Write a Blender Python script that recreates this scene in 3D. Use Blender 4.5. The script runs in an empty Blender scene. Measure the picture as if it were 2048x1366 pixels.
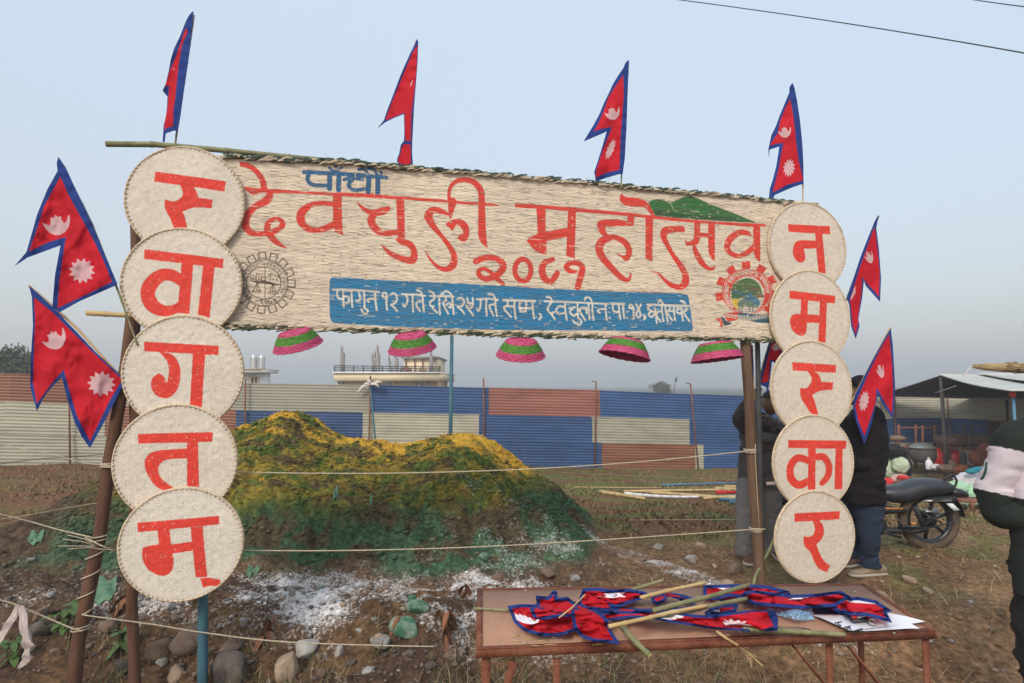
import bpy, math, random
import numpy as np
from mathutils import Vector, Matrix, geometry
random.seed(7); rng = np.random.default_rng(7)
R = math.radians
scene = bpy.context.scene
# ---------------------------------------------------------------- camera, light, exposure
F = 1250.0                      # focal length in pixels of a 2048 wide frame
CAMZ = 1.62
PITCH = math.atan(87.0 / F)
cam_data = bpy.data.cameras.new('camera')
cam_data.sensor_width = 36.0
cam_data.lens = 36.0 * F / 2048.0
cam_data.clip_start = 0.05; cam_data.clip_end = 3000
cam = bpy.data.objects.new('camera', cam_data)
scene.collection.objects.link(cam)
cam.location = (0, 0, CAMZ)
cam.rotation_euler = (math.pi / 2 + PITCH, 0, 0)
scene.camera = cam

SUN_EL, SUN_AZ = R(36), R(200)   # azimuth clockwise from +Y (the view direction): behind the camera, a little left
world = bpy.data.worlds.new('World'); scene.world = world; world.use_nodes = True
nt = world.node_tree; nt.nodes.clear()
wo = nt.nodes.new('ShaderNodeOutputWorld')
sky = nt.nodes.new('ShaderNodeTexSky'); sky.sky_type = 'NISHITA'; sky.sun_disc = False
sky.sun_elevation = SUN_EL; sky.sun_rotation = SUN_AZ
sky.air_density = 1.2; sky.dust_density = 4.0; sky.ozone_density = 1.0
bg1 = nt.nodes.new('ShaderNodeBackground'); bg1.inputs['Strength'].default_value = 0.05
nt.links.new(sky.outputs[0], bg1.inputs['Color'])
tc = nt.nodes.new('ShaderNodeTexCoord'); sx = nt.nodes.new('ShaderNodeSeparateXYZ')
nt.links.new(tc.outputs['Generated'], sx.inputs[0])
cr = nt.nodes.new('ShaderNodeValToRGB'); nt.links.new(sx.outputs['Z'], cr.inputs[0])
e = cr.color_ramp.elements
e[0].position = 0.0; e[0].color = (0.475, 0.485, 0.50, 1)
e[1].position = 1.0; e[1].color = (0.56, 0.66, 0.76, 1)
for p_, c_ in ((0.10, (0.47, 0.485, 0.505)), (0.22, (0.48, 0.52, 0.56)), (0.38, (0.49, 0.56, 0.622)), (0.6, (0.53, 0.61, 0.685))):
    k = e.new(p_); k.color = (*c_, 1)
bg2 = nt.nodes.new('ShaderNodeBackground'); bg2.inputs['Strength'].default_value = 0.75
nt.links.new(cr.outputs[0], bg2.inputs['Color'])
ad = nt.nodes.new('ShaderNodeAddShader')
nt.links.new(bg1.outputs[0], ad.inputs[0]); nt.links.new(bg2.outputs[0], ad.inputs[1]); nt.links.new(ad.outputs[0], wo.inputs['Surface'])

sun_data = bpy.data.lights.new('sun', 'SUN'); sun_data.energy = 1.5; sun_data.angle = R(16); sun_data.color = (1.0, 0.94, 0.85)
sun = bpy.data.objects.new('sun', sun_data); scene.collection.objects.link(sun)
sd = Vector((math.sin(SUN_AZ) * math.cos(SUN_EL), math.cos(SUN_AZ) * math.cos(SUN_EL), math.sin(SUN_EL)))
sun.rotation_euler = sd.to_track_quat('Z', 'Y').to_euler(); sun.location = sd * 30
vs = scene.view_settings
scene.display_settings.display_device = 'sRGB'
vs.view_transform = 'Standard'; vs.look = 'None'; vs.exposure = 0.52; vs.gamma = 1.0; vs.use_curve_mapping = False

# ---------------------------------------------------------------- geometry of the view (pixels of the photograph -> points)
CP, SP = math.cos(PITCH), math.sin(PITCH)
def ray(x, y):
    u = (x - 1024) / F; v = -(y - 683) / F
    return np.array((u, CP - v * SP, SP + v * CP))
def P(x, y, Y):                  # the point seen at pixel (x,y) whose world Y is given
    d = ray(x, y); t = Y / d[1]
    return Vector((d[0] * t, Y, CAMZ + d[2] * t))
def H(x, y, z=0.0):              # ... on the horizontal plane z
    d = ray(x, y); t = (z - CAMZ) / d[2]
    return Vector((d[0] * t, d[1] * t, z))
SO = np.array((-1.66, 3.93)); SE = np.array((2.08, 4.95))
SDIR = (SE - SO) / np.linalg.norm(SE - SO)
SN = np.array((SDIR[1], -SDIR[0]))      # towards the camera
def S(x, y, off=0.0):            # ... on the upright plane of the gate, `off` metres in front of it
    d = ray(x, y); o = SO + SN * off
    t = (o @ SN) / (d[:2] @ SN)
    return Vector((d[0] * t, d[1] * t, CAMZ + d[2] * t))
def Suv(x, y, off=0.0):
    p = S(x, y, off); return ((np.array((p.x, p.y)) - SO) @ SDIR, p.z)
def Sxyz(u, v, off=0.0):
    u = np.asarray(u, float); v = np.asarray(v, float); off = np.asarray(off, float) + 0 * u
    return np.stack((SO[0] + SDIR[0] * u + SN[0] * off, SO[1] + SDIR[1] * u + SN[1] * off, v + 0 * u), -1)
SN3 = Vector((SN[0], SN[1], 0)); SD3 = Vector((SDIR[0], SDIR[1], 0))

# ---------------------------------------------------------------- noise
def _h(ix, iy, seed):
    n = (ix.astype(np.int64) * 374761393 + iy.astype(np.int64) * 668265263 + seed * 1442695041) & 0xffffffff
    n = ((n ^ (n >> 13)) * 1274126177) & 0xffffffff
    return ((n ^ (n >> 16)) & 0xffff) / 65535.0
def vnoise(x, y, seed=0):
    x = np.asarray(x, float); y = np.asarray(y, float)
    ix = np.floor(x); iy = np.floor(y); fx = x - ix; fy = y - iy
    fx = fx * fx * (3 - 2 * fx); fy = fy * fy * (3 - 2 * fy)
    a = _h(ix, iy, seed); b = _h(ix + 1, iy, seed); c = _h(ix, iy + 1, seed); d = _h(ix + 1, iy + 1, seed)
    return (a + (b - a) * fx) * (1 - fy) + (c + (d - c) * fx) * fy
def fbm(x, y, oct=4, seed=0):
    s = 0; a = 0.5; t = 0
    for i in range(oct):
        s = s + a * vnoise(x, y, seed + i * 17); t += a; a *= 0.5
        x = np.asarray(x) * 2.03 + 11.3; y = np.asarray(y) * 2.03 + 5.7
    return s / t
def sm(a, b, x):
    t = np.clip((np.asarray(x, float) - a) / (b - a), 0, 1); return t * t * (3 - 2 * t)

# ---------------------------------------------------------------- objects
COL = scene.collection
ROOT = {}
def _org(parent):
    while parent is not None:
        if parent.name in ROOT: return ROOT[parent.name]
        parent = parent.parent
    return Vector((0, 0, 0))
def tag(o, label=None, cat=None, group=None, kind=None):
    if label: o['label'] = label
    if cat: o['category'] = cat
    if group: o['group'] = group
    if kind: o['kind'] = kind
    return o
def thing(name, label, cat, loc=(0, 0, 0), group=None):
    o = bpy.data.objects.new(name, None); COL.objects.link(o)
    o.empty_display_size = 0.1; o.location = Vector(loc)
    ROOT[o.name] = Vector(loc)
    return tag(o, label, cat, group)
def mesh_np(name, V, Fc, cols=None, smooth=True):
    V = np.asarray(V, np.float32).reshape(-1, 3)
    me = bpy.data.meshes.new(name)
    me.vertices.add(len(V)); me.vertices.foreach_set('co', V.ravel())
    if isinstance(Fc, np.ndarray):
        k = Fc.shape[1]; n = len(Fc)
        idx = Fc.astype(np.int32).ravel(); st = np.arange(0, n * k, k, dtype=np.int32)
    else:
        n = len(Fc); idx = np.array([i for f in Fc for i in f], np.int32)
        ln = np.array([len(f) for f in Fc]); st = np.concatenate(([0], np.cumsum(ln)[:-1])).astype(np.int32) if n else np.zeros(0, np.int32)
    me.loops.add(len(idx)); me.loops.foreach_set('vertex_index', idx)
    me.polygons.add(n); me.polygons.foreach_set('loop_start', st)
    if smooth: me.polygons.foreach_set('use_smooth', np.ones(n, bool))
    me.update(calc_edges=True)
    if cols is not None:
        a = me.color_attributes.new('col', 'FLOAT_COLOR', 'POINT')
        c = np.ones((len(V), 4), np.float32); c[:, :cols.shape[1]] = cols
        a.data.foreach_set('color', c.ravel())
    return me
def link(name, me, mat, parent=None, loc=None):
    o = bpy.data.objects.new(name, me); COL.objects.link(o)
    if mat is not None:
        me.materials.clear(); me.materials.append(mat)
    if parent is not None: o.parent = parent
    if loc is not None: o.location = loc
    return o
class MB:
    """collects world-space shapes; build() links them as one mesh"""
    def __init__(s): s.v = []; s.f = []
    def add(s, V, Fc):
        b = len(s.v); s.v += [tuple(p) for p in V]; s.f += [tuple(i + b for i in f) for f in Fc]; return s
    def box(s, c, size, rot=None, bevel=0.0):
        hx, hy, hz = size[0] / 2, size[1] / 2, size[2] / 2
        vs_ = [Vector((a * hx, b * hy, d * hz)) for d in (-1, 1) for b in (-1, 1) for a in (-1, 1)]
        if rot is not None: vs_ = [rot @ v for v in vs_]
        c = Vector(c)
        return s.add([c + v for v in vs_], [(0, 2, 3, 1), (4, 5, 7, 6), (0, 1, 5, 4), (2, 6, 7, 3), (0, 4, 6, 2), (1, 3, 7, 5)])
    def bar(s, a, b, w, h=None, up=(0, 0, 1)):
        a = Vector(a); b = Vector(b); h = h or w; d = (b - a).normalized()
        u = Vector(up)
        if abs(d.dot(u)) > .95: u = Vector((0, 1, 0))
        x = d.cross(u).normalized(); z = x.cross(d)
        V = []
        for p in (a, b):
            for i, j in ((-1, -1), (1, -1), (1, 1), (-1, 1)): V.append(p + x * (i * w / 2) + z * (j * h / 2))
        return s.add(V, [(3, 2, 1, 0), (4, 5, 6, 7), (0, 1, 5, 4), (1, 2, 6, 5), (2, 3, 7, 6), (3, 0, 4, 7)])
    def tube(s, pts, r, n=8, cap=True):
        pts = [Vector(p) for p in pts]; m = len(pts)
        rr = r if hasattr(r, '__len__') else [r] * m
        V = []; prev = None
        for i, p in enumerate(pts):
            d = (pts[min(i + 1, m - 1)] - pts[max(i - 1, 0)]).normalized()
            if prev is None:
                u = Vector((0, 0, 1)) if abs(d.z) < .9 else Vector((0, 1, 0))
                x = d.cross(u).normalized()
            else:
                x = (prev - d * prev.dot(d)).normalized()
            prev = x; z = d.cross(x)
            for k in range(n):
                a = 2 * math.pi * k / n; V.append(p + (x * math.cos(a) + z * math.sin(a)) * rr[i])
        Fc = [(i * n + k, i * n + (k + 1) % n, (i + 1) * n + (k + 1) % n, (i + 1) * n + k) for i in range(m - 1) for k in range(n)]
        if cap: Fc += [tuple(range(n - 1, -1, -1)), tuple((m - 1) * n + k for k in range(n))]
        return s.add(V, Fc)
    def lathe(s, prof, c=(0, 0, 0), M=None, n=24, cap=False):
        c = Vector(c); V = []
        for r, z in prof:
            for k in range(n):
                a = 2 * math.pi * k / n; v = Vector((r * math.cos(a), r * math.sin(a), z))
                V.append(c + (M @ v if M else v))
        m = len(prof)
        Fc = [(i * n + k, i * n + (k + 1) % n, (i + 1) * n + (k + 1) % n, (i + 1) * n + k) for i in range(m - 1) for k in range(n)]
        if cap: Fc += [tuple(range(n - 1, -1, -1)), tuple((m - 1) * n + k for k in range(n))]
        return s.add(V, Fc)
    def rock(s, c, size, seed, n=2, sq=.6):
        V, Fc = ROCKS[seed % len(ROCKS)]
        rz = Matrix.Rotation(seed * 1.7, 3, 'Z')
        return s.add([Vector(c) + rz @ Vector((p[0] * size[0], p[1] * size[1], p[2] * size[2])) for p in V], Fc)
    def build(s, name, mat, parent=None, smooth=False, cols=None):
        o_ = _org(parent)
        V = np.array(s.v, float).reshape(-1, 3) - np.array(o_)
        me = mesh_np(name, V, s.f, cols, smooth)
        if smooth == 'auto': pass
        return link(name, me, mat, parent)
def ico(sub=1):
    import bmesh
    bm = bmesh.new(); bmesh.ops.create_icosphere(bm, subdivisions=sub, radius=1)
    V = [tuple(v.co) for v in bm.verts]; Fc = [tuple(v.index for v in f.verts) for f in bm.faces]; bm.free()
    return V, Fc
def _rock(seed, sub=3, rough=.5):
    V, Fc = ico(sub); A = np.array(V); r = np.random.default_rng(seed)
    for k in range(13):
        d = r.normal(size=3); d /= np.linalg.norm(d); c = .50 + .36 * r.random()
        t = A @ d; A = A - np.outer(np.clip(t - c, 0, None), d) * .92
    A += (vnoise(A[:, 0] * 3 + A[:, 2] * 2, A[:, 1] * 3 + A[:, 2] * 1.3, seed)[:, None] - .5) * .25 * rough * A
    A += (vnoise(A[:, 0] * 9 + A[:, 2] * 5, A[:, 1] * 9 - A[:, 2] * 6, seed + 5)[:, None] - .5) * .08 * rough * A
    return [tuple(p) for p in A], Fc
ROCKS = [_rock(i) for i in range(8)]
def skin(nodes, edges, root=0, sub=2, name='tmp'):
    me = bpy.data.meshes.new(name); me.from_pydata([tuple(n[0]) for n in nodes], edges, []); me.update()
    o = bpy.data.objects.new(name, me); COL.objects.link(o)
    m = o.modifiers.new('s', 'SKIN'); m.use_smooth_shade = True; m.branch_smoothing = 0.6
    ss = o.modifiers.new('u', 'SUBSURF'); ss.levels = sub; ss.render_levels = sub
    if not me.skin_vertices: me.attributes.new('x', 'FLOAT', 'POINT')
    sv = me.skin_vertices[0].data
    for i, n in enumerate(nodes):
        r = n[1]; sv[i].radius = r if hasattr(r, '__len__') else (r, r); sv[i].use_root = (i == root)
    dg = bpy.context.evaluated_depsgraph_get(); dg.update()
    ev = o.evaluated_get(dg); mm = ev.to_mesh()
    V = np.empty(len(mm.vertices) * 3, np.float32); mm.vertices.foreach_get('co', V)
    Fc = [tuple(p.vertices) for p in mm.polygons]
    N = np.empty(len(mm.vertices) * 3, np.float32); mm.vertices.foreach_get('normal', N)
    ev.to_mesh_clear(); bpy.data.objects.remove(o); bpy.data.meshes.remove(me)
    return V.reshape(-1, 3).astype(float), Fc, N.reshape(-1, 3).astype(float)
def skin_obj(name, nodes, edges, mat, parent, root=0, sub=2, wr=0.0, ws=14.0, cols=None):
    V, Fc, N = skin(nodes, edges, root, sub)
    if wr:
        n = fbm(V[:, 0] * ws * .6 + V[:, 1] * ws * .5, V[:, 2] * ws * 1.3, 3, 3) - .5
        n2 = np.abs(fbm(V[:, 0] * ws * .4 + V[:, 1] * ws * .3 + V[:, 2] * ws * .5, V[:, 2] * ws * .9 - V[:, 0] * ws * .3, 2, 9) - .5)
        V = V + N * ((n * 1.4 - n2 * 1.6 + .2) * wr)[:, None]
    o_ = _org(parent)
    c = cols(V) if cols else None
    return link(name, mesh_np(name, V - np.array(o_), Fc, c, True), mat, parent)

# ---------------------------------------------------------------- materials
def nodes_of(m):
    m.use_nodes = True; t = m.node_tree; return t, t.nodes, t.links, t.nodes['Principled BSDF']
def mat(name, col, rough=.8, var=.25, scale=6.0, bump=.0, bscale=60.0, metal=0.0, stretch=(1, 1, 1), col2=None, attr=False, spec=.3, coord='Object', sss=0, thresh=(.35, .65)):
    """base colour (or the mesh's own colour layer) broken up by two noises, with fine relief"""
    m = bpy.data.materials.new(name); t, N, L, b = nodes_of(m)
    b.inputs['Roughness'].default_value = rough; b.inputs['Metallic'].default_value = metal
    b.inputs['Specular IOR Level'].default_value = spec
    tcn = N.new('ShaderNodeTexCoord'); mp = N.new('ShaderNodeMapping'); mp.inputs['Scale'].default_value = stretch
    L.new(tcn.outputs[coord], mp.inputs[0])
    n1 = N.new('ShaderNodeTexNoise'); n1.inputs['Scale'].default_value = scale; n1.inputs['Detail'].default_value = 6; n1.inputs['Roughness'].default_value = .65
    L.new(mp.outputs[0], n1.inputs['Vector'])
    mix = N.new('ShaderNodeMix'); mix.data_type = 'RGBA'
    rp = N.new('ShaderNodeMapRange'); rp.inputs[1].default_value = thresh[0]; rp.inputs[2].default_value = thresh[1]
    L.new(n1.outputs[0], rp.inputs[0]); L.new(rp.outputs[0], mix.inputs[0])
    if attr:
        at = N.new('ShaderNodeAttribute'); at.attribute_name = 'col'
        for k, f_ in ((6, 1 - var), (7, 1 + var)):
            mu = N.new('ShaderNodeMix'); mu.data_type = 'RGBA'; mu.blend_type = 'MULTIPLY'; mu.inputs[0].default_value = 1
            L.new(at.outputs['Color'], mu.inputs[6]); mu.inputs[7].default_value = (f_, f_, f_, 1)
            L.new(mu.outputs[2], mix.inputs[k])
    else:
        c2 = col2 or tuple(min(1, c * (1 + var)) for c in col); c1 = col if col2 else tuple(c * (1 - var) for c in col)
        mix.inputs[6].default_value = (*c1, 1); mix.inputs[7].default_value = (*c2, 1)
    L.new(mix.outputs[2], b.inputs['Base Color'])
    if bump:
        n2 = N.new('ShaderNodeTexNoise'); n2.inputs['Scale'].default_value = bscale; n2.inputs['Detail'].default_value = 5
        L.new(mp.outputs[0], n2.inputs['Vector'])
        bp = N.new('ShaderNodeBump'); bp.inputs['Strength'].default_value = bump; bp.inputs['Distance'].default_value = .01
        L.new(n2.outputs[0], bp.inputs['Height']); L.new(bp.outputs[0], b.inputs['Normal'])
    return m
# ================================================================ GROUND
def interp(x, xs, ys): return np.interp(x, xs, ys)
CREST_Y = 7.6
_cp = [(20, 1120), (60, 1092), (150, 1010), (250, 930), (330, 880), (400, 868), (470, 856), (520, 836), (560, 820), (585, 819), (610, 830), (645, 853), (690, 872), (740, 876), (800, 886), (860, 875), (900, 863), (940, 862), (985, 880), (1020, 908), (1060, 938), (1110, 962), (1150, 1000), (1195, 1035), (1260, 1072), (1330, 1088)]
_cx = np.array([(x - 1024) / F * CREST_Y for x, y in _cp]); _ch = np.array([CAMZ - (y - 770) / F * CREST_Y for x, y in _cp]); _ch = np.clip(_ch, 0, 3); _ch[0] = 0; _ch[-1] = 0
def mound(X, Y):
    c = interp(X + .12 * (fbm(X * 1.5, Y * 1.5, 2, 4) - .5), _cx, _ch)
    toe = 5.15 + .25 * (fbm(X * .8, X * 0, 2, 8) - .5) + .35 * sm(.3, 0, c)
    t = (Y - toe) / (CREST_Y - toe)
    tf = np.clip(t, 0, 1); f = .55 * tf + .45 * sm(0, 1, tf)
    b = sm(10.4, CREST_Y + .1, Y)
    s = np.where(Y < CREST_Y, f, b)
    h = c * s
    for px, Yc, a, sx_, sy_ in ((560, 6.0, .27, .40, .26), (690, 5.95, .19, .40, .24), (880, 6.05, .28, .70, .26), (1010, 6.15, .20, .5, .26), (430, 6.05, .20, .45, .26), (250, 6.4, .15, .6, .4)):
        xc = (px - 1024) / F * Yc
        h = h + a * np.exp(-((X - xc) / sx_) ** 2 - ((Y - Yc) / sy_) ** 2)
    # gullies
    g = np.abs(fbm(X * 2.3 + Y * .4, Y * .8, 3, 21) - .5)
    h = h - .10 * np.exp(-(g / .06) ** 2) * sm(.05, .3, h) * sm(7.2, 6.4, Y)
    return h
def ground(X, Y):
    X = np.asarray(X, float); Y = np.asarray(Y, float)
    base = -sm(6.5, 17, Y) * (.25 + .55 * np.clip((X + 11) / 17.5, 0, 1))
    base = base - .24 * sm(4.75, 3.95, Y + .2 * (fbm(X * 1.2, Y * .3, 2, 15) - .5))     # the ground falls away to the path in front of the gate
    n = (fbm(X * .6, Y * .6, 3, 1) - .5) * .10 * sm(0, 3, Y)
    rough = .055 * (fbm(X * 3.1, Y * 3.1, 4, 2) - .5)
    m = mound(X, Y)
    mk = sm(.02, .25, m)
    n = n * (1 - .8 * mk)
    # berm of rubble in front of the mound's toe, left foreground
    berm = .10 * np.exp(-((Y - 4.6) / .5) ** 2) * sm(.8, -.6, X) * (.5 + fbm(X * 1.7, Y * 2, 2, 6))
    rub = sm(2.6, 3.6, Y) * sm(6.2, 5.2, Y) * sm(1.5, .2, X)
    clod = np.abs(fbm(X * 7, Y * 7, 3, 31) - .5)
    h = base + n + rough * (1 + .5 * mk + 1.2 * rub) + m + berm
    h = h + (.030 * mk + .045 * rub) * (fbm(X * 11, Y * 11, 4, 12) - .5) * 2 - .035 * (mk * .7 + .8 * rub) * np.exp(-(clod / .06) ** 2) + .022 * mk * (fbm(X * 24, Y * 24, 3, 13) - .5) * 2
    # ruts on the right
    h = h - .05 * np.exp(-((Y - 4.9 - .25 * np.sin(X * .8)) / .18) ** 2) * sm(2.2, 3.2, X)
    return h
def lerp(a, b, t): return a + (b - a) * t[:, None]
def gbase(X, Y):
    """what the ground is made of and dusted with"""
    m = mound(X, Y); c = interp(X, _cx, _ch) + 1e-3
    n1 = fbm(X * 2.2, Y * 2.2, 4, 40); n2 = fbm(X * 7, Y * 7, 3, 41); n3 = fbm(X * 22, Y * 22, 3, 42); n4 = fbm(X * .9, Y * .9, 3, 43)
    soil = np.stack((.165 + .13 * (n2 - .5), .100 + .085 * (n2 - .5), .058 + .05 * (n2 - .5)), 1) * (.62 + .7 * n3)[:, None]
    dark = np.array((.062, .040, .030)); pale = np.array((.29, .185, .108))
    soil = lerp(soil, pale[None] * (.7 + .6 * n3)[:, None], sm(.5, .7, n4) * sm(-.3, 1.2, X) * .75)
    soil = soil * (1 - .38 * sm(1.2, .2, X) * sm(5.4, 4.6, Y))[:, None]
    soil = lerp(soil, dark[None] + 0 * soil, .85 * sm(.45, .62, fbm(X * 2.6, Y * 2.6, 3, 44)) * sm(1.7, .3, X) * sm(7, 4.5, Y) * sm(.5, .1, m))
    # far field: olive grass and russet litter
    fg = np.stack((.105 + .05 * n3, .108 + .05 * n3, .036 + .02 * n3), 1)
    rus = np.array((.165, .085, .05))[None] * (.6 + .8 * n3)[:, None]
    field = lerp(fg, rus, sm(.44, .56, fbm(X * 1.1, Y * 2.2, 4, 45)))
    field = lerp(field, rus, .6 * sm(-2, -4, X))
    fk = sm(6.2, 7.8, Y + .8 * (n1 - .5)) * sm(3.6 + (Y - 8) * .5, 2.6 + (Y - 8) * .5, X)
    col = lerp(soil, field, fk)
    tramp = sm(2.6, 3.6, X) * sm(4, 9, Y)
    col = lerp(col, np.array((.195, .13, .072))[None] * (.6 + .8 * n3)[:, None], tramp * .7)
    grn = sm(.52, .6, fbm(X * 1.8, Y * 1.8, 3, 46)) * sm(1.5, 3, X) * sm(4.5, 5.5, Y) * .55
    col = lerp(col, np.array((.10, .125, .04)) + 0 * col, grn)
    col = lerp(col, np.array((.065, .075, .045)) + 0 * col, sm(20, 26, Y))
    # dyed mound
    col = lerp(col, np.array((.062, .043, .030))[None] * (.5 + 1.0 * n3)[:, None], .88 * sm(.015, .08, m + .05 * (n1 - .5)) * sm(-2.2, -3.0, X))
    col = lerp(col, np.array((.075, .050, .033))[None] * (.5 + 1.0 * n3)[:, None], .7 * sm(-1.9, -3.0, X) * sm(3.8, 4.6, Y) * sm(6.6, 5.8, Y + 1.2 * (n1 - .5)))
    rel = m / np.maximum(c, .25)
    gr = np.stack((.052 + .05 * n2, .080 + .06 * n2, .020 + .012 * n2), 1) * (.45 + 1.0 * n3)[:, None]
    teal = np.stack((.026 + .022 * n2, .064 + .040 * n2, .034 + .024 * n2), 1) * (.5 + 1.0 * n3)[:, None]
    yel = np.array((.46, .265, .032))[None] * (.66 + .6 * n3)[:, None]
    oliv = np.array((.23, .17, .03))[None] * (.6 + .8 * n3)[:, None]
    brn = np.array((.085, .055, .034))[None] * (.6 + .8 * n3)[:, None]
    mc = lerp(gr, teal, sm(.58, .38, m + .35 * (n1 - .5)))
    mc = lerp(mc, np.array((.08, .145, .09))[None] + 0 * mc, .55 * sm(.55, .68, fbm(X * 2.2, Y * 3, 4, 53)) * sm(.5, .2, m))
    mc = lerp(mc, brn, .8 * sm(.48, .60, fbm(X * 4, Y * 7, 5, 47)))
    mc = lerp(mc, oliv, sm(.44, .60, fbm(X * 9, Y * 14, 4, 48)) * sm(.30, .75, m + .2 * (n1 - .5)) * .8)
    mk = sm(.03, .12, m + .12 * (n1 - .5)) * sm(1.35, .75, X + .5 * (n1 - .5)) * sm(-4.9, -3.4, X + .9 * (n1 - .5) + .35 * (Y - 6))
    col = lerp(col, mc, mk)
    return col * np.array((1.02, .96, .88))
def gyellow(X, Y):
    m = mound(X, Y); c = interp(X, _cx, _ch) + 1e-3; n1 = fbm(X * 2.2, Y * 2.2, 4, 40); n2 = fbm(X * 7, Y * 7, 3, 41)
    rel = m / np.maximum(c, .25)
    top = sm(.86, 1.04, rel + .46 * (n1 - .5) + .34 * (n2 - .5)) * sm(.45, .70, m)
    top = np.maximum(top, .62 * sm(.52, .72, fbm(X * 2.6, Y * 4.2, 5, 49)) * sm(.36, .75, m))
    return np.clip(top, 0, 1) * sm(1.1, .6, X) * sm(10.4, 9, Y)
def gpowder(X, Y):
    n1 = fbm(X * 2.2, Y * 2.2, 4, 40); 
    # white powder round the toe
    w = sm(3.85, 4.7, Y) * sm(5.65, 5.15, Y + .3 * (n1 - .5)) * sm(1.1, .1, X) * (.45 + .55 * sm(-3.2, -2.2, X))
    w2 = sm(.55, .8, 1 - np.abs((X - (.9 + (6.6 - Y) * .62)) / .55 + .5 * (n1 - .5))) * sm(7, 6.2, Y) * sm(4.0, 4.6, Y)
    w3 = sm(-2.9, -3.6, X) * sm(4.6, 5, Y) * sm(6.4, 5.6, Y) * sm(.5, .6, fbm(X * 1.6, Y * 1.6, 3, 52))
    w4 = sm(-1.0, 0, X) * sm(1.3, .8, X) * sm(4.8, 5.2, Y) * sm(6.5, 5.9, Y) * sm(.40, .62, n1)
    w = np.clip(np.maximum(np.maximum(np.maximum(w, w2), w3 * .6), w4 * .5), 0, 1)
    p = w * np.clip(.50 + 2.6 * (.4 * n1 + .6 * fbm(X * 5, Y * 9, 5, 50) - .5), 0, 1)
    return np.clip(p, 0, 1), np.clip(w, 0, 1)
def gcolor(X, Y):
    col = gbase(X, Y); p, w = gpowder(X, Y); y = gyellow(X, Y)
    col = lerp(col, np.array((.46, .265, .032)) + 0 * col, sm(.35, .7, y))
    return np.clip(lerp(col, np.array((.60, .57, .55)) + 0 * col, p * .8), .01, .9)

def axis(dense0, dense1, step, far0, far1, g=1.12):
    a = list(np.arange(dense0, dense1, step)); s = step
    while a[-1] < far1: s = min(s * g, 60); a.append(a[-1] + s)
    s = step; b = []
    x = dense0
    while x > far0: s = min(s * g, 60); x -= s; b.append(x)
    return np.array(b[::-1] + a)
xs = axis(-6.2, 6.2, .03, -700, 700, 1.10)
ys = np.concatenate((np.array([-30, -20, -12, -8, -5, -3, -1.5, -.5, .5, 1.2, 1.8, 2.2, 2.5, 2.7]), np.arange(2.85, 8.6, .028), axis(8.6, 8.7, .05, 9, 1500, 1.035)))
XX, YY = np.meshgrid(xs, ys); nx, ny = len(xs), len(ys)
xf, yf = XX.ravel(), YY.ravel()
zf = ground(xf, yf)
i0 = (np.arange(ny - 1)[:, None] * nx + np.arange(nx - 1)[None]).ravel()
Fq = np.stack((i0, i0 + 1, i0 + nx + 1, i0 + nx), 1)
M_ground = mat('ground', (1, 1, 1), .95, .42, 26, 1.0, 38, attr=True, spec=.1)
def dust_nodes(m):
    t, N, L, b = nodes_of(m); tcn = [n for n in N if n.type == 'TEX_COORD'][0]
    at = N.new('ShaderNodeAttribute'); at.attribute_name = 'dust'; sp = N.new('ShaderNodeSeparateXYZ'); L.new(at.outputs['Vector'], sp.inputs[0])
    cur = b.inputs['Base Color'].links[0].from_socket
    for ch, sc, c_, lo in ((1, 30, (.50, .29, .035, 1), .12), (0, 46, (.66, .63, .61, 1), .10)):
        n = N.new('ShaderNodeTexNoise'); n.inputs['Scale'].default_value = sc; n.inputs['Detail'].default_value = 7; n.inputs['Roughness'].default_value = .7; L.new(tcn.outputs['Object'], n.inputs['Vector'])
        a = N.new('ShaderNodeMath'); a.operation = 'MULTIPLY_ADD'; L.new(sp.outputs[ch], a.inputs[0]); a.inputs[1].default_value = .50 if ch else .42; L.new(n.outputs[0], a.inputs[2])
        mr = N.new('ShaderNodeMapRange'); mr.inputs[1].default_value = .70 if ch else .66; mr.inputs[2].default_value = .86 if ch else .90; L.new(a.outputs[0], mr.inputs[0])
        mx = N.new('ShaderNodeMix'); mx.data_type = 'RGBA'; L.new(mr.outputs[0], mx.inputs[0]); L.new(cur, mx.inputs[6]); mx.inputs[7].default_value = c_; cur = mx.outputs[2]
        # the powder itself is uneven in tone
    hs = N.new('ShaderNodeMix'); hs.data_type = 'RGBA'; hs.blend_type = 'MULTIPLY'; hs.inputs[0].default_value = 1; L.new(cur, hs.inputs[6]); n = N.new('ShaderNodeTexNoise'); n.inputs['Scale'].default_value = 17; n.inputs['Detail'].default_value = 8; L.new(tcn.outputs['Object'], n.inputs['Vector'])
    mr = N.new('ShaderNodeMapRange'); mr.inputs[1].default_value = .3; mr.inputs[2].default_value = .7; mr.inputs[3].default_value = .66; mr.inputs[4].default_value = 1.22; L.new(n.outputs[0], mr.inputs[0]); cb = N.new('ShaderNodeCombineXYZ'); [L.new(mr.outputs[0], cb.inputs[i]) for i in range(3)]; L.new(cb.outputs[0], hs.inputs[7]); L.new(hs.outputs[2], b.inputs['Base Color'])
dust_nodes(M_ground)
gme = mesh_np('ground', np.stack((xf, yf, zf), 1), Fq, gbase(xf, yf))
_p, _w = gpowder(xf, yf); _y = gyellow(xf, yf); da = gme.color_attributes.new('dust', 'FLOAT_COLOR', 'POINT'); da.data.foreach_set('color', np.stack((_p, _y, 0 * _p, 1 + 0 * _p), 1).astype(np.float32).ravel())
g = link('ground', gme, M_ground)
tag(g, 'bare soil, litter strewn field and mound of earth under green and yellow powder', kind='structure')

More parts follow.
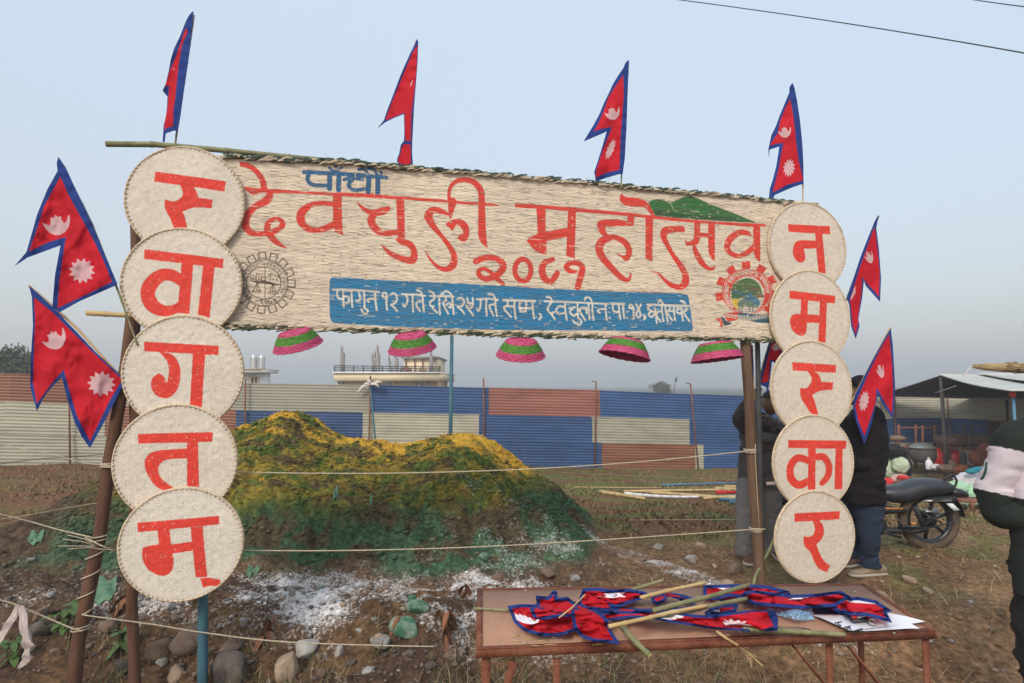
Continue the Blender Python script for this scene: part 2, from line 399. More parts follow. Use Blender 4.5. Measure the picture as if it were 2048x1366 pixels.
def scatter(name, label, base, X, Y, size, colfn, material, flat=.7, lift=.2, smooth=False, tilt=None, parent=None):
    V0, F0 = base; V0 = np.array(V0); F0 = np.array(F0); n = len(X)
    Z = ground(X, Y)
    a = rng.random(n) * 6.283; ca, sa = np.cos(a), np.sin(a)
    sxs = size * (.7 + .6 * rng.random(n)); sys_ = size * (.7 + .6 * rng.random(n)); szs = size * flat * (.7 + .6 * rng.random(n))
    vx = V0[None, :, 0] * sxs[:, None]; vy = V0[None, :, 1] * sys_[:, None]; vz = V0[None, :, 2] * szs[:, None]
    jit = 1 + .25 * (rng.random((n, len(V0))) - .5); vx = vx * jit; vy = vy * jit
    W = np.stack((vx * ca[:, None] - vy * sa[:, None] + X[:, None], vx * sa[:, None] + vy * ca[:, None] + Y[:, None], vz + Z[:, None] + (szs * lift)[:, None]), -1)
    FF = (F0[None] + (np.arange(n) * len(V0))[:, None, None]).reshape(-1, F0.shape[1])
    c = colfn(X, Y); c = np.clip(c * (.75 + .5 * rng.random((n, 1))), 0, 1)
    C = np.repeat(c, len(V0), 0)
    o = link(name, mesh_np(name, W.reshape(-1, 3), FF, C, smooth), material)
    return tag(o, label, kind='stuff')
def fan(n, y0, y1, dens=1.0, xl=-.95, xr=.9):
    u = rng.random(n); Y = y0 * (y1 / y0) ** u
    X = (xl + (xr - xl) * rng.random(n)) * Y
    return X, Y
M_clod = mat('clod', (1, 1, 1), .95, .2, 30, .5, 90, attr=True, spec=.1)
X, Y = fan(9000, 3.0, 8.5); k = fbm(X * 1.3, Y * 1.3, 3, 60) > .42; X, Y = X[k], Y[k]
scatter('soil_clods', 'loose clods of soil and gravel strewn over the ground', ico(1), X, Y, .007 + .022 * rng.random(len(X)) ** 3, gcolor, M_clod, .6)
X, Y = fan(2600, 3.1, 5.8, xl=-.85, xr=.35)
scatter('gravel', 'grey river gravel between the bigger stones', ico(1), X, Y, .006 + .022 * rng.random(len(X)) ** 3, lambda x, y: gcolor(x, y) * .35 + np.array((.13, .105, .085)) * (.3 + 1.0 * rng.random((len(x), 1))), M_clod, .55)
X, Y = fan(16000, 5.2, 7.9, xl=-.72, xr=.22); k = (mound(X, Y) > .10) & (fbm(X * 2, Y * 2, 3, 61) > .44); X, Y = X[k], Y[k]
scatter('mound_clods', 'crumbled clods on the mound dusted with coloured powder', ico(1), X, Y, .006 + .026 * rng.random(len(X)) ** 3, lambda x, y: gcolor(x, y) * 1.05, M_clod, .6)
X, Y = fan(1500, 4.1, 5.5, xl=-.8, xr=.5)
def wp(x, y): return np.array((.62, .6, .58)) + 0 * np.stack((x, x, x), 1)
wk = gcolor(X, Y).min(1) > .2
scatter('white_lumps', 'crumbs of white powder lying round the foot of the mound', ico(1), X[wk], Y[wk], .004 + .012 * rng.random(wk.sum()) ** 2, wp, M_clod, .6)

def blades(name, label, X, Y, ln, wd, colfn, upright, material, k=1):
    n = len(X); Z = ground(X, Y); a = rng.random(n) * 6.283; t = np.clip(upright + .35 * rng.normal(size=n), 0.05, 1.5)
    d = np.stack((np.cos(a) * np.cos(t), np.sin(a) * np.cos(t), np.sin(t)), 1)
    s = np.stack((-np.sin(a), np.cos(a), 0 * a), 1)
    L_ = (ln * (.4 + 1.1 * rng.random(n)))[:, None]; w = (wd * (.6 + .8 * rng.random(n)))[:, None]
    p = np.stack((X, Y, Z), 1)
    bend = np.stack((np.cos(a), np.sin(a), -.4 + 0 * a), 1) * L_ * .25 * rng.random((n, 1))
    A = p - s * w; B = p + s * w; Cc = p + d * L_ * .6 + s * w * .7; D = p + d * L_ * .6 - s * w * .7; E = p + d * L_ + bend
    V = np.stack((A, B, Cc, D, E), 1).reshape(-1, 3); b = np.arange(n) * 5
    FF = np.concatenate((np.stack((b, b + 1, b + 2), 1), np.stack((b, b + 2, b + 3), 1), np.stack((b + 3, b + 2, b + 4), 1)))
    c = np.clip(colfn(X, Y) * (.6 + .8 * rng.random((n, 1))), 0, 1)
    o = link(name, mesh_np(name, V, FF, np.repeat(c, 5, 0), True), material)
    return tag(o, label, kind='stuff')
M_blade = mat('blade', (1, 1, 1), .8, .15, 20, 0, 10, attr=True, spec=.15)
X, Y = fan(26000, 6.8, 18.5, xl=-.9, xr=.75); k = (mound(X, Y) < .05) & (fbm(X * .9, Y * .9, 3, 45) < .60); X, Y = X[k], Y[k]
fcol = lambda x, y: gcolor(x, y) * .6 + .4 * np.where(rng.random((len(x), 1)) < .45, np.array([[.13, .15, .045]]), np.array([[.26, .16, .085]]))
blades('field_grass', 'short patchy grass and dead litter in front of the sheet fence', X, Y, .055, .010, fcol, .9, M_blade)
X, Y = fan(9000, 3.0, 9, xl=-.1, xr=.85); k = (mound(X, Y) < .05) & (X > .4); X, Y = X[k], Y[k]
scol = lambda x, y: np.where(rng.random((len(x), 1)) < .25, np.array([[.13, .15, .05]]), np.array([[.34, .25, .14]])) + 0 * np.stack((x, x, x), 1)
blades('dry_straw', 'trampled dry grass on the brown soil by the table', X, Y, .10, .0022, scol, .12, M_blade)
X, Y = fan(9000, 3.0, 4.4, xl=-.85, xr=.4); k = fbm(X * 2.5, Y * 2.5, 3, 70) > .47; X, Y = X[k], Y[k]
blades('foreground_grass', 'tufts of dry grass between the stones in the foreground', X, Y, .12, .0022, lambda x, y: np.where(rng.random((len(x), 1)) < .45, np.array([[.085, .10, .035]]), np.array([[.25, .18, .10]])) + 0 * np.stack((x, x, x), 1), .75, M_blade)
X, Y = fan(14000, 5.1, 8.2, xl=-.75, xr=.25); k = mound(X, Y) > .12; X, Y = X[k], Y[k]
blades('dyed_grass', 'matted grass and clods on the mound dusted with coloured powder', X, Y, .026, .006, lambda x, y: gcolor(x, y) * 1.35, .35, M_blade)
# ================================================================ FENCE OF CORRUGATED SHEETS
def fenceY(px):
    if px <= 1885: return 14.5 + (px / 1480.0) * 3.8 if px <= 1480 else 18.3 + (px - 1480) / 405 * 1.3
    return 19.6 - (px - 1885) / 163 * 1.6
def fp(px):
    Y_ = fenceY(px); return np.array(((px - 1024) / F * Y_ * (1.0), Y_))
def fz(px, ypx): return P(px, ypx, fenceY(px)).z
rows_x = [-120, 0, 480, 745, 1000, 1200, 1480, 1885, 2060, 2250]
rows_y = np.array([[744, 748, 767, 771, 777, 782, 793, 796, 798, 800],
                   [801, 805, 822, 826, 831, 835, 843, 837, 846, 856],
                   [864, 868, 878, 880, 883, 887, 892, 885, 896, 910],
                   [931, 932, 934, 935, 936, 938, 941, 932, 948, 966]], float)
SHEETC = {'cream': ((.37, .345, .265), 'pale cream corrugated sheet'), 'blue': ((.036, .080, .195), 'blue corrugated sheet'),
          'brick': ((.27, .105, .08), 'brick red corrugated sheet'), 'rust': ((.17, .062, .032), 'rusty brown corrugated sheet'), 'steel': ((.30, .285, .225), 'weathered grey corrugated sheet with rust streaks')}
MS = {}
for k_, (c_, _) in SHEETC.items():
    MS[k_] = mat('sheet_' + k_, c_, .55, .24, 1.6, .1, 30, stretch=(.6, .6, 3), spec=.35, thresh=(.30, .72),
                 col2=None if k_ not in ('rust', 'steel') else ((.27, .12, .07) if k_ == 'rust' else (.36, .34, .27)))
def age(m):
    t, N, L, b = nodes_of(m); tcn = [n for n in N if n.type == 'TEX_COORD'][0]; cur = b.inputs['Base Color'].links[0].from_socket
    oi = N.new('ShaderNodeObjectInfo'); mr = N.new('ShaderNodeMapRange'); mr.inputs[3].default_value = .80; mr.inputs[4].default_value = 1.16; L.new(oi.outputs['Random'], mr.inputs[0]); cb = N.new('ShaderNodeCombineXYZ'); [L.new(mr.outputs[0], cb.inputs[i]) for i in range(3)]
    mu = N.new('ShaderNodeMix'); mu.data_type = 'RGBA'; mu.blend_type = 'MULTIPLY'; mu.inputs[0].default_value = 1; L.new(cur, mu.inputs[6]); L.new(cb.outputs[0], mu.inputs[7])
    mp = N.new('ShaderNodeMapping'); mp.inputs['Scale'].default_value = (3.2, 3.2, .7); L.new(tcn.outputs['Object'], mp.inputs[0]); n = N.new('ShaderNodeTexNoise'); n.inputs['Scale'].default_value = 1.6; n.inputs['Detail'].default_value = 8; n.inputs['Roughness'].default_value = .7; L.new(mp.outputs[0], n.inputs['Vector'])
    m2 = N.new('ShaderNodeMapRange'); m2.inputs[1].default_value = .60; m2.inputs[2].default_value = .78; m2.inputs[4].default_value = .55; L.new(n.outputs[0], m2.inputs[0])
    mx = N.new('ShaderNodeMix'); mx.data_type = 'RGBA'; L.new(m2.outputs[0], mx.inputs[0]); L.new(mu.outputs[2], mx.inputs[6]); mx.inputs[7].default_value = (.20, .12, .075, 1); L.new(mx.outputs[2], b.inputs['Base Color'])
for m_ in MS.values(): age(m_)
fence = thing('sheet_fence', 'long fence of horizontal corrugated sheets in blue, cream and rusty red patches', 'fence', (*fp(900), -.6))
def sheet(x0, x1, ra, rb, kind, off, n=24):
    """one sheet between pixel columns x0..x1, covering fence rows ra..rb"""
    cols_ = max(2, int((x1 - x0) / 14)); us = np.linspace(x0, x1, cols_)
    m = 40 * (rb - ra); V = []
    j0 = random.uniform(-.01, .015); sk = random.uniform(-.012, .012)
    for i, u in enumerate(us):
        top = np.interp(u, rows_x, rows_y[ra]); bot = np.interp(u, rows_x, rows_y[rb])
        zt = fz(u, top) + .02 + j0 + sk * (i / cols_ - .5); zb = fz(u, bot) - .03
        p = fp(u); q = fp(u + 5); d = (q - p) / np.linalg.norm(q - p); nrm = np.array((d[1], -d[0]))
        for j in range(m + 1):
            t = j / m; z = zt + (zb - zt) * t
            dd = off + .010 * math.sin(j * math.pi / 2 * 1.0 + .4) + .01 * math.sin(u * .02 + t * 2)
            V.append((p[0] + nrm[0] * dd, p[1] + nrm[1] * dd, z))
    Fc = [(i * (m + 1) + j, (i + 1) * (m + 1) + j, (i + 1) * (m + 1) + j + 1, i * (m + 1) + j + 1) for i in range(cols_ - 1) for j in range(m)]
    me = mesh_np('sheet', np.array(V) - np.array(ROOT[fence.name]), Fc, None, True)
    o = link('sheet', me, MS[kind], fence); o['label'] = SHEETC[kind][1]
cells = [(-120, 30, 0, 1, 'rust', 0), (25, 180, 0, 1, 'rust', .02), (176, 262, 0, 1, 'steel', 0), (258, 492, 0, 1, 'steel', .02), (488, 747, 0, 1, 'steel', 0), (743, 977, 0, 1, 'blue', .02), (972, 1204, 0, 1, 'brick', 0), (1199, 1397, 0, 1, 'blue', .02), (1393, 1600, 0, 1, 'blue', 0),
         (-120, 20, 1, 2, 'cream', .04), (16, 217, 1, 2, 'cream', .05), (213, 480, 1, 2, 'rust', .04), (476, 727, 1, 2, 'blue', .05), (723, 962, 1, 2, 'cream', .04), (958, 1182, 1, 2, 'blue', .05), (1178, 1379, 1, 2, 'cream', .04), (1375, 1600, 1, 2, 'blue', .05),
         (-120, 235, 2, 3, 'cream', .07), (231, 480, 2, 3, 'steel', .08), (476, 727, 2, 3, 'rust', .07), (723, 962, 2, 3, 'cream', .08), (958, 1204, 2, 3, 'blue', .07), (1200, 1384, 2, 3, 'rust', .08), (1380, 1405, 2, 3, 'cream', .07), (1401, 1600, 2, 3, 'blue', .08),
         (1596, 1790, 0, 1, 'cream', .02), (1786, 1885, 0, 1, 'cream', 0), (1885, 2100, 0, 1, 'cream', .02), (2096, 2250, 0, 1, 'cream', 0),
         (1596, 1790, 1, 2, 'blue', .04), (1786, 1885, 1, 2, 'blue', .05), (1885, 1980, 1, 2, 'blue', .04), (1976, 2250, 1, 2, 'rust', .05),
         (1596, 1790, 2, 3, 'cream', .07), (1786, 1885, 2, 3, 'cream', .08), (1885, 2250, 2, 3, 'cream', .07)]
for c_ in cells: sheet(*c_)
M_rust = mat('rusty_iron', (.13, .055, .035), .85, .3, 8, .5, 80, col2=(.24, .10, .06))
for (xt, yt, xb, yb) in ((-30, 735, -30, 935), (138, 742, 140, 930), (491, 758, 488, 935), (741, 752, 737, 936), (967, 756, 969, 938), (1192, 764, 1190, 938), (1381, 768, 1397, 941), (1596, 770, 1600, 940), (1790, 780, 1792, 938), (1895, 780, 1900, 936)):
    a = P(xt, yt, fenceY(xt) - .12); b = P(xb, yb, fenceY(xb) - .14)
    m = MB(); m.tube([b, b.lerp(a, .5), a], .022, 6)
    if xt in (1192, 1381): m.tube([a, a + Vector((-.12, 0, .03))], .015, 5)
    m.build('fence_post', M_rust, fence)
M_pipeblue = mat('faded_blue_paint', (.035, .12, .16), .6, .3, 6, .2, 60)
a = P(741, 775, 15.6); b = P(758, 880, 15.5)
m = MB(); m.tube([b - Vector((0, 0, .8)), a], .02, 6); m.build('brace', M_pipeblue, fence)
M_cloth_w = mat('rag_cloth', (.62, .56, .52), .9, .12, 8, .2, 60)
m = MB()
for dx, dz in ((-.35, -.25), (-.2, -.05), (.22, -.08), (.3, .05), (-.08, .12)):
    c = P(742, 768, 16.2); m.tube([c, c + Vector((dx * .6, -.03, dz * .4 + .03)), c + Vector((dx, -.05, dz))], [.035, .045, .015], 6)
tag(m.build('rag', M_cloth_w), 'pale rag knotted round a fence post between grey and blue sheets', 'rag')
# ---------------------------------------------------------------- pole behind the mound
M_teal = mat('teal_paint', (.03, .10, .13), .5, .25, 4, .2, 40, spec=.4)
m = MB(); a = P(900, 905, 10.9); a.z = float(ground(a.x, a.y)) - .3; m.tube([a, P(901, 860, 10.9), P(904, 655, 10.9)], [.034, .034, .031], 12)
tag(m.build('metal_pole', M_teal, smooth=True), 'thin teal pole standing behind the dip in the coloured mound', 'pole')
m = MB(); m.tube([P(203, 945, 13.5), P(222, 850, 13.5), P(234, 800, 13.6)], .018, 6)
tag(m.build('thin_pipe', M_pipeblue, smooth=True), 'thin pale blue pipe leaning on the fence left of the welcome discs', 'pipe')

# ================================================================ FAR BUILDINGS
M_wall = mat('cream_render', (.78, .64, .44), .9, .08, .5, .1, 10)
M_wall2 = mat('tan_render', (.60, .43, .28), .9, .1, .5, .1, 10)
M_white = mat('white_render', (.85, .82, .78), .9, .08, .5, .1, 10)
M_conc = mat('raw_concrete', (.24, .22, .20), .95, .15, 1, .2, 10)
M_glass = mat('window_glass', (.05, .06, .07), .15, .2, 1, spec=.6)
M_iron = mat('dark_iron', (.05, .05, .055), .6, .2, 3)
M_steel = mat('bright_tank_steel', (.62, .62, .62), .28, .08, 3, metal=.9)
Yb = 36.0
def at(x, y, Y=Yb): return P(x, y, Y)
pxm = Yb / F     # metres per pixel
b1 = thing('house', 'cream concrete house with unfinished roof columns and a terrace railing above the fence', 'building', (at(774, 800).x, Yb + 4, -1))
def bbox(x0, x1, y0, y1, d0, d1, Y=Yb):
    a = at(x0, y0, Y); b = at(x1, y1, Y)
    return ((a.x + b.x) / 2, Y + (d0 + d1) / 2, (a.z + b.z) / 2), (abs(b.x - a.x), d1 - d0, abs(a.z - b.z))
MB().box(*bbox(680, 866, 760, 830, .6, 8)).build('wall', M_wall2, b1)
MB().box(*bbox(668, 880, 746, 762, 0, 9)).build('balcony_slab', M_wall, b1)
MB().box(*bbox(666, 882, 744, 746.4, -.15, 9.1)).build('coping', M_white, b1)
MB().box(*bbox(790, 862, 713, 744, 3, 7.5)).build('stair_house', M_wall, b1)
MB().box(*bbox(786, 866, 708.5, 713, 2.7, 7.8)).build('stair_house_roof', M_conc, b1)
for xw in (669, 770, 836):
    w = MB().box(*bbox(xw + 2, xw + (11 if xw != 669 else 9), 763.5, 776, .52, .65)).build('window', M_glass, b1)
    m = MB(); c_, s_ = bbox(xw + 1, xw + (12 if xw != 669 else 10), 762.5, 777, .50, .56)
    m.box((c_[0], c_[1], c_[2] + s_[2] / 2), (s_[0] + .1, .08, .06)); m.box((c_[0], c_[1], c_[2] - s_[2] / 2), (s_[0] + .1, .08, .06))
    for q in (-1, 0, 1): m.box((c_[0] + q * s_[0] / 2, c_[1], c_[2]), (.06, .08, s_[2]))
    m.build('window_frame', M_white, w)
for (xa, xb, yt, d) in ((681, 687, 706, 2), (743, 748, 720, 5), (749, 752, 716, 6), (753, 758, 706, 2.2), (777, 780, 722, 4), (788, 795, 716, 1.8), (859, 865, 710, 2.2)):
    cpt = MB().box(*bbox(xa, xb, yt, 746, 0, .3, Yb + d)).build('column', M_conc, b1)
    m = MB()
    for q in (.2, .5, .8):
        x_ = xa + (xb - xa) * q; a = at(x_, yt, Yb + d + .12); b = at(x_ + random.uniform(-.6, .6), yt - random.uniform(9, 17), Yb + d + .12); m.tube([a, b], .016, 4)
    m.build('rebar', M_rust, cpt)
rl = MB()
for yy in (731.5, 735.5, 740): rl.bar(at(669, yy, Yb + .1), at(880, yy + 2.2, Yb + .1), .05)
for xx in np.linspace(669, 880, 12): rl.bar(at(xx, 731.5 + (xx - 669) * .0105, Yb + .1), at(xx, 746, Yb + .1), .05)
for yy in (733, 737, 741.5): rl.bar(at(880, yy, Yb + .1), at(880, yy - .5, Yb + 8.5), .05)
rl.build('railing', M_iron, b1)
m = MB()
for x_ in (811, 829, 845): m.bar(at(x_, 716, Yb + 2.9), at(x_ + 1, 745, Yb + 2.9), .07)
m.build('frame_pole', M_rust, b1)
m = MB()
for x_ in (800, 805, 812, 818, 838, 846, 851): m.bar(at(x_, 739, Yb + 2), at(x_ + random.uniform(-6, 6), 745, Yb + 2), .08)
m.tube([at(804, 742, Yb + 1.5), at(812, 736, Yb + 1.5), at(820, 741, Yb + 1.5)], [.1, .22, .1], 6)
tag(m.build('roof_clutter', M_rust), 'heap of poles and scrap on the terrace of the cream house', 'scrap')
b2 = thing('house', 'white flat roofed house with two steel water tanks beside the left discs', 'building', (at(505, 800).x, Yb + 4, -1))
MB().box(*bbox(440, 517, 746, 830, .4, 1.6)).build('wall', M_white, b2)
MB().box(*bbox(440, 528, 739.6, 745.5, -.4, 2.2)).build('roof_slab', M_white, b2)
MB().box(*bbox(438, 529, 738.2, 739.6, -.5, 2.3)).build('roof_edge', M_wall2, b2)
for xa, xb in ((498, 511),):
    d = .5
    w = MB().box(*bbox(xa, xb - .5, 754, 775, .30, .5)).build('window', M_glass, b2)
    m = MB(); c_, s_ = bbox(xa, xb, 753.5, 775, .26, .36)
    for q in (-1, 0, 1): m.box((c_[0] + q * s_[0] / 2, c_[1], c_[2]), (.08, .09, s_[2] + .1))
    m.box((c_[0], c_[1], c_[2] + s_[2] / 2), (s_[0], .085, .08)); m.build('window_frame', M_wall2, w)
for k_, (xa, xb) in enumerate(((500.5, 514.3), (516.3, 530.3))):
    c = at((xa + xb) / 2, 738, Yb + .9); r = (xb - xa) / 2 * pxm
    prof = [(r * .9, 0)]
    for q in range(8): prof += [(r, .04 + q * .09), (r * .965, .085 + q * .09)]
    prof += [(r * .8, .80), (r * .35, .88), (.01, .89)]
    MB().lathe(prof, c, None, 20).build('water_tank', M_steel, b2, True)

# ================================================================ TREES
M_bark = mat('bark', (.09, .065, .05), .95, .3, 6, .4, 40)
M_leaf = mat('leaf', (1, 1, 1), .7, .15, 3, attr=True, spec=.2)
def tree(label, base, height, spread, nleaf, leaf, seed, col, sparse=1.0):
    r = np.random.default_rng(seed); t = thing('tree', label, 'tree', base)
    base = Vector(base); m = MB(); tips = []
    top = base + Vector((0, 0, height * .45)); m.tube([base, base.lerp(top, .5) + Vector((.1, 0, 0)), top], [height * .03, height * .024, height * .018], 8)
    for i in range(11):
        a = r.random() * 6.28; e_ = r.uniform(.25, 1.3); L_ = r.uniform(.5, 1) * spread
        o_ = base + Vector((0, 0, height * r.uniform(.28, .48)))
        end = o_ + Vector((math.cos(a) * math.cos(e_) * L_, math.sin(a) * math.cos(e_) * L_, math.sin(e_) * height * .5))
        mid = o_.lerp(end, .5) + Vector(r.normal(size=3) * .12 * spread * .5); m.tube([o_, mid, end], [height * .011, height * .007, height * .002], 5)
        for q in range(5):
            e2 = mid.lerp(end, r.uniform(0, 1.1)) + Vector(r.normal(size=3) * spread * .18); m.tube([mid, e2], [height * .004, height * .0015], 4); tips.append(np.array(e2))
        tips.append(np.array(end))
    m.build('trunk', M_bark, t, True)
    tips = np.array(tips); n = nleaf; ci = r.integers(0, len(tips), n)
    cs = r.uniform(.5, 1.25, len(tips)) * spread * .16
    p = tips[ci] + r.normal(size=(n, 3)) * cs[ci][:, None] * np.array((1, 1, .7))
    d1 = r.normal(size=(n, 3)); d1 /= np.linalg.norm(d1, axis=1)[:, None]; d2 = np.cross(d1, r.normal(size=(n, 3))); d2 /= np.linalg.norm(d2, axis=1)[:, None]
    s = (leaf * r.uniform(.6, 1.3, n))[:, None]
    V = np.stack((p - d1 * s, p + d2 * s * .45, p + d1 * s, p - d2 * s * .45), 1).reshape(-1, 3)
    FF = (np.arange(n) * 4)[:, None] + np.arange(4)[None]
    tone = r.uniform(.6, 1.4, len(tips))[ci] * r.uniform(.7, 1.3, n)
    C = np.repeat(np.array(col)[None] * tone[:, None], 4, 0)
    link('crown', mesh_np('crown', V - np.array(ROOT[t.name]), FF, C, False), M_leaf, t)
    return t
tree('dull green tree beyond the rusty end of the fence, nearest the frame edge', (P(35, 700, 30).x, 30, -.6), 4.35, 1.7, 10000, .10, 3, (.085, .095, .05))
tree('sparse half cropped tree left of the fuller one beyond the fence', (P(-25, 700, 36).x, 36, -.6), 3.7, 1.6, 5000, .10, 4, (.085, .09, .05))
tree('tiny hazy tree just showing over the blue fence sheets', (P(1322, 760, 80).x, 80, -1), 3.2, 1.3, 3500, .12, 5, (.10, .10, .065))
m = MB(); m.tube([P(1347, 800, 60), P(1349, 772, 60), P(1355, 752, 60)], [.03, .03, .015], 5); m.tube([P(1351, 764, 60), P(1353, 756, 60)], [.07, .12], 5)
tag(m.build('banner_pole', M_iron), 'thin pole with a drooping pennant beyond the blue fence', 'pole')
# ================================================================ OVERHEAD CABLES
M_cable = mat('cable_rubber', (.02, .02, .02), .6, .1, 3)
for (pts, lab) in (([(1330, -4), (1700, 48), (2070, 110)], 'long black power cable crossing the sky at upper right'), ([(1900, -8), (1990, 5), (2070, 16)], 'short piece of cable cutting the top right corner')):
    m = MB(); q = []
    for i in range(25):
        t = i / 24; a, b, c = pts
        x = a[0] + (c[0] - a[0]) * t; y = a[1] + (c[1] - a[1]) * t + (b[1] - (a[1] + c[1]) / 2) * 4 * t * (1 - t)
        q.append(P(x, y, 13 - 5 * t))
    d0 = (q[0] - q[1]).normalized(); d1 = (q[-1] - q[-2]).normalized(); q = [q[0] + d0 * 12] + q + [q[-1] + d1 * 8]
    m.tube(q, .009, 6); tag(m.build('power_cable', M_cable, smooth=True), lab, 'cable')
# ================================================================ PAINT: brush strokes and filled shapes laid on a surface's own u,v plane
def rounded(pts, lim=1.15):
    pts = [np.array(p, float) for p in pts]
    for it in range(3):          # round the gentle corners, keep the sharp ones
        o = []; n = len(pts)
        for i in range(n):
            a, b, c = pts[i - 1], pts[i], pts[(i + 1) % n]; e1 = b - a; e2 = c - b
            tn = abs(math.atan2(e1[0] * e2[1] - e1[1] * e2[0], e1 @ e2))
            if tn > lim: o.append(b)
            else: o += [b - e1 * .25, b + e2 * .25]
        pts = o
    return pts
class Canvas:
    def __init__(s, u0, u1, v0, v1, res):
        s.u0, s.v0, s.res = u0, v0, res; s.w = int((u1 - u0) / res) + 2; s.h = int((v1 - v0) / res) + 2
        s.c = np.zeros((s.h, s.w, 3), np.float32); s.a = np.zeros((s.h, s.w), np.float32)
    def _px(s, pts): return np.array([((p[0] - s.u0) / s.res, (p[1] - s.v0) / s.res) for p in pts])
    def _put(s, x0, x1, y0, y1, al, col):
        if al is None: return
        sub = s.a[y0:y1, x0:x1]; al = al.astype(np.float32)
        if col is None: s.a[y0:y1, x0:x1] = sub * (1 - al)
        else:
            s.c[y0:y1, x0:x1] = s.c[y0:y1, x0:x1] * (1 - al[..., None]) + np.array(col, np.float32) * al[..., None]
            s.a[y0:y1, x0:x1] = np.maximum(sub, al)
    def poly(s, pts, col):
        pts = rounded(pts) if len(pts) < 60 else pts
        q = s._px(pts); x0, y0 = np.floor(q.min(0)).astype(int) - 1; x1, y1 = np.ceil(q.max(0)).astype(int) + 2
        x0 = max(x0, 0); y0 = max(y0, 0); x1 = min(x1, s.w); y1 = min(y1, s.h)
        if x1 <= x0 or y1 <= y0: return
        acc = 0
        for ox, oy in ((.25, .25), (.75, .25), (.25, .75), (.75, .75)):
            gx, gy = np.meshgrid(np.arange(x0, x1) + ox - .5, np.arange(y0, y1) + oy - .5); ins = np.zeros(gx.shape, bool)
            for i in range(len(q)):
                ax, ay = q[i]; bx, by = q[(i + 1) % len(q)]
                if ay == by: continue
                k = ((ay > gy) != (by > gy)) & (gx < (bx - ax) * (gy - ay) / (by - ay) + ax); ins ^= k
            acc = acc + ins
        s._put(x0, x1, y0, y1, acc / 4., col)
    def stroke(s, pts, rad, col, smooth=True):
        q = s._px(pts); rr = np.array(rad, float) / s.res
        if smooth and len(q) > 2:
            Q = []; RR = []
            for i in range(len(q) - 1):
                p0 = q[max(i - 1, 0)]; p1 = q[i]; p2 = q[i + 1]; p3 = q[min(i + 2, len(q) - 1)]
                for t in np.linspace(0, 1, 7)[:-1]:
                    Q.append(.5 * (2 * p1 + (p2 - p0) * t + (2 * p0 - 5 * p1 + 4 * p2 - p3) * t * t + (3 * p1 - p0 - 3 * p2 + p3) * t ** 3)); RR.append(rr[i] + (rr[i + 1] - rr[i]) * t)
            Q.append(q[-1]); RR.append(rr[-1]); q = np.array(Q); rr = np.array(RR)
        m = rr.max() + 2
        x0, y0 = np.floor(q.min(0) - m).astype(int); x1, y1 = np.ceil(q.max(0) + m).astype(int)
        x0 = max(x0, 0); y0 = max(y0, 0); x1 = min(x1, s.w); y1 = min(y1, s.h)
        if x1 <= x0 or y1 <= y0: return
        D = np.full((y1 - y0, x1 - x0), 1e9)
        for i in range(len(q) - 1):
            a, b = q[i], q[i + 1]; mm = max(rr[i], rr[i + 1]) + 2
            X0 = max(int(min(a[0], b[0]) - mm), x0); X1 = min(int(max(a[0], b[0]) + mm) + 1, x1); Y0 = max(int(min(a[1], b[1]) - mm), y0); Y1 = min(int(max(a[1], b[1]) + mm) + 1, y1)
            if X1 <= X0 or Y1 <= Y0: continue
            gx, gy = np.meshgrid(np.arange(X0, X1), np.arange(Y0, Y1)); d = b - a; L2 = d @ d + 1e-9
            t = np.clip(((gx - a[0]) * d[0] + (gy - a[1]) * d[1]) / L2, 0, 1)
            dist = np.hypot(gx - a[0] - t * d[0], gy - a[1] - t * d[1]) - (rr[i] + (rr[i + 1] - rr[i]) * t)
            v = D[Y0 - y0:Y1 - y0, X0 - x0:X1 - x0]; np.minimum(v, dist, out=v)
        s._put(x0, x1, y0, y1, np.clip(.5 - D, 0, 1), col)
    def get(s, u, v):
        x = np.clip((u - s.u0) / s.res, 0, s.w - 1.001); y = np.clip((v - s.v0) / s.res, 0, s.h - 1.001)
        ix = x.astype(int); iy = y.astype(int); fx = x - ix; fy = y - iy
        w = [(1 - fx) * (1 - fy), fx * (1 - fy), (1 - fx) * fy, fx * fy]; o = [(0, 0), (0, 1), (1, 0), (1, 1)]
        c = sum(s.c[iy + a, ix + b] * k[:, None] for (a, b), k in zip(o, w)); al = sum(s.a[iy + a, ix + b] * k for (a, b), k in zip(o, w))
        return c, al
# regions the lettering was read off in: (origin x, origin y, scale)
RG = {1: (200, 260, 3.252), 2: (700, 300, 3.596), 3: (1020, 340, 3.793), 4: (200, 600, 2.203), 5: (1500, 380, 3.4133), 6: (1460, 660, 2.529),
      'a': (650, 540, 5.535), 'b': (1000, 560, 5.12), 'l': (470, 490, 9.107), 'r': (1400, 500, 7.588), 0: (0, 0, 1)}
def reg(k, p): o = RG[k]; return (o[0] + p[0] / o[2], o[1] + p[1] / o[2])
RED = (.62, .040, .026); BLUE = (.012, .17, .34); BLUE2 = (.012, .10, .23); CREAM = (.60, .52, .42); GREEN = (.025, .13, .035); DK = (.05, .022, .018)

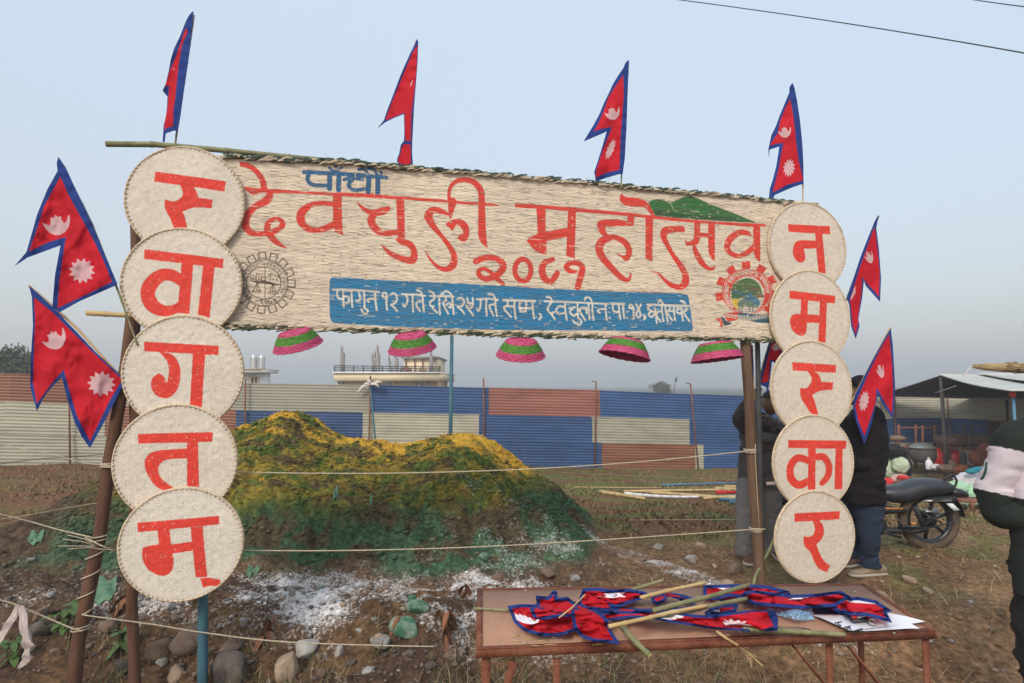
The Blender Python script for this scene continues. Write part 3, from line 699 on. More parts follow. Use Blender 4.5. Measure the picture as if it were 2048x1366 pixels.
# ================================================================ THE LONG WOVEN PANEL
tx = [430, 440, 600, 700, 760, 1000, 1160, 1300, 1450, 1560, 1600]
ty = [309, 310, 320, 322.5, 330, 349, 362.6, 376, 390, 402, 406]
bx_ = [430, 460, 700, 867, 1160, 1385, 1560, 1600]
by_ = [652, 654, 660, 665, 673.5, 677, 681, 682]
uL, uR = Suv(440, 480)[0], Suv(1590, 540)[0]
tu = [Suv(x, y) for x, y in zip(tx, ty)]; bu = [Suv(x, y) for x, y in zip(bx_, by_)]
def ztop(u): return np.interp(u, [a for a, _ in tu], [b for _, b in tu])
def zbot(u): return np.interp(u, [a for a, _ in bu], [b for _, b in bu])
cv = Canvas(uL - .1, uR + .1, float(min(b for _, b in bu)) - .05, float(max(b for _, b in tu)) + .05, .0018)
def wsc(k, p, w):       # brush width (region pixels, full) -> half width on the panel in metres
    x, y = reg(k, p); a = Suv(x, y); b = Suv(x, y + 1); return abs(a[1] - b[1]) * w / RG[k][2] / 2
def BR(k, pts, col=RED, smooth=True):
    q = [reg(k, p) for p in pts]; cv.stroke([Suv(*a) for a in q], [max(wsc(k, p, p[2]), .0004) for p in pts], col, smooth)
def BRw(k, w, pts, col=CREAM, smooth=True): BR(k, [(p[0], p[1], w) for p in pts], col, smooth)
def FP(k, pts, col=RED): cv.poly([Suv(*reg(k, p)) for p in pts], col)
# --- festival name, red brush letters
FP(1, [(905, 203), (960, 208), (1010, 235), (1060, 290), (1085, 345), (1088, 395), (1045, 400), (1042, 340), (1015, 290), (975, 250), (910, 235)])
FP(1, [(930, 368), (1075, 380), (1300, 395), (1500, 403), (1821, 412), (1821, 436), (1500, 426), (1300, 412), (1110, 408), (1040, 405), (1000, 425), (955, 400)])
FP(2, [(0, 306), (340, 325), (700, 360), (1000, 380), (1070, 392), (1068, 404), (990, 402), (700, 380), (340, 350), (0, 336)])
BR(1, [(1108, 405, 34), (1085, 455, 52), (1005, 500, 40), (955, 560, 48), (945, 620, 50), (985, 668, 40), (1060, 674, 34), (1140, 655, 38), (1185, 620, 36), (1178, 588, 30), (1140, 578, 30), (1098, 600, 34), (1088, 650, 40), (1115, 695, 44), (1155, 735, 34), (1216, 770, 3)])
BR(1, [(1515, 480, 34), (1440, 474, 30), (1370, 488, 36), (1312, 535, 52), (1308, 592, 52), (1350, 640, 42), (1420, 650, 36), (1480, 632, 42), (1535, 610, 50)])
FP(1, [(1515, 412), (1572, 420), (1575, 640), (1585, 686), (1548, 672), (1515, 655)])
BR(2, [(50, 370, 3), (95, 418, 28), (160, 448, 46), (235, 438, 56), (278, 415, 30)])
BR(2, [(180, 455, 40), (152, 505, 56), (185, 565, 54), (250, 598, 42), (345, 588, 40)])
FP(2, [(332, 345), (392, 348), (396, 635), (345, 632)])
BR(2, [(335, 640, 14), (375, 658, 46), (430, 678, 50), (462, 730, 42), (448, 790, 60), (380, 782, 44), (290, 742, 36), (220, 675, 3)])
BR(2, [(705, 462, 22), (650, 438, 44), (592, 432, 46), (565, 478, 62), (600, 548, 44), (660, 620, 30), (720, 700, 38), (750, 770, 46), (738, 830, 54), (690, 858, 38), (630, 838, 28), (580, 788, 18), (535, 720, 3)])
BR(2, [(738, 372, 62), (728, 425, 44), (722, 492, 10)])
FP(2, [(685, 532), (712, 512), (760, 490), (820, 503), (855, 545), (862, 600), (840, 655), (810, 662), (770, 635), (790, 605), (815, 600), (812, 575), (790, 545), (765, 535), (738, 582)])
BR(2, [(716, 372, 24), (714, 295, 26), (748, 235, 30), (820, 212, 38), (892, 232, 46), (940, 292, 48), (948, 372, 46), (948, 500, 54), (950, 610, 60)])
FP(2, [(920, 600), (978, 600), (990, 708), (932, 662)])
FP(3, [(38, 252), (230, 262), (560, 292), (900, 322), (1100, 345), (1300, 368), (1560, 392), (1940, 410), (1940, 434), (1800, 432), (1540, 412), (1300, 392), (1080, 368), (900, 350), (560, 322), (230, 294), (38, 284)])
FP(3, [(200, 285), (270, 290), (270, 468), (438, 436), (436, 505), (276, 542), (276, 640), (235, 640), (170, 600), (125, 535), (150, 510), (210, 484)])
FP(3, [(440, 312), (502, 315), (490, 668), (425, 655)]); BR(3, [(488, 660, 8), (484, 700, 6)])
FP(3, [(893, 342), (946, 346), (940, 425), (800, 428), (728, 430), (722, 455), (745, 492), (700, 500), (670, 460), (656, 410), (680, 376), (800, 372), (892, 386)])
BR(3, [(722, 505, 28), (800, 512, 40), (868, 545, 52), (905, 610, 50), (885, 668, 46), (850, 655, 20), (808, 632, 3)])
BR(3, [(770, 515, 36), (705, 535, 60), (676, 590, 66), (700, 660, 60), (770, 742, 52), (840, 812, 46), (890, 836, 32), (914, 808, 18), (914, 768, 3)])
FP(3, [(1030, 358), (1088, 362), (1082, 640), (1083, 695), (1028, 672)])
FP(3, [(848, 172), (868, 203), (960, 208), (1025, 225), (1062, 262), (1100, 342), (1070, 342), (1042, 292), (980, 272), (900, 277), (850, 255), (828, 212)])
BR(3, [(1305, 450, 52), (1240, 448, 48), (1180, 462, 60), (1166, 505, 52), (1198, 575, 40), (1240, 650, 36), (1290, 720, 46), (1328, 790, 54), (1330, 850, 62), (1290, 888, 46), (1220, 872, 40), (1160, 822, 24), (1120, 782, 12), (1065, 770, 3)])
FP(3, [(1397, 395), (1443, 400), (1441, 556), (1400, 575), (1335, 575), (1322, 512), (1345, 545), (1385, 535), (1398, 500)])
FP(3, [(1438, 475), (1508, 480), (1506, 512), (1438, 508)])
BR(3, [(1398, 590, 34), (1418, 640, 48), (1452, 700, 50), (1500, 745, 32), (1542, 748, 22), (1552, 722, 3)])
FP(3, [(1503, 408), (1554, 410), (1552, 692), (1500, 655)])
BR(3, [(1828, 500, 8), (1800, 480, 40), (1740, 475, 44), (1668, 525, 54), (1645, 595, 50), (1695, 645, 38), (1770, 645, 38), (1855, 580, 46)])
FP(3, [(1842, 420), (1896, 424), (1898, 700), (1842, 662)])
# --- year
BR(2, [(905, 802, 44), (960, 777, 44), (1040, 777, 42), (1092, 812, 50), (1095, 862, 50), (1040, 908, 46), (980, 927, 40), (935, 908, 40), (925, 872, 34), (960, 855, 28), (1010, 880, 30), (1060, 930, 38), (1098, 962, 30)])
_t = np.linspace(0, 2 * math.pi, 15); BR(2, [(1242 + 58 * math.cos(a), 865 + 78 * math.sin(a), 38) for a in _t])
BR(2, [(1458, 787, 34), (1400, 812, 44), (1380, 860, 52), (1392, 915, 54), (1436, 948, 40), (1472, 915, 44), (1490, 885, 38)])
BR(3, [(505, 772, 16), (455, 768, 40), (425, 735, 42), (458, 708, 34), (515, 708, 42), (548, 742, 50), (535, 805, 52), (512, 890, 48)])
# --- mountains
FP(3, [(1050, 245), (1085, 222), (1135, 218), (1175, 230), (1215, 250), (1290, 215), (1355, 194), (1395, 198), (1500, 252), (1700, 328), (1872, 402), (1560, 388), (1400, 374), (1100, 345), (1075, 290)], GREEN)
FP(3, [(1095, 300), (1250, 320), (1400, 345), (1650, 350), (1800, 388), (1560, 388), (1400, 374), (1100, 345)], (.02, .085, .03))
BRw(3, 5, [(1205, 238), (1228, 270), (1246, 305)], (.45, .42, .25)); BRw(3, 4, [(1215, 252), (1290, 214), (1350, 193)], (.30, .36, .16))
# --- blue fifth-edition word
def BL(k, w, *ls):
    for l in ls: BRw(k, w * 1.25, l, BLUE2)
RG[7] = (200, 260, 2.438)
BL(7, 17, [(995, 204), (1200, 213), (1396, 230)])
BL(7, 16, [(1018, 215), (1012, 242), (1040, 266), (1118, 270)]); BL(7, 19, [(1120, 212), (1119, 284)], [(1165, 215), (1163, 290)], [(1312, 222), (1308, 298)], [(1356, 228), (1355, 302)])
BL(7, 11, [(1118, 182), (1132, 192), (1158, 193), (1178, 181)]); BL(7, 13, [(1148, 174), (1150, 175)])
BL(7, 15, [(1192, 240), (1225, 232), (1285, 238)], [(1232, 240), (1212, 264), (1236, 290), (1302, 284)])
BL(7, 12, [(1262, 190), (1290, 190), (1312, 222)], [(1308, 186), (1335, 190), (1354, 224)]); BL(7, 14, [(1370, 205), (1372, 206)])
# --- blue panel
FP(0, [(659, 562), (661, 556), (666, 553.5), (700, 555), (800, 562), (860, 563.5), (1000, 572), (1160, 580.5), (1368, 587.5), (1375, 590), (1377.5, 596), (1385.5, 655), (1384.5, 662.5), (1300, 662.5), (1160, 660.5), (1020, 661), (867, 657), (700, 649), (668, 647), (662, 643), (659, 630)], BLUE)
BRw(0, 1.0, [(1000, 570.5), (1160, 579), (1368, 586)], (.45, .09, .06))
def TA(*ls):
    for l in ls: BRw('a', 21, l, (.66, .60, .50))
def TB(*ls):
    for l in ls: BRw('b', 20, l, (.66, .60, .50))
TA([(85, 215), (340, 222), (600, 245)], [(200, 228), (203, 320), (207, 405)], [(140, 225), (133, 270), (150, 312), (200, 325)], [(205, 300), (240, 290), (265, 312), (258, 352), (238, 368)], [(293, 235), (297, 330), (302, 412)],
   [(372, 240), (388, 295), (375, 340), (345, 338)], [(430, 240), (437, 330), (437, 420)], [(405, 435), (420, 475), (462, 480), (474, 445), (440, 425)], [(550, 318), (495, 318), (472, 335), (485, 355)], [(553, 245), (560, 350), (573, 442)],
   [(680, 308), (648, 300), (636, 268), (660, 250), (685, 275), (680, 350), (687, 438)], [(725, 275), (755, 258), (790, 278), (795, 330), (770, 368), (732, 385), (755, 402), (798, 452)],
   [(850, 268), (980, 272), (1108, 285)], [(895, 278), (915, 320), (905, 370), (880, 402), (862, 375)], [(968, 280), (972, 370), (976, 462)], [(1080, 288), (1085, 370), (1095, 465)], [(1085, 345), (1035, 350), (1010, 382), (1050, 455)], [(1018, 222), (1055, 238), (1082, 285)],
   [(1165, 288), (1250, 290)], [(1215, 295), (1200, 328), (1165, 352), (1168, 395), (1205, 402), (1190, 420), (1240, 472)], [(1152, 232), (1195, 252), (1215, 290)],
   [(1262, 290), (1305, 262), (1325, 238), (1370, 245), (1412, 295)], [(1262, 290), (1266, 380), (1272, 490)], [(1262, 292), (1350, 290), (1425, 297)], [(1328, 298), (1340, 338), (1308, 368), (1362, 482)], [(1345, 385), (1375, 365), (1400, 385), (1375, 412), (1400, 410)], [(1408, 300), (1415, 390), (1425, 488)],
   [(1468, 322), (1512, 310), (1540, 350), (1515, 398), (1468, 408), (1500, 432), (1542, 485)], [(1572, 310), (1590, 368), (1632, 372)], [(1635, 310), (1632, 400), (1592, 428), (1565, 405)], [(1592, 440), (1640, 500)],
   [(1678, 325), (1800, 320), (1912, 332)], [(1722, 335), (1720, 400), (1700, 452), (1682, 430)], [(1785, 330), (1782, 410), (1790, 502)], [(1885, 330), (1888, 420), (1902, 508)], [(1885, 380), (1835, 385), (1820, 412), (1862, 502)], [(1805, 268), (1858, 275), (1885, 325)])
TB([(30, 208), (200, 212), (358, 218)], [(75, 215), (75, 258), (38, 290), (112, 378)], [(72, 268), (145, 270)], [(145, 215), (148, 310), (160, 395)], [(200, 220), (203, 315), (262, 318)], [(268, 220), (262, 325)], [(262, 290), (335, 290)], [(330, 222), (335, 310), (347, 392)], [(210, 322), (212, 290), (262, 290)], [(405, 350), (422, 372), (400, 405)],
   [(450, 218), (700, 228), (980, 240)], [(520, 230), (500, 265), (484, 300), (515, 340), (550, 330), (528, 352), (560, 402)], [(475, 175), (515, 185), (530, 225)], [(662, 280), (605, 270), (572, 310), (600, 348), (668, 335)], [(665, 235), (668, 320), (682, 408)],
   [(705, 290), (768, 280)], [(735, 295), (715, 330), (750, 365), (792, 345)], [(790, 240), (797, 382)], [(797, 390), (832, 420), (818, 457), (780, 447), (745, 420)], [(905, 295), (855, 285), (812, 312), (872, 412)], [(852, 290), (880, 300), (885, 340)], [(905, 240), (907, 320), (917, 402)], [(865, 202), (885, 175), (922, 190), (942, 235)], [(945, 240), (945, 320), (957, 408)],
   [(990, 240), (1105, 245)], [(1075, 300), (1015, 302), (1000, 322), (1020, 335)], [(1080, 245), (1083, 320), (1092, 408)], [(1120, 388), (1123, 391)], [(1130, 243), (1275, 247)], [(1160, 250), (1155, 305), (1195, 330), (1222, 318)], [(1215, 250), (1222, 330), (1232, 402)], [(1260, 250), (1263, 320), (1272, 388)], [(1300, 388), (1303, 392)],
   [(1352, 290), (1325, 282), (1328, 258), (1350, 258), (1366, 290), (1368, 400)], [(1395, 250), (1432, 325), (1435, 372), (1408, 382), (1398, 345), (1445, 250)], [(1472, 370), (1490, 382), (1472, 405)],
   [(1505, 250), (1700, 258), (1935, 265)], [(1540, 260), (1512, 290), (1548, 318), (1520, 350), (1550, 378), (1582, 345), (1562, 318)], [(1588, 290), (1605, 440)], [(1655, 262), (1660, 340), (1672, 422)], [(1652, 320), (1612, 330), (1600, 360), (1642, 425)], [(1620, 230), (1640, 208), (1672, 250)], [(1690, 262), (1700, 340), (1716, 425)],
   [(1740, 265), (1736, 305), (1710, 330), (1762, 412)], [(1740, 320), (1780, 320)], [(1780, 265), (1782, 340), (1792, 412)], [(1808, 275), (1832, 290), (1808, 318), (1835, 345), (1862, 322)], [(1855, 265), (1860, 340), (1872, 415)], [(1905, 268), (1908, 308), (1880, 330), (1938, 422)], [(1850, 215), (1882, 225), (1902, 262)])
# --- left emblem: gear with scales, drawn in dark line
def EL(w, *ls, sm_=False):
    for l in ls: BRw('l', w * 1.35, l, DK, sm_)
def ring(k, cx, cy, rx, ry, w, col, a0=0, a1=360, n=40):
    BRw(k, w, [(cx + rx * math.cos(R(a)), cy + ry * math.sin(R(a))) for a in np.linspace(a0, a1, n)], col)
ring('l', 540, 692, 425, 426, 17, DK); ring('l', 540, 692, 398, 400, 9, DK); ring('l', 520, 688, 315, 292, 17, DK)
for k in range(15):
    a = R(-95 + k * 24); pts = []
    for da, rr in ((-8.5, 434), (-6.5, 560), (6.5, 560), (8.5, 434)): pts.append((540 + rr * math.cos(a + R(da)), 692 + rr * math.sin(a + R(da))))
    EL(14, pts)
EL(9, [(545, 400), (545, 975)], [(395, 515), (395, 665)], [(395, 515), (555, 600), (650, 520), (830, 610)], [(270, 520), (395, 585), (395, 560)], [(650, 520), (645, 660)], [(820, 560), (838, 715)], [(285, 570), (290, 655), (400, 660), (545, 650), (770, 720), (838, 715)],
   [(400, 690), (330, 830)], [(400, 690), (465, 840)], [(400, 690), (400, 830)], [(690, 700), (630, 850)], [(690, 700), (745, 860)], [(690, 700), (685, 860)])
EL(20, [(345, 665), (540, 655), (775, 730)], [(400, 688), (540, 690), (770, 728)])
ring('l', 392, 848, 78, 25, 12, DK, n=16); ring('l', 685, 868, 80, 25, 12, DK, n=16)
for (x, y) in ((325, 610), (370, 615), (435, 610), (480, 612), (690, 620), (755, 632)): EL(16, [(x, y - 14), (x + 3, y + 14)])
def glyphs(k, cx, cy, rx, ry, a0, a1, n, h, w, col, seed):
    """small hand lettering along an arc: head bar, stems and bowls"""
    r_ = random.Random(seed)
    for i in range(n):
        a = a0 + (a1 - a0) * (i + .5) / n; c_, s_ = math.cos(R(a)), math.sin(R(a)); ux, uy = -s_, c_
        def pt(t, q): return (cx + (rx + q) * c_ + ux * t, cy + (ry + q) * s_ + uy * t)
        st = h * .45
        BRw(k, w, [pt(-st, h * .4), pt(st, h * .4)], col, False)
        if r_.random() < .8: BRw(k, w, [pt(st * .5, h * .4), pt(st * .5, -h * .5)], col, False)
        t = r_.choice((0, 1, 2))
        if t == 0: BRw(k, w, [pt(st * .5, 0), pt(-st * .4, h * .15), pt(-st * .5, -h * .25), pt(st * .4, -h * .3)], col)
        elif t == 1: BRw(k, w, [pt(-st * .3, h * .4), pt(-st * .2, -h * .1), pt(-st * .6, -h * .3)], col)
        else: BRw(k, w, [pt(-st * .6, h * .1), pt(st * .4, h * .05), pt(-st * .2, -h * .45)], col)
glyphs('l', 525, 690, 358, 345, 205, 335, 13, 52, 9, DK, 1); glyphs('l', 528, 690, 358, 345, 340, 392, 6, 52, 9, DK, 2); glyphs('l', 535, 690, 380, 345, 128, 200, 8, 55, 11, DK, 3)
BRw('l', 26, [(800, 940), (801, 946)], DK)
EL(13, [(445, 1012), (480, 998), (500, 1015), (470, 1045), (515, 1070)], [(540, 1030), (560, 1008), (590, 1020), (590, 1055), (560, 1062), (540, 1030)], [(615, 1010), (618, 1050), (650, 1072), (672, 1045), (650, 1020)], [(720, 1020), (700, 1000), (715, 985), (735, 1010), (755, 1055)], [(245, 995), (310, 955)], [(380, 1010), (420, 1015)], sm_=True)
# --- right emblem: red gear with hill, trees and a grazing beast, ribbon below
for k in range(11):
    a = R(-92 + k * 32.7)
    if 50 < math.degrees(a) < 150: continue
    pts = [(712 + rr * 1.02 * math.cos(a + R(da)), 635 + rr * .97 * math.sin(a + R(da))) for da, rr in ((-9.5, 365), (-8, 475), (8, 475), (9.5, 365))]
    FP('r', pts, RED)
el = lambda cx, cy, rx, ry, n=40: [(cx + rx * math.cos(2 * math.pi * i / n), cy + ry * math.sin(2 * math.pi * i / n)) for i in range(n)]
FP('r', el(712, 632, 388, 348), RED); ring('r', 712, 632, 366, 328, 9, CREAM); FP('r', el(718, 680, 262, 280), CREAM)
FP('r', [(715, 415), (800, 440), (870, 490), (925, 570), (945, 690), (900, 740), (700, 720), (560, 745), (480, 740), (470, 640), (500, 500), (600, 460)], (.06, .14, .045))
for (x, y, w, c) in ((560, 650, 60, (.04, .13, .14)), (640, 680, 50, (.04, .12, .12)), (600, 520, 30, (.16, .20, .08)), (700, 560, 34, (.10, .10, .05)), (830, 600, 50, (.14, .10, .06)), (900, 700, 60, (.20, .12, .08)), (780, 520, 30, (.14, .2, .07)), (520, 600, 30, (.10, .09, .05))):
    BRw('r', w, [(x - 50, y), (x, y - 6), (x + 50, y + 4)], c)
FP('r', [(485, 740), (560, 750), (620, 760), (570, 890), (530, 880), (490, 800)], (.62, .42, .03))
FP('r', [(740, 645), (790, 650), (800, 700), (870, 730), (915, 790), (900, 850), (820, 860), (700, 780), (640, 750), (720, 700)], (.04, .17, .26))
BR('r', [(590, 830, 60), (640, 810, 110), (730, 810, 110), (790, 830, 80), (830, 850, 50), (880, 868, 26)], (.13, .20, .15)); BRw('r', 10, [(640, 790), (650, 860)], (.03, .05, .04)); BRw('r', 10, [(720, 780), (735, 850)], (.03, .05, .04))
for x in (600, 640, 755, 800): BRw('r', 15, [(x, 860), (x - 6, 925)], (.05, .07, .06))
BRw('r', 7, [(820, 915), (860, 918)], (.05, .07, .06)); BRw('r', 10, [(560, 925), (700, 935), (850, 940)], (.05, .10, .12))
glyphs('r', 712, 640, 312, 300, 130, 205, 8, 62, 13, CREAM, 4); glyphs('r', 712, 640, 312, 290, 208, 300, 10, 62, 13, CREAM, 5); glyphs('r', 712, 640, 312, 300, 310, 362, 6, 58, 13, CREAM, 6); BRw('r', 36, [(1012, 835), (1014, 838)], CREAM)
FP('r', [(350, 960), (520, 945), (640, 940), (600, 1060), (420, 1085)], RED)
FP('r', [(560, 955), (700, 950), (860, 990), (1090, 955), (1100, 1100), (980, 1112), (820, 1095), (700, 1050), (590, 1050)], (.03, .10, .15))
FP('r', [(310, 1020), (350, 1015), (410, 1090), (490, 1100), (450, 1140), (360, 1150), (340, 1080)], (.05, .08, .10)); FP('r', [(222, 1045), (310, 1035), (345, 1090), (345, 1170), (300, 1170), (315, 1105)], RED)
for i in range(15):
    x = 395 + i * 46; y = 1008 + 22 * math.sin(i * .35 - .6) + (18 if i > 7 else 0) * 1
    BRw('r', 13, [(x - 18, y - 26), (x + 18, y - 24)], CREAM, False); BRw('r', 13, [(x + 8, y - 24), (x + 8, y + 24)], CREAM, False); BRw('r', 13, [(x - 14, y - 10), (x - 12, y + 14), (x + 6, y + 4)], CREAM)

# --- the woven sheet itself: rows of flat strips pushed in and out by the ribs behind
NR = 104; SUB = 2; NU = 1500
us = np.linspace(uL, uR, NU); top = ztop(us) - .012; bot = zbot(us) + .012
nv = NR * SUB + 1; jj = np.arange(nv); rowf = jj / SUB
U = np.repeat(us[:, None], nv, 1); T = np.repeat((rowf / NR)[None], NU, 0)
wob = .0035 * (fbm(U * 3, T * 30, 2, 80) - .5)
Z = top[:, None] + (bot - top)[:, None] * T + wob
row = np.minimum((jj // SUB), NR - 1)
edge = (jj % SUB == 0)
rib = .055; ph = (row % 2) * .5 + .25 * vnoise(row * 3.1, row * 0., 81)
wv = np.sin(2 * math.pi * (U / rib / 2 + ph[None]))
jitr = vnoise(U * 14, np.repeat((row * 7.7)[None], NU, 0), 82)
D = .0014 * wv * np.where(edge, .25, 1)[None] + np.where(edge, -.0035, 0)[None] + .0035 * (jitr - .5)
D += .018 * (fbm(U * 1.1, T * 1.5, 2, 83) - .5)
Vs = Sxyz(U.ravel(), Z.ravel(), D.ravel())
c, a = cv.get(U.ravel(), Z.ravel())
rowN = np.repeat((row * 5.3)[None], NU, 0)
st = vnoise(U * 9, rowN, 84); st2 = vnoise(U * 60, rowN * 3, 85); big = fbm(U * 2.2, T * 4, 3, 86)
base = np.array((.63, .525, .405))[None] * (.74 + .30 * st + .22 * big.reshape(U.shape) * 1.0 + .10 * st2).reshape(-1, 1)
dash = (sm(.70, .80, vnoise(U * 26 + row * 3.3, rowN, 87)) * edge[None] * .55 + sm(.80, .86, vnoise(U * 55, rowN * 1.3, 91)) * sm(.45, .6, fbm(U * 1.6, T * 2.5, 3, 92)) * sm(.9, 1, np.cos(2 * math.pi * U / rib)) * .6).reshape(-1, 1)
base = base * (1 - dash)
a2 = a.copy()
skip = (vnoise(U * 28, rowN * 1.9, 88) > .84) & np.repeat((jj % SUB != 1)[None], NU, 0)     # the brush missed the sunk edges of some strips
a2[skip.ravel()] *= .25
a2 = a2 * (.90 + .10 * st.ravel()); shade = (.78 + .40 * st.ravel() + .14 * (st2.ravel() - .5))[:, None]
colr = base * (1 - a2[:, None]) + c * shade * a2[:, None]
ia = (np.arange(NU - 1)[:, None] * nv + np.arange(nv - 1)[None]).ravel()
FF = np.stack((ia, ia + 1, ia + nv + 1, ia + nv), 1)
M_weave = mat('painted_cane_weave', (1, 1, 1), .72, .08, 40, .35, 160, attr=True, stretch=(.5, .5, 3), spec=.25)
cen = S(1010, 680); 
sign = thing('welcome_sign', 'long woven cane gate panel with red Devanagari lettering and a blue band', 'sign', cen)
o_ = np.array(ROOT[sign.name])
link('woven_panel', mesh_np('woven_panel', Vs - o_, FF, np.clip(colr, 0, 1), True), M_weave, sign)
# backing (the ribs that carry the weave)
M_cane = mat('raw_cane', (.50, .39, .25), .75, .25, 12, .4, 60)
M_rim = mat('green_bamboo_lashing', (.085, .095, .05), .8, .4, 25, .5, 60, col2=(.20, .17, .09))
m = MB()
for k in range(0, NU, 22):
    m.bar(Vector(Sxyz(us[k], top[k] - .005, -.012)), Vector(Sxyz(us[k], bot[k] + .005, -.012)), .012, .004)
m.build('rib', M_cane, sign)
m = MB()
m.add([Vector(Sxyz(u, z, -.024)) for u in (uL, uR) for z in (float(ztop(u)) - .03, float(zbot(u)) + .03)], [(0, 1, 3, 2)])
m.build('backing_mat', M_cane, sign)
# plaited edges
def plait(edgez, thick, seed, kname, colsets, dn):
    r_ = random.Random(seed); V = []; Fc = []; C = []
    n = int((uR - uL) / .011)
    for k in range(n):
        u = uL + (uR - uL) * k / n + r_.uniform(-.004, .004); z = float(edgez(u))
        L_ = r_.uniform(.045, .085); s_ = r_.choice((-1, 1)) * .35 if r_.random() < .15 else dn * .30
        q = r_.uniform(-.4, 1.0) * thick; w = r_.uniform(.0035, .0065); of = .012 + r_.uniform(0, .018)
        p = [Vector(Sxyz(u - L_ / 2, z + q - s_ * .02, of - .012)), Vector(Sxyz(u, z + q, of + .004)), Vector(Sxyz(u + L_ / 2, z + q + s_ * .02, of - .012))]
        b = len(V); 
        for t in p: V += [t + Vector((0, 0, w)), t - Vector((0, 0, w))]
        Fc += [(b, b + 1, b + 3, b + 2), (b + 2, b + 3, b + 5, b + 4)]
        frac = (q / thick + .4) / 1.4
        cc = colsets[0] if r_.random() < (frac if dn > 0 else 1 - frac) else colsets[1]; f_ = r_.uniform(.6, 1.25)
        C += [[x * f_ for x in cc]] * 6
    me = mesh_np(kname, np.array(V) - o_, Fc, np.array(C), True); o = link(kname, me, M_weave, sign); return tag(o, kind='stuff')
plait(lambda u: ztop(u) - .012, .020, 1, 'plaited_top_edge', ((.055, .085, .065), (.52, .42, .29)), 1)
plait(lambda u: zbot(u) + .012, -.030, 2, 'plaited_bottom_edge', ((.07, .085, .045), (.55, .45, .32)), 1)
m = MB(); m.tube([Vector(Sxyz(u, float(ztop(u)) - .008, -.004)) for u in np.linspace(uL, uR, 40)], .011, 6); m.build('top_binding', M_rim, sign, True)
m = MB(); m.tube([Vector(Sxyz(u, float(zbot(u)) + .002, -.004)) for u in np.linspace(uL, uR, 40)], .013, 6); m.build('bottom_binding', M_rim, sign, True)
m = MB(); r_ = random.Random(8)
for k in range(46):        # loose fibre ends
    u = r_.uniform(uL, uR); z = float(ztop(u)) if k % 2 else float(zbot(u)); s_ = 1 if k % 2 else -1
    p = Vector(Sxyz(u, z, .01)); q1 = p + Vector((r_.uniform(-.02, .02), -.01, s_ * r_.uniform(.008, .025))); q2 = q1 + Vector((r_.uniform(-.03, .03), 0, s_ * r_.uniform(-.01, .03)))
    m.tube([p, q1, q2], [.0012, .001, .0006], 4)
tag(m.build('loose_fibres', M_rim, sign), kind='stuff')

# --- round woven trays ------------------------------------------------------------------------------------------
M_tray = mat('painted_bamboo_tray', (1, 1, 1), .7, .05, 60, attr=True, spec=.25)
def twill(m):
    t, N, L, b = nodes_of(m)
    uv = N.new('ShaderNodeUVMap'); uv.uv_map = 'weave'; sp = N.new('ShaderNodeSeparateXYZ'); L.new(uv.outputs[0], sp.inputs[0])
    def M(op, a, c=None, c2=None):
        n = N.new('ShaderNodeMath'); n.operation = op
        for i, v in enumerate((a, c, c2)):
            if v is None: continue
            if isinstance(v, (int, float)): n.inputs[i].default_value = v
            else: L.new(v, n.inputs[i])
        return n.outputs[0]
    A, B = sp.outputs[0], sp.outputs[1]; ca, cb = M('FLOOR', A), M('FLOOR', B); fa = M('ABSOLUTE', M('SUBTRACT', M('FRACT', A), .5)); fb = M('ABSOLUTE', M('SUBTRACT', M('FRACT', B), .5))
    ph = M('LESS_THAN', M('FLOORED_MODULO', M('ADD', ca, cb), 6.0), 3.0); ip = M('SUBTRACT', 1.0, ph)
    ed = M('ADD', M('MULTIPLY', ph, fa), M('MULTIPLY', ip, fb))
    gap = N.new('ShaderNodeMapRange'); gap.inputs[1].default_value = .34; gap.inputs[2].default_value = .5; L.new(ed, gap.inputs[0]); gap = gap.outputs[0]
    wn = N.new('ShaderNodeTexWhiteNoise'); wn.noise_dimensions = '2D'; cx = N.new('ShaderNodeCombineXYZ')
    L.new(M('ADD', M('MULTIPLY', ph, ca), M('MULTIPLY', ip, 50.5)), cx.inputs[0]); L.new(M('ADD', M('MULTIPLY', ip, cb), M('MULTIPLY', ph, 90.5)), cx.inputs[1]); L.new(cx.outputs[0], wn.inputs['Vector'])
    wc_ = N.new('ShaderNodeTexWhiteNoise'); wc_.noise_dimensions = '2D'; cy = N.new('ShaderNodeCombineXYZ'); L.new(M('FLOOR', M('MULTIPLY', A, .5)), cy.inputs[0]); L.new(cb, cy.inputs[1]); L.new(cy.outputs[0], wc_.inputs['Vector'])
    tone = M('ADD', M('MULTIPLY', wn.outputs[0], .10), M('SUBTRACT', .96, M('MULTIPLY', gap, M('ADD', .10, M('MULTIPLY', M('GREATER_THAN', wc_.outputs[0], .84), .45)))))
    old = b.inputs['Base Color'].links[0].from_socket; mu = N.new('ShaderNodeMix'); mu.data_type = 'RGBA'; mu.blend_type = 'MULTIPLY'; mu.inputs[0].default_value = 1; L.new(old, mu.inputs[6])
    cc = N.new('ShaderNodeCombineXYZ'); [L.new(tone, cc.inputs[i]) for i in range(3)]; L.new(cc.outputs[0], mu.inputs[7]); L.new(mu.outputs[2], b.inputs['Base Color'])
    bp = N.new('ShaderNodeBump'); bp.inputs['Strength'].default_value = .6; bp.inputs['Distance'].default_value = .0015; L.new(M('SUBTRACT', 1.0, gap), bp.inputs['Height']); L.new(bp.outputs[0], b.inputs['Normal'])
twill(M_tray)
M_traycane = mat('tray_cane', (.58, .46, .32), .7, .2, 30, .3, 80)
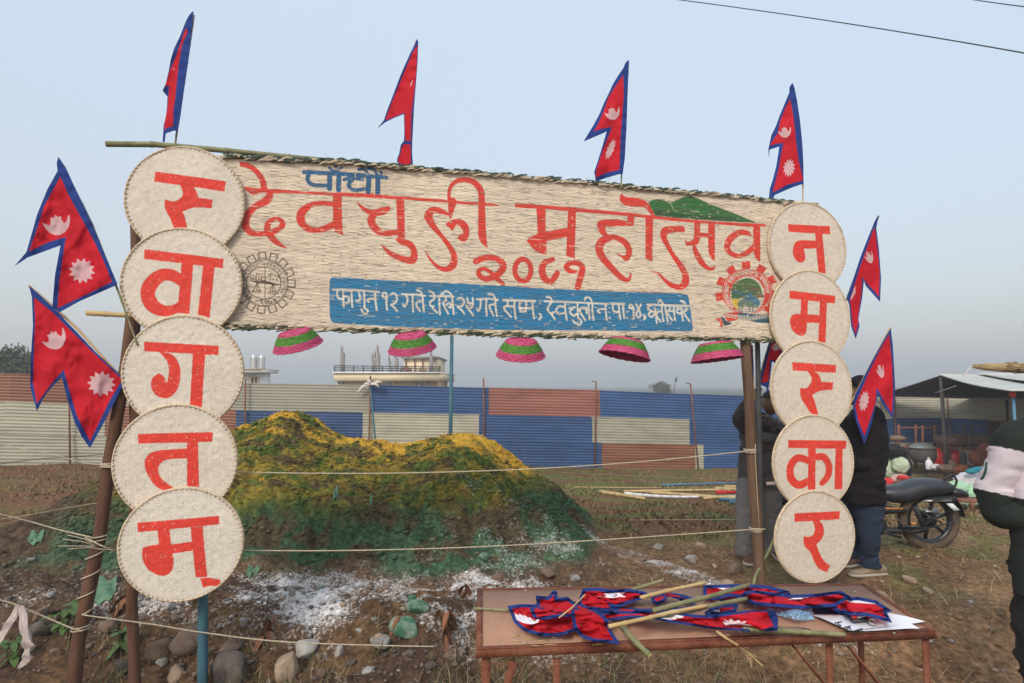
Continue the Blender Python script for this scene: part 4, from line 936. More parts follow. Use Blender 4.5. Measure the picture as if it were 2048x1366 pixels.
def tray(label, cx, cy, rx, ry, off, rgn, shapes, tilt, seed, wc):
    r_ = random.Random(seed); rg_ = np.random.default_rng(seed)
    c3 = S(cx, cy, off); Rr = ry * c3.y / F * 1.0
    t = thing('bamboo_tray', label, 'tray', c3, 'round trays painted with letters')
    u0 = (np.array((c3.x, c3.y)) - SO) @ SDIR; z0 = c3.z
    Rx = abs(Suv(cx + rx, cy, off)[0] - Suv(cx - rx, cy, off)[0]) / 2
    Rz = abs(Suv(cx, cy + ry, off)[1] - Suv(cx, cy - ry, off)[1]) / 2
    Rm = (Rx + Rz) / 2; kx, kz = Rx / Rm, Rz / Rm
    cvs = Canvas(-Rm, Rm, -Rm, Rm, .0016)
    def loc(p):
        x, y = reg(rgn, p); q = Suv(x, y, off + .005); return ((q[0] - u0) / kx, (q[1] - z0) / kz)
    for s_ in shapes:
        if s_[0] == 'p':
            pts = rounded([loc(p) for p in s_[1]]); P2 = []
            for i in range(len(pts)):      # slightly unsteady hand
                a, b = pts[i], pts[(i + 1) % len(pts)]; n = max(1, int(math.hypot(a[0] - b[0], a[1] - b[1]) / .012))
                for k in range(n): P2.append((a[0] + (b[0] - a[0]) * k / n + r_.uniform(-.0009, .0009), a[1] + (b[1] - a[1]) * k / n + r_.uniform(-.0009, .0009)))
            cvs.poly(P2, (.70, .032, .016))
        else:
            pts = s_[1]; sc = Rm / ry / RG[rgn][2] / 2
            cvs.stroke([loc(p) for p in pts], [p[2] * sc for p in pts], (.70, .032, .016))
    n = 190; g_ = np.linspace(-1, 1, n); gx, gy = np.meshgrid(g_, g_); X = gx * np.sqrt(1 - gy ** 2 / 2) * Rm; Y_ = gy * np.sqrt(1 - gx ** 2 / 2) * Rm
    rr = np.hypot(X, Y_) / Rm
    ang = math.radians(tilt); A = X * math.cos(ang) + Y_ * math.sin(ang); B = -X * math.sin(ang) + Y_ * math.cos(ang)
    # twill of flat splints: over two, under two, stepping one each row
    w = .0125; ca = np.floor(A / w + .35 * vnoise(A * 3, B * 3, seed)); cb = np.floor(B / w + .35 * vnoise(A * 3 + 9, B * 3, seed)); ph = np.mod(ca + cb, 4) < 2
    fa = np.abs(np.mod(A / w, 1) - .5); fb = np.abs(np.mod(B / w, 1) - .5)
    tone = np.where(ph, _h(ca, ca * 0 + 3, seed), _h(cb, cb * 0 + 7, seed + 1))
    gap = np.where(ph, sm(.36, .5, fa), sm(.36, .5, fb)); rare = _h(ca, cb, seed + 2)
    col_ = np.array(wc)[None, None] * (.97 + .12 * (fbm(X * 5, Y_ * 5, 3, seed + 3) - .5))[..., None]
    col_ = col_ * (1 - .16 * sm(.9, 1, rr))[..., None]
    cc, al = cvs.get(X.ravel(), Y_.ravel())
    al = al * (1 - .75 * ((gap > .55) & (_h(ca, cb, seed + 5) > .93)).ravel()); al = al * .96
    sh = (.88 + .22 * fbm(X * 9, Y_ * 9, 3, seed + 6)).ravel()[:, None]
    fc = col_.reshape(-1, 3) * (1 - al[:, None]) + cc * sh * al[:, None]
    dd = .0025 * (vnoise(A / w * .5, B / w * .5, seed + 7) - .5) + np.where(gap > .6, -.0015, 0) - .003 * rr ** 2 + .006 * (fbm(X * 4, Y_ * 4, 2, seed + 8) - .5)
    V = Sxyz((u0 + X * kx).ravel(), (z0 + Y_ * kz).ravel(), (off + dd).ravel())
    ib = (np.arange(n - 1)[:, None] * n + np.arange(n - 1)[None]).ravel(); FF = np.stack((ib, ib + 1, ib + n + 1, ib + n), 1)
    me_ = mesh_np('woven_face', V - np.array(c3), FF, np.clip(fc, 0, 1), True); uvl = me_.uv_layers.new(name='weave'); wob_ = .3 * vnoise(A * 30, B * 30, seed)
    uvs = np.stack(((A / w + wob_).ravel(), (B / w + wob_).ravel()), 1)[FF.ravel()]; uvl.data.foreach_set('uv', uvs.astype(np.float32).ravel())
    link('woven_face', me_, M_tray, t)
    V = Sxyz((u0 + X * kx * .99).ravel()[::1], (z0 + Y_ * kz * .99).ravel(), (off - .014 + 0 * dd).ravel())
    th = np.linspace(0, 2 * math.pi, 65)[:-1]
    m = MB(); ringp = [Vector(Sxyz(u0 + math.cos(a) * Rx * .99, z0 + math.sin(a) * Rz * .99, off - .016)) for a in th]
    m.add([Vector(Sxyz(u0, z0, off - .020))] + ringp, [(0, i + 1, (i + 1) % 64 + 1) for i in range(64)]); m.build('back_weave', M_traycane, t)
    m = MB(); N_ = 64
    for of, q, w_ in ((off - .003, .988, .0052), (off - .012, .99, .008)):
        pts = [Vector(Sxyz(u0 + math.cos(a) * Rx * q, z0 + math.sin(a) * Rz * q, of)) for a in np.linspace(0, 2 * math.pi, N_ + 1)]; m.tube(pts, w_, 6, False)
    rim = m.build('rim', M_traycane, t, True)
    m = MB(); nb = 74
    for k in range(nb):
        a = 2 * math.pi * k / nb + r_.uniform(-.01, .01); a2 = a + .045 * r_.uniform(.7, 1.4); w_ = .0028
        q = [(.955, off - .0005), (.985, off + .0045), (1.003, off - .004), (.99, off - .021)]
        pts = [Vector(Sxyz(u0 + math.cos(a + (a2 - a) * i / 3) * Rx * f_, z0 + math.sin(a + (a2 - a) * i / 3) * Rz * f_, of)) for i, (f_, of) in enumerate(q)]
        m.tube(pts, w_, 4, False)
    tag(m.build('rim_stitching', M_traycane, rim), kind='stuff')
    return t
p_ = lambda *a: ('p', list(a)); s_ = lambda *a: ('s', list(a))
WL = (.68, .60, .50); WR = (.66, .575, .475)
LT = 'cream tray with red letter {} in the left column, {}'
tray('cream tray with red half letter S, topmost of the left column', 371, 402, 121, 110, .035, 1, [p_((358, 267), (818, 332), (808, 398), (350, 333)), p_((515, 345), (535, 395), (540, 420), (515, 452), (470, 466), (420, 450), (416, 508), (455, 570), (482, 650), (568, 650), (552, 560), (535, 530), (610, 498), (725, 508), (732, 450), (640, 440), (628, 400), (605, 362))], 28, 1, WL)
tray('cream tray with red letters VA, second down in the left column', 364.5, 566, 122, 111, .055, 1, [p_((287, 773), (803, 837), (797, 898), (283, 836)), p_((530, 850), (606, 860), (580, 1195), (500, 1190)), s_((530, 985, 62), (470, 945, 76), (395, 945, 80), (330, 1000, 88), (308, 1070, 84), (340, 1140, 86), (410, 1175, 72), (480, 1165, 60), (530, 1130, 40)), p_((670, 868), (745, 880), (728, 1060), (712, 1222), (635, 1200))], 24, 2, WL)
tray('cream tray with red letter GA, middle of the left column', 367.5, 745, 122.5, 115, .075, 4, [p_((193, 183), (523, 202), (520, 243), (193, 225)), p_((258, 228), (320, 234), (355, 290), (352, 370), (325, 420), (285, 438), (240, 420), (220, 380), (228, 340), (260, 322), (285, 340), (292, 368), (303, 330), (300, 270)), p_((408, 235), (463, 237), (448, 474), (395, 462))], 10, 3, WL)
tray('cream tray with red letter TA, fourth down in the left column', 351.5, 925, 125.5, 117, .095, 4, [p_((165, 590), (496, 582), (495, 625), (167, 633)), p_((382, 625), (430, 622), (436, 825), (382, 820)), p_((385, 655), (385, 698), (310, 700), (268, 712), (250, 750), (270, 792), (325, 830), (268, 845), (215, 790), (192, 730), (200, 690), (240, 662))], 4, 4, WL)
tray('cream tray with red final letter M and halant tick, lowest on the left', 363.5, 1089, 126, 114, .115, 4, [p_((162, 983), (523, 952), (525, 990), (165, 1025)), p_((252, 1015), (305, 1010), (312, 1078), (408, 1065), (408, 1105), (320, 1118), (326, 1170), (305, 1212), (262, 1220), (205, 1190), (182, 1140), (185, 1095), (215, 1083), (258, 1078)), p_((398, 1003), (452, 998), (460, 1100), (472, 1222), (420, 1224)), p_((440, 1228), (480, 1222), (530, 1235), (525, 1268), (490, 1258), (452, 1270))], 2, 5, (.69, .615, .52))
tray('cream tray with red letter NA, topmost of the right column', 1617, 494, 77.5, 90, .035, 5, [p_((262, 232), (550, 245), (552, 302), (267, 285)), p_((447, 290), (497, 298), (510, 430), (522, 570), (470, 562)), p_((300, 375), (318, 348), (350, 340), (455, 345), (457, 398), (370, 400), (382, 450), (378, 485), (350, 500), (315, 480), (292, 430))], 14, 6, WR)
tray('cream tray with red letter MA, second down in the right column', 1622.5, 635, 79.5, 95, .055, 5, [p_((275, 685), (587, 722), (583, 775), (275, 740)), p_((352, 745), (398, 750), (396, 848), (480, 855), (478, 908), (392, 905), (390, 970), (365, 998), (325, 990), (285, 950), (275, 895), (285, 860), (310, 845), (348, 845)), p_((480, 752), (529, 762), (520, 1045), (470, 1035))], 8, 7, WR)
tray('cream tray with red half letter S, middle of the right column', 1625, 777, 81, 96, .075, 6, [p_((318, 162), (540, 177), (538, 216), (320, 205)), p_((392, 206), (438, 212), (455, 230), (465, 262), (525, 265), (523, 303), (460, 305), (418, 328), (435, 370), (450, 430), (410, 425), (385, 380), (358, 345), (357, 292), (390, 298), (415, 262), (415, 235))], 6, 8, WR)
tray('cream tray with red letters KA, fourth down in the right column', 1629, 925, 81, 96, .095, 6, [p_((297, 556), (594, 560), (590, 602), (296, 597)), p_((398, 598), (436, 598), (434, 808), (397, 808)), s_((402, 662, 36), (345, 648, 38), (310, 690, 42), (312, 750, 44), (350, 784, 40), (402, 765, 40)), s_((435, 642, 32), (478, 645, 40), (503, 690, 42), (497, 740, 38), (466, 775, 28)), p_((538, 598), (574, 600), (571, 806), (530, 806))], 2, 9, WR)
tray('cream tray with red letter RA, lowest in the right column', 1632, 1073.5, 80, 92.5, .115, 6, [p_((330, 928), (560, 917), (558, 958), (330, 972)), p_((418, 963), (455, 958), (480, 1000), (475, 1050), (440, 1085), (455, 1130), (480, 1175), (510, 1190), (497, 1225), (460, 1218), (430, 1180), (410, 1120), (375, 1095), (375, 1045), (415, 1050), (437, 1010))], 2, 10, WR)
# ================================================================ POSTS AND BAMBOO OF THE GATE
M_brown = mat('brown_painted_post', (.085, .038, .020), .8, .3, 7, .5, 50, stretch=(3, 3, .5), col2=(.14, .07, .045))
M_wood = mat('weathered_bamboo_post', (.095, .048, .026), .8, .3, 5, .4, 50, stretch=(4, 4, .4), col2=(.15, .09, .058))
M_blue_post = mat('blue_painted_post', (.030, .085, .115), .7, .3, 5, .4, 50, stretch=(3, 3, .5), col2=(.055, .14, .175))
M_grey_post = mat('grey_timber', (.12, .115, .10), .9, .3, 6, .4, 50, stretch=(3, 3, .5))
M_bam_green = mat('green_bamboo', (.11, .125, .05), .5, .3, 4, .15, 40, stretch=(4, 1, 4), col2=(.25, .22, .11), spec=.4)
M_bam_yel = mat('dry_bamboo', (.44, .30, .12), .5, .25, 5, .15, 40, col2=(.55, .40, .20), spec=.4)
M_rope = mat('pale_rope', (.50, .42, .30), .9, .2, 60, .6, 300)
def gz(p, d=.25): return Vector((p.x, p.y, float(ground(p.x, p.y)) - d))
def post(name, label, top, foot, r, m_, cat='post', n=10, grp=None, wob=.01, segs=8):
    top = Vector(top); foot = Vector(foot); pts = []; rr = []
    for i in range(segs + 1):
        t = i / segs; p = foot.lerp(top, t); p.x += wob * math.sin(i * 1.9 + top.x * 5); p.y += wob * math.cos(i * 1.3); pts.append(p); rr.append(r * (1.12 - .2 * t) * (1 + .04 * math.sin(i * 2.7)))
    o = MB().tube(pts, rr, n).build(name, m_, None, True); return tag(o, label, cat, grp)
def S0(x, y, off=0): return S(x, y, off)
f_ = S(140, 1400, -.06); post('gate_post', 'leaning brown post left of the welcome trays, wrapped with rope', S(268, 625, -.03), gz(f_ + (S(140, 1400, -.06) - S(268, 625, -.03)) * .10), .036, M_brown)
a = S(272, 1366, -.07); post('gate_post', 'short brown post showing below the lowest left tray', S(272, 420, -.07), gz(a), .030, M_brown)
a = S(409, 1366, -.06); post('gate_post', 'blue painted post under the lowest left tray', S(409, 470, -.06), gz(a), .027, M_blue_post, wob=.002)
a = S(1528, 1366, -.05); post('gate_post', 'weathered brown bamboo post at the right end of the panel', S(1489, 660, -.05), gz(a), .042, M_wood, wob=.004)
a = S(1630, 1366, -.10); post('gate_post', 'grey post behind the right tray column and the table', S(1620, 430, -.07), gz(a), .028, M_grey_post)
a = S(1523, 1366, -.16)
post('upright_pole', 'dark slim pole behind the right end post, held by the man in the checked jacket', S(1512, 560, -.13), gz(S(1528, 1300, -.20)), .022, mat('dark_pole', (.06, .065, .065), .6, .3, 6), wob=.002)
def bamboo(name, label, pts, r, m_, cat, parent=None, nodes=6, taper=.75, grp=None, n=9):
    """a culm with swollen joints"""
    pts = [Vector(p) for p in pts]; L_ = [0]
    for i in range(1, len(pts)): L_.append(L_[-1] + (pts[i] - pts[i - 1]).length)
    T = L_[-1]; P_ = []; Q = []
    def atl(s):
        for i in range(1, len(pts)):
            if s <= L_[i] or i == len(pts) - 1: return pts[i - 1].lerp(pts[i], (s - L_[i - 1]) / max(L_[i] - L_[i - 1], 1e-6))
    ks = [0]
    for k in range(nodes): c_ = T * (k + .6 + .2 * math.sin(k * 3)) / nodes; ks += [c_ - .012, c_, c_ + .012]
    ks = sorted([k for k in ks if 0 <= k < T] + [T])
    for s_ in ks:
        q = r * (1 - (1 - taper) * s_ / T)
        isn = any(abs(s_ - T * (k + .6 + .2 * math.sin(k * 3)) / nodes) < 1e-6 for k in range(nodes))
        P_.append(atl(s_)); Q.append(q * (1.22 if isn else 1))
    o = MB().tube(P_, Q, n).build(name, m_, parent, True)
    return tag(o, label, cat, grp) if parent is None else o
bamboo('bamboo_culm', 'long green bamboo laid along the top edge of the panel, its end sticking out left', [S(212, 288, .01), S(330, 289, .01), S(440, 300, .0), S(620, 318, -.02), S(900, 343, -.03), S(1240, 374, -.03), S(1585, 404, -.03)], .018, M_bam_green, 'bamboo', nodes=12, taper=.6)
MB
m = MB(); m.tube([S(214, 286, .012), S(214.5, 289, .012)], .012, 9)
bamboo('bamboo_crossbar', 'short dry bamboo stub sticking out left between the second and third tray', [S(173, 626, -.0), S(210, 628, -.0), S(262, 631, -.0), S(420, 640, -.02)], .016, M_bam_yel, 'bamboo', nodes=4)
tag(MB().box(S(1605, 405.5, -.01), (.30, .02, .014), Matrix.Rotation(math.atan2(SDIR[1], SDIR[0]), 3, 'Z')).build('split_cane', M_cane), 'pale split cane end behind the top of the right tray column', 'cane')
# ---------------------------------------------------------------- ropes
def rope(label, pts, r=.0042, m_=None, name='rope', cat='rope', twist=True):
    pts = [Vector(p) for p in pts]; out = []
    for i in range(len(pts) - 1):
        p0 = pts[max(i - 1, 0)]; p1 = pts[i]; p2 = pts[i + 1]; p3 = pts[min(i + 2, len(pts) - 1)]
        for t in [k / 6 for k in range(6)]: out.append(.5 * (2 * p1 + (p2 - p0) * t + (2 * p0 - 5 * p1 + 4 * p2 - p3) * t * t + (3 * p1 - p0 - 3 * p2 + p3) * t ** 3))
    out.append(pts[-1])
    return tag(MB().tube(out, r, 6).build(name, m_ or M_rope, smooth=True), label, cat)
rope('upper pale rope sagging across the front of the mound', [S(205, 934, 0), S(232, 935, .02), S(470, 944, -.04), S(700, 947, -.04), S(900, 944, -.04), S(1100, 936, -.04), S(1300, 922, -.03), S(1488, 903, -.01), S(1512, 899, .0)])
rope('lower pale rope crossing the mound at knee height', [S(180, 1095, 0), S(240, 1100, -.03), S(480, 1101, -.04), S(700, 1101, -.04), S(950, 1094, -.04), S(1200, 1080, -.03), S(1505, 1059, -.01), S(1521, 1060, .0)])
rope('lowest pale rope running behind the blue post to the table', [S(165, 1228, .0), S(180, 1232, .03), S(300, 1248, -.02), S(412, 1266, -.025), S(560, 1283, -.02), S(760, 1291, -.02), S(945, 1293, -.02), S(1200, 1288, -.02), S(1515, 1262, -.02)])
rope('pale rope coming in from the left to the leaning post', [S(-160, 980, .3), S(0, 1028, .12), S(60, 1043, .05), S(120, 1060, .02), S(185, 1075, .04)])
rope('pale rope at the bottom left with a rag hanging on it', [S(-200, 1150, .3), S(0, 1200, .12), S(40, 1213, .1), S(100, 1238, .06), S(145, 1257, .05), S(166, 1262, .04)])
rope('thin pale rope running up and away to the left of the post', [S(-200, 838, .0), S(0, 888, -.0), S(110, 910, .0), S(170, 926, .0), S(226, 931, .03)], .003)
rope('thin black wire strung to the left edge', [S(-160, 955, .0), S(0, 928, .0), S(90, 917, .0), S(170, 912, .0), S(205, 908, .0)], .0022, M_cable, 'wire', 'wire')
rope('thin grey line strung low in front of the field on the left', [S(-160, 1045, -.3), S(0, 1038, -.3), S(120, 1018, -.3), S(200, 1005, -.2)], .0016)
def Lp(x, y, o=0.): return P(x, y, 6.6 + o)
rope('thin line stretched over the field behind the upright pole', [Lp(1120, 945), Lp(1300, 953), Lp(1500, 960), Lp(1700, 965)], .0025)
rope('second thin line low over the field behind the upright pole', [Lp(1260, 1040), Lp(1350, 1039.5), Lp(1500, 1039), Lp(1700, 1040)], .0025)
# coils round posts
rct = thing('rope_coil', 'rope wound down the leaning brown post with frayed ends', 'rope', S(185, 1160, .0)); rlt = thing('rope_lashing', 'rope lashings holding two lines to the right brown post', 'rope', S(1508, 980, .0)); CUR = rct
def coil(x0, y0, x1, y1, turns, rad, off, rr=.0042):
    m = MB()
    a = S(x0, y0, off); b = S(x1, y1, off); n = int(turns * 12); pts = []
    for i in range(n + 1):
        t = i / n; an = 2 * math.pi * turns * t; pts.append(a.lerp(b, t) + SD3 * math.cos(an) * rad + SN3 * math.sin(an) * rad)
    m.tube(pts, rr, 6); m.build('coil', M_rope, CUR, True)
coil(192, 1100, 166, 1225, 3.2, .044, -.045); coil(199, 1070, 196, 1085, 2, .043, -.045); coil(218, 925, 217, 934, 2, .042, -.045); coil(162, 1250, 160, 1262, 2, .046, -.05)
for dx, dy in ((-35, -12), (-42, -4), (-48, 10), (-35, 16)): MB().tube([S(192, 1092, .05), S(192 + dx * .6, 1086 + dy * .6, .055), S(192 + dx * 1.6, 1082 + dy, .05)], .0022, 4).build('frayed_end', M_rope, rct, True)
MB().tube([S(170, 1075, .03), S(200, 1090, .06), S(214, 1096, .03), S(240, 1100, -.02)], .0042, 6).build('knot', M_rope, rct, True)
CUR = rlt; coil(1499, 897, 1501, 905, 2.5, .046, -.05); coil(1511, 1054, 1512, 1062, 2.5, .048, -.05); MB().tube([S(1511, 888, .01), S(1510, 905, 0), S(1513, 960, -.0), S(1515, 1000, -.0), S(1519, 1052, -.0)], .003, 5).build('hanging_end', M_rope, rlt, True)
# rag hanging bottom-left
def ribbon(name, pts, w, mt, parent=None, seed=0, label=None, cat=None):
    r_ = random.Random(seed); pts = [Vector(p) for p in pts]; V = []; n = 6
    dense = []
    for i in range(len(pts) - 1):
        for t in (0, .25, .5, .75): dense.append((pts[i].lerp(pts[i + 1], t), w[i] + (w[i + 1] - w[i]) * t))
    dense.append((pts[-1], w[-1]))
    for i, (p, ww) in enumerate(dense):
        for k in range(n + 1):
            q = k / n - .5; V.append(p + Vector((q * ww, .35 * ww * math.sin(q * 14 + i * .5) + .004 * math.sin(i), 0)))
    Fc = [(i * (n + 1) + k, i * (n + 1) + k + 1, (i + 1) * (n + 1) + k + 1, (i + 1) * (n + 1) + k) for i in range(len(dense) - 1) for k in range(n)]
    o = MB().add(V, Fc).build(name, mt, parent, True)
    if label: tag(o, label, cat)
    return o
M_rag = mat('dirty_pink_white_cloth', (.60, .50, .47), .9, .15, 10, .3, 60)
rg = thing('hanging_rag', 'torn pale pink strip of cloth knotted over the bottom left rope', 'rag', S(38, 1212, .1))
ribbon('cloth_strip', [S(36, 1211, .11), S(22, 1240, .11), S(10, 1262, .10), S(-6, 1290, .10)], [.03, .045, .05, .03], M_rag, rg, 1)
ribbon('cloth_strip', [S(40, 1211, .115), S(46, 1245, .115), S(54, 1275, .12), S(60, 1292, .11), S(52, 1305, .11), S(55, 1318, .10), S(40, 1336, .10)], [.03, .045, .05, .06, .035, .055, .02], M_rag, rg, 2)

# ================================================================ FLAGS
M_fred = mat('flag_red_cloth', (.58, .012, .025), .75, .12, 3, .12, 220, spec=.2)
M_fblue = mat('flag_blue_border', (.022, .052, .235), .8, .12, 4, .15, 220, spec=.2)
M_fwhite = mat('flag_emblem_cloth', (.68, .42, .43), .8, .08, 6, .1, 200, spec=.2)
M_fwhite2 = mat('flag_emblem_bright', (.80, .74, .78), .8, .06, 6, .1, 200, spec=.2)
for m__ in (M_fred, M_fblue, M_fwhite):     # thin cloth lets some light through
    t_, N_, L_, b_ = nodes_of(m__); b_.inputs['Transmission Weight'].default_value = 0.0
    out = [n for n in N_ if n.type == 'OUTPUT_MATERIAL'][0]; tr = N_.new('ShaderNodeBsdfTranslucent'); mx = N_.new('ShaderNodeMixShader'); mx.inputs[0].default_value = .3
    src = b_.inputs['Base Color'].links[0].from_socket; L_.new(src, tr.inputs[0]); L_.new(b_.outputs[0], mx.inputs[1]); L_.new(tr.outputs[0], mx.inputs[2]); L_.new(mx.outputs[0], out.inputs['Surface'])
def pip(pt, poly):
    x, y = pt; c = False; n = len(poly); j = n - 1
    for i in range(n):
        if ((poly[i][1] > y) != (poly[j][1] > y)) and (x < (poly[j][0] - poly[i][0]) * (y - poly[i][1]) / (poly[j][1] - poly[i][1]) + poly[i][0]): c = not c
        j = i
    return c
def inset(poly, w):
    n = len(poly); A = sum(poly[i][0] * poly[(i + 1) % n][1] - poly[(i + 1) % n][0] * poly[i][1] for i in range(n)); s = 1 if A > 0 else -1; out = []
    for i in range(n):
        p0, p1, p2 = [np.array(poly[(i + k) % n], float) for k in (-1, 0, 1)]
        e1 = (p1 - p0) / (np.linalg.norm(p1 - p0) + 1e-9); e2 = (p2 - p1) / (np.linalg.norm(p2 - p1) + 1e-9)
        n1 = np.array((-e1[1], e1[0])) * s; n2 = np.array((-e2[1], e2[0])) * s; b = n1 + n2; L_ = np.linalg.norm(b)
        b = b / max(L_, 1e-6); k = min(1 / max(b @ n1, .35), 2.6); out.append(tuple(p1 + b * w * k))
    return out
def star(cx, cy, rx, ry, rot=0, n=12, inner=.70):
    out = []
    for i in range(2 * n):
        a = math.pi * i / n; q = 1 if i % 2 == 0 else inner; x = q * rx * math.cos(a); y = q * ry * math.sin(a); c, s = math.cos(R(rot)), math.sin(R(rot)); out.append((cx + x * c - y * s, cy + x * s + y * c))
    return out
def moon(cx, cy, rx, ry, rot=0):
    o = [(-1, -.25), (-.85, .15), (-.6, .5), (-.25, .72), (.1, .78), (.5, .62), (.82, .3), (.98, -.1), (1.0, -.55), (.86, -.42), (.72, -.1), (.55, .02)]
    for i in range(9):
        a = R(-8 - i * 20.5); q = .62 if i % 2 == 0 else .46; o.append((q * math.cos(a) * .95, q * math.sin(a) * 1.05 - .02)) if i not in (0, 8) else None
    o += [(-.5, .02), (-.75, -.1)]
    c, s = math.cos(R(rot)), math.sin(R(rot))
    return [(cx + x * rx * c - y * ry * s, cy + x * rx * s + y * ry * c) for x, y in o]
def cdt(polys, step, seed=0):
    """triangulate the first polygon with all later ones as crease lines"""
    pts = []; edges = []
    for pl in polys:
        q = []
        for i in range(len(pl)):
            a, b = pl[i], pl[(i + 1) % len(pl)]; n = max(1, int(math.hypot(a[0] - b[0], a[1] - b[1]) / step))
            q += [(a[0] + (b[0] - a[0]) * k / n, a[1] + (b[1] - a[1]) * k / n) for k in range(n)]
        b0 = len(pts); pts += q; edges += [(b0 + i, b0 + (i + 1) % len(q)) for i in range(len(q))]
    xs_ = [p[0] for p in polys[0]]; ys_ = [p[1] for p in polys[0]]; y = min(ys_) + step / 2; k = 0
    while y < max(ys_):
        x = min(xs_) + (step / 2 if k % 2 else 0)
        while x < max(xs_):
            if pip((x, y), polys[0]): pts.append((x, y))
            x += step
        y += step * .87; k += 1
    v, e_, f, *_ = geometry.delaunay_2d_cdt([Vector(p) for p in pts], edges, [], 0, .05)
    return [(p.x, p.y) for p in v], f
def cloth_parts(t, rgn, outline, fields, emb, fn, step=None, emat=None, back=False):
    """border, field and emblems as parts; fn maps photograph pixels to a point of the (folded) cloth"""
    ol = [reg(rgn, p) for p in outline]; fl = [[reg(rgn, p) for p in f] for f in fields]; em = [(n_, [reg(rgn, p) for p in q]) for n_, q in emb]
    step = step or 4.0
    v, f = cdt([ol] + fl + [q for _, q in em], step)
    sets = {'border': [], 'field': []}
    for n_, _ in em: sets.setdefault(n_, [])
    P3 = [fn(x, y) for x, y in v]
    for tri in f:
        c = (sum(v[i][0] for i in tri) / 3, sum(v[i][1] for i in tri) / 3)
        if not pip(c, ol): continue
        k = 'border'
        if any(pip(c, q) for q in fl): k = 'field'
        for n_, q in em:
            if pip(c, q) and k == 'field': k = n_
        sets[k].append(tuple(tri))
    for k, fs in sets.items():
        if not fs: continue
        used_ = sorted({i for q in fs for i in q}); mp = {i: j for j, i in enumerate(used_)}
        mm = MB(); mm.add([P3[i] for i in used_], [tuple(mp[i] for i in q) for q in fs])
        mm.build(k, {'border': M_fblue, 'field': M_fred}.get(k, emat or M_fwhite), t, True)
def flag(label, rgn, outline, fields, emb, Y0, stick, seed, dx=0.0, dy=0., amp=.02, fold=(1, .35), k=.06, grp='flags flying on the gate', emat=None, stick_r=.009, tie=None):
    """Y0: distance of the hoist; the cloth swings back and forth in folds"""
    px0 = np.mean([reg(rgn, p)[0] for p in outline])
    c = P(*reg(rgn, outline[0]), Y0); t = thing('flag', label, 'flag', P(stick[-1][0], stick[-1][1], stick[-1][2] if len(stick[-1]) > 2 else Y0), grp)
    hoist = [(stick[i][0] + (stick[i + 1][0] - stick[i][0]) * t_, stick[i][1] + (stick[i + 1][1] - stick[i][1]) * t_) for i in range(len(stick) - 1) for t_ in (0, .2, .4, .6, .8)]
    def fn(x, y):
        d = (x - px0); s_ = x * fold[0] + y * fold[1]
        hz_ = min(math.hypot(x - q[0], y - q[1]) for q in hoist); fr = min(1, hz_ / 30)
        mod = .4 + 1.2 * float(fbm(np.array(x * .025 + seed), np.array(y * .012), 2, seed))
        w = fr * (amp * mod * math.sin(s_ * k * 1.3 + seed + 2.2 * float(vnoise(x * .02, y * .02, seed + 3))) + .030 * (float(fbm(np.array(x * .045), np.array(y * .03), 3, seed)) - .5) * 2)
        return P(x, y, Y0 - .018 - .02 * (1 - fr) + dx * d * .01 + dy * (y - reg(rgn, outline[0])[1]) * .01 + w)
    cloth_parts(t, rgn, outline, fields, emb, fn, emat=emat)
    pts = [P(p[0], p[1], p[2] if len(p) > 2 else Y0) for p in stick]
    bamboo('flag_stick', None, pts, stick_r, M_bam_green if seed % 2 else M_bam_yel, None, t, nodes=max(2, int(len(stick) * 2)), taper=.6)
    return t
RG.update({'f1': (280, 0, 4.55), 'f2': (740, 60, 4.875), 'f3': (1140, 100, 4.553), 'f4': (1510, 150, 5.06), 'f5': (0, 300, 2.277), 'f9': (1460, 670, 2.675), 't': (900, 1120, 2.048)})
def SY(x, off=0.): return S(x, 500, off).y
Y1 = SY(345, -.05)
flag('tall furled flag above the left tray column, mostly blue border showing', 'f1', [(490, 100), (462, 118), (440, 150), (418, 190), (395, 250), (355, 350), (310, 440), (280, 540), (262, 640), (235, 760), (205, 825), (250, 880), (245, 980), (235, 1060), (215, 1140), (205, 1290), (225, 1295), (235, 1215), (305, 1190), (345, 1190), (370, 1050), (405, 780), (440, 560), (465, 330)],
     [[(418, 250), (432, 290), (380, 420), (350, 600), (335, 750), (320, 900), (302, 1010), (300, 1150), (250, 1160), (218, 1185), (228, 1080), (248, 1000), (256, 880), (268, 780), (228, 788), (264, 662), (300, 580), (340, 480), (390, 330)]],
     [('moon_emblem', [(302, 618), (312, 622), (318, 640), (308, 635)])], Y1, [(387, 30, Y1), (370, 150, Y1), (350, 290, Y1), (346, 330, Y1)], 1, amp=.03)
Y2 = SY(822, -.05)
flag('narrow limp flag over the left middle of the panel, tail tucked at its foot', 'f2', [(460, 85), (445, 110), (440, 130), (400, 210), (350, 320), (290, 460), (230, 620), (160, 800), (135, 880), (70, 960), (150, 900), (240, 855), (330, 820), (335, 1000), (330, 1080), (300, 1120), (285, 1200), (260, 1270), (275, 1310), (340, 1335), (420, 1330), (410, 1180), (412, 1050), (425, 800), (450, 500), (465, 300), (470, 110)],
     [[(455, 150), (462, 165), (453, 400), (432, 600), (405, 800), (398, 1000), (396, 1085), (345, 1078), (340, 1000), (336, 805), (150, 882), (165, 830), (260, 590), (340, 400), (410, 230)], [(335, 1112), (395, 1115), (400, 1290), (370, 1318), (285, 1300), (272, 1270), (298, 1200), (312, 1140)]],
     [('moon_emblem', [(412, 490), (420, 492), (408, 525), (392, 560), (395, 530)])], Y2, [(833, 85, Y2), (826, 200, Y2), (822, 290, Y2 + .01), (820, 345, Y2 + .01)], 2, amp=.03, stick_r=.013)
Y3 = SY(1243, -.05)
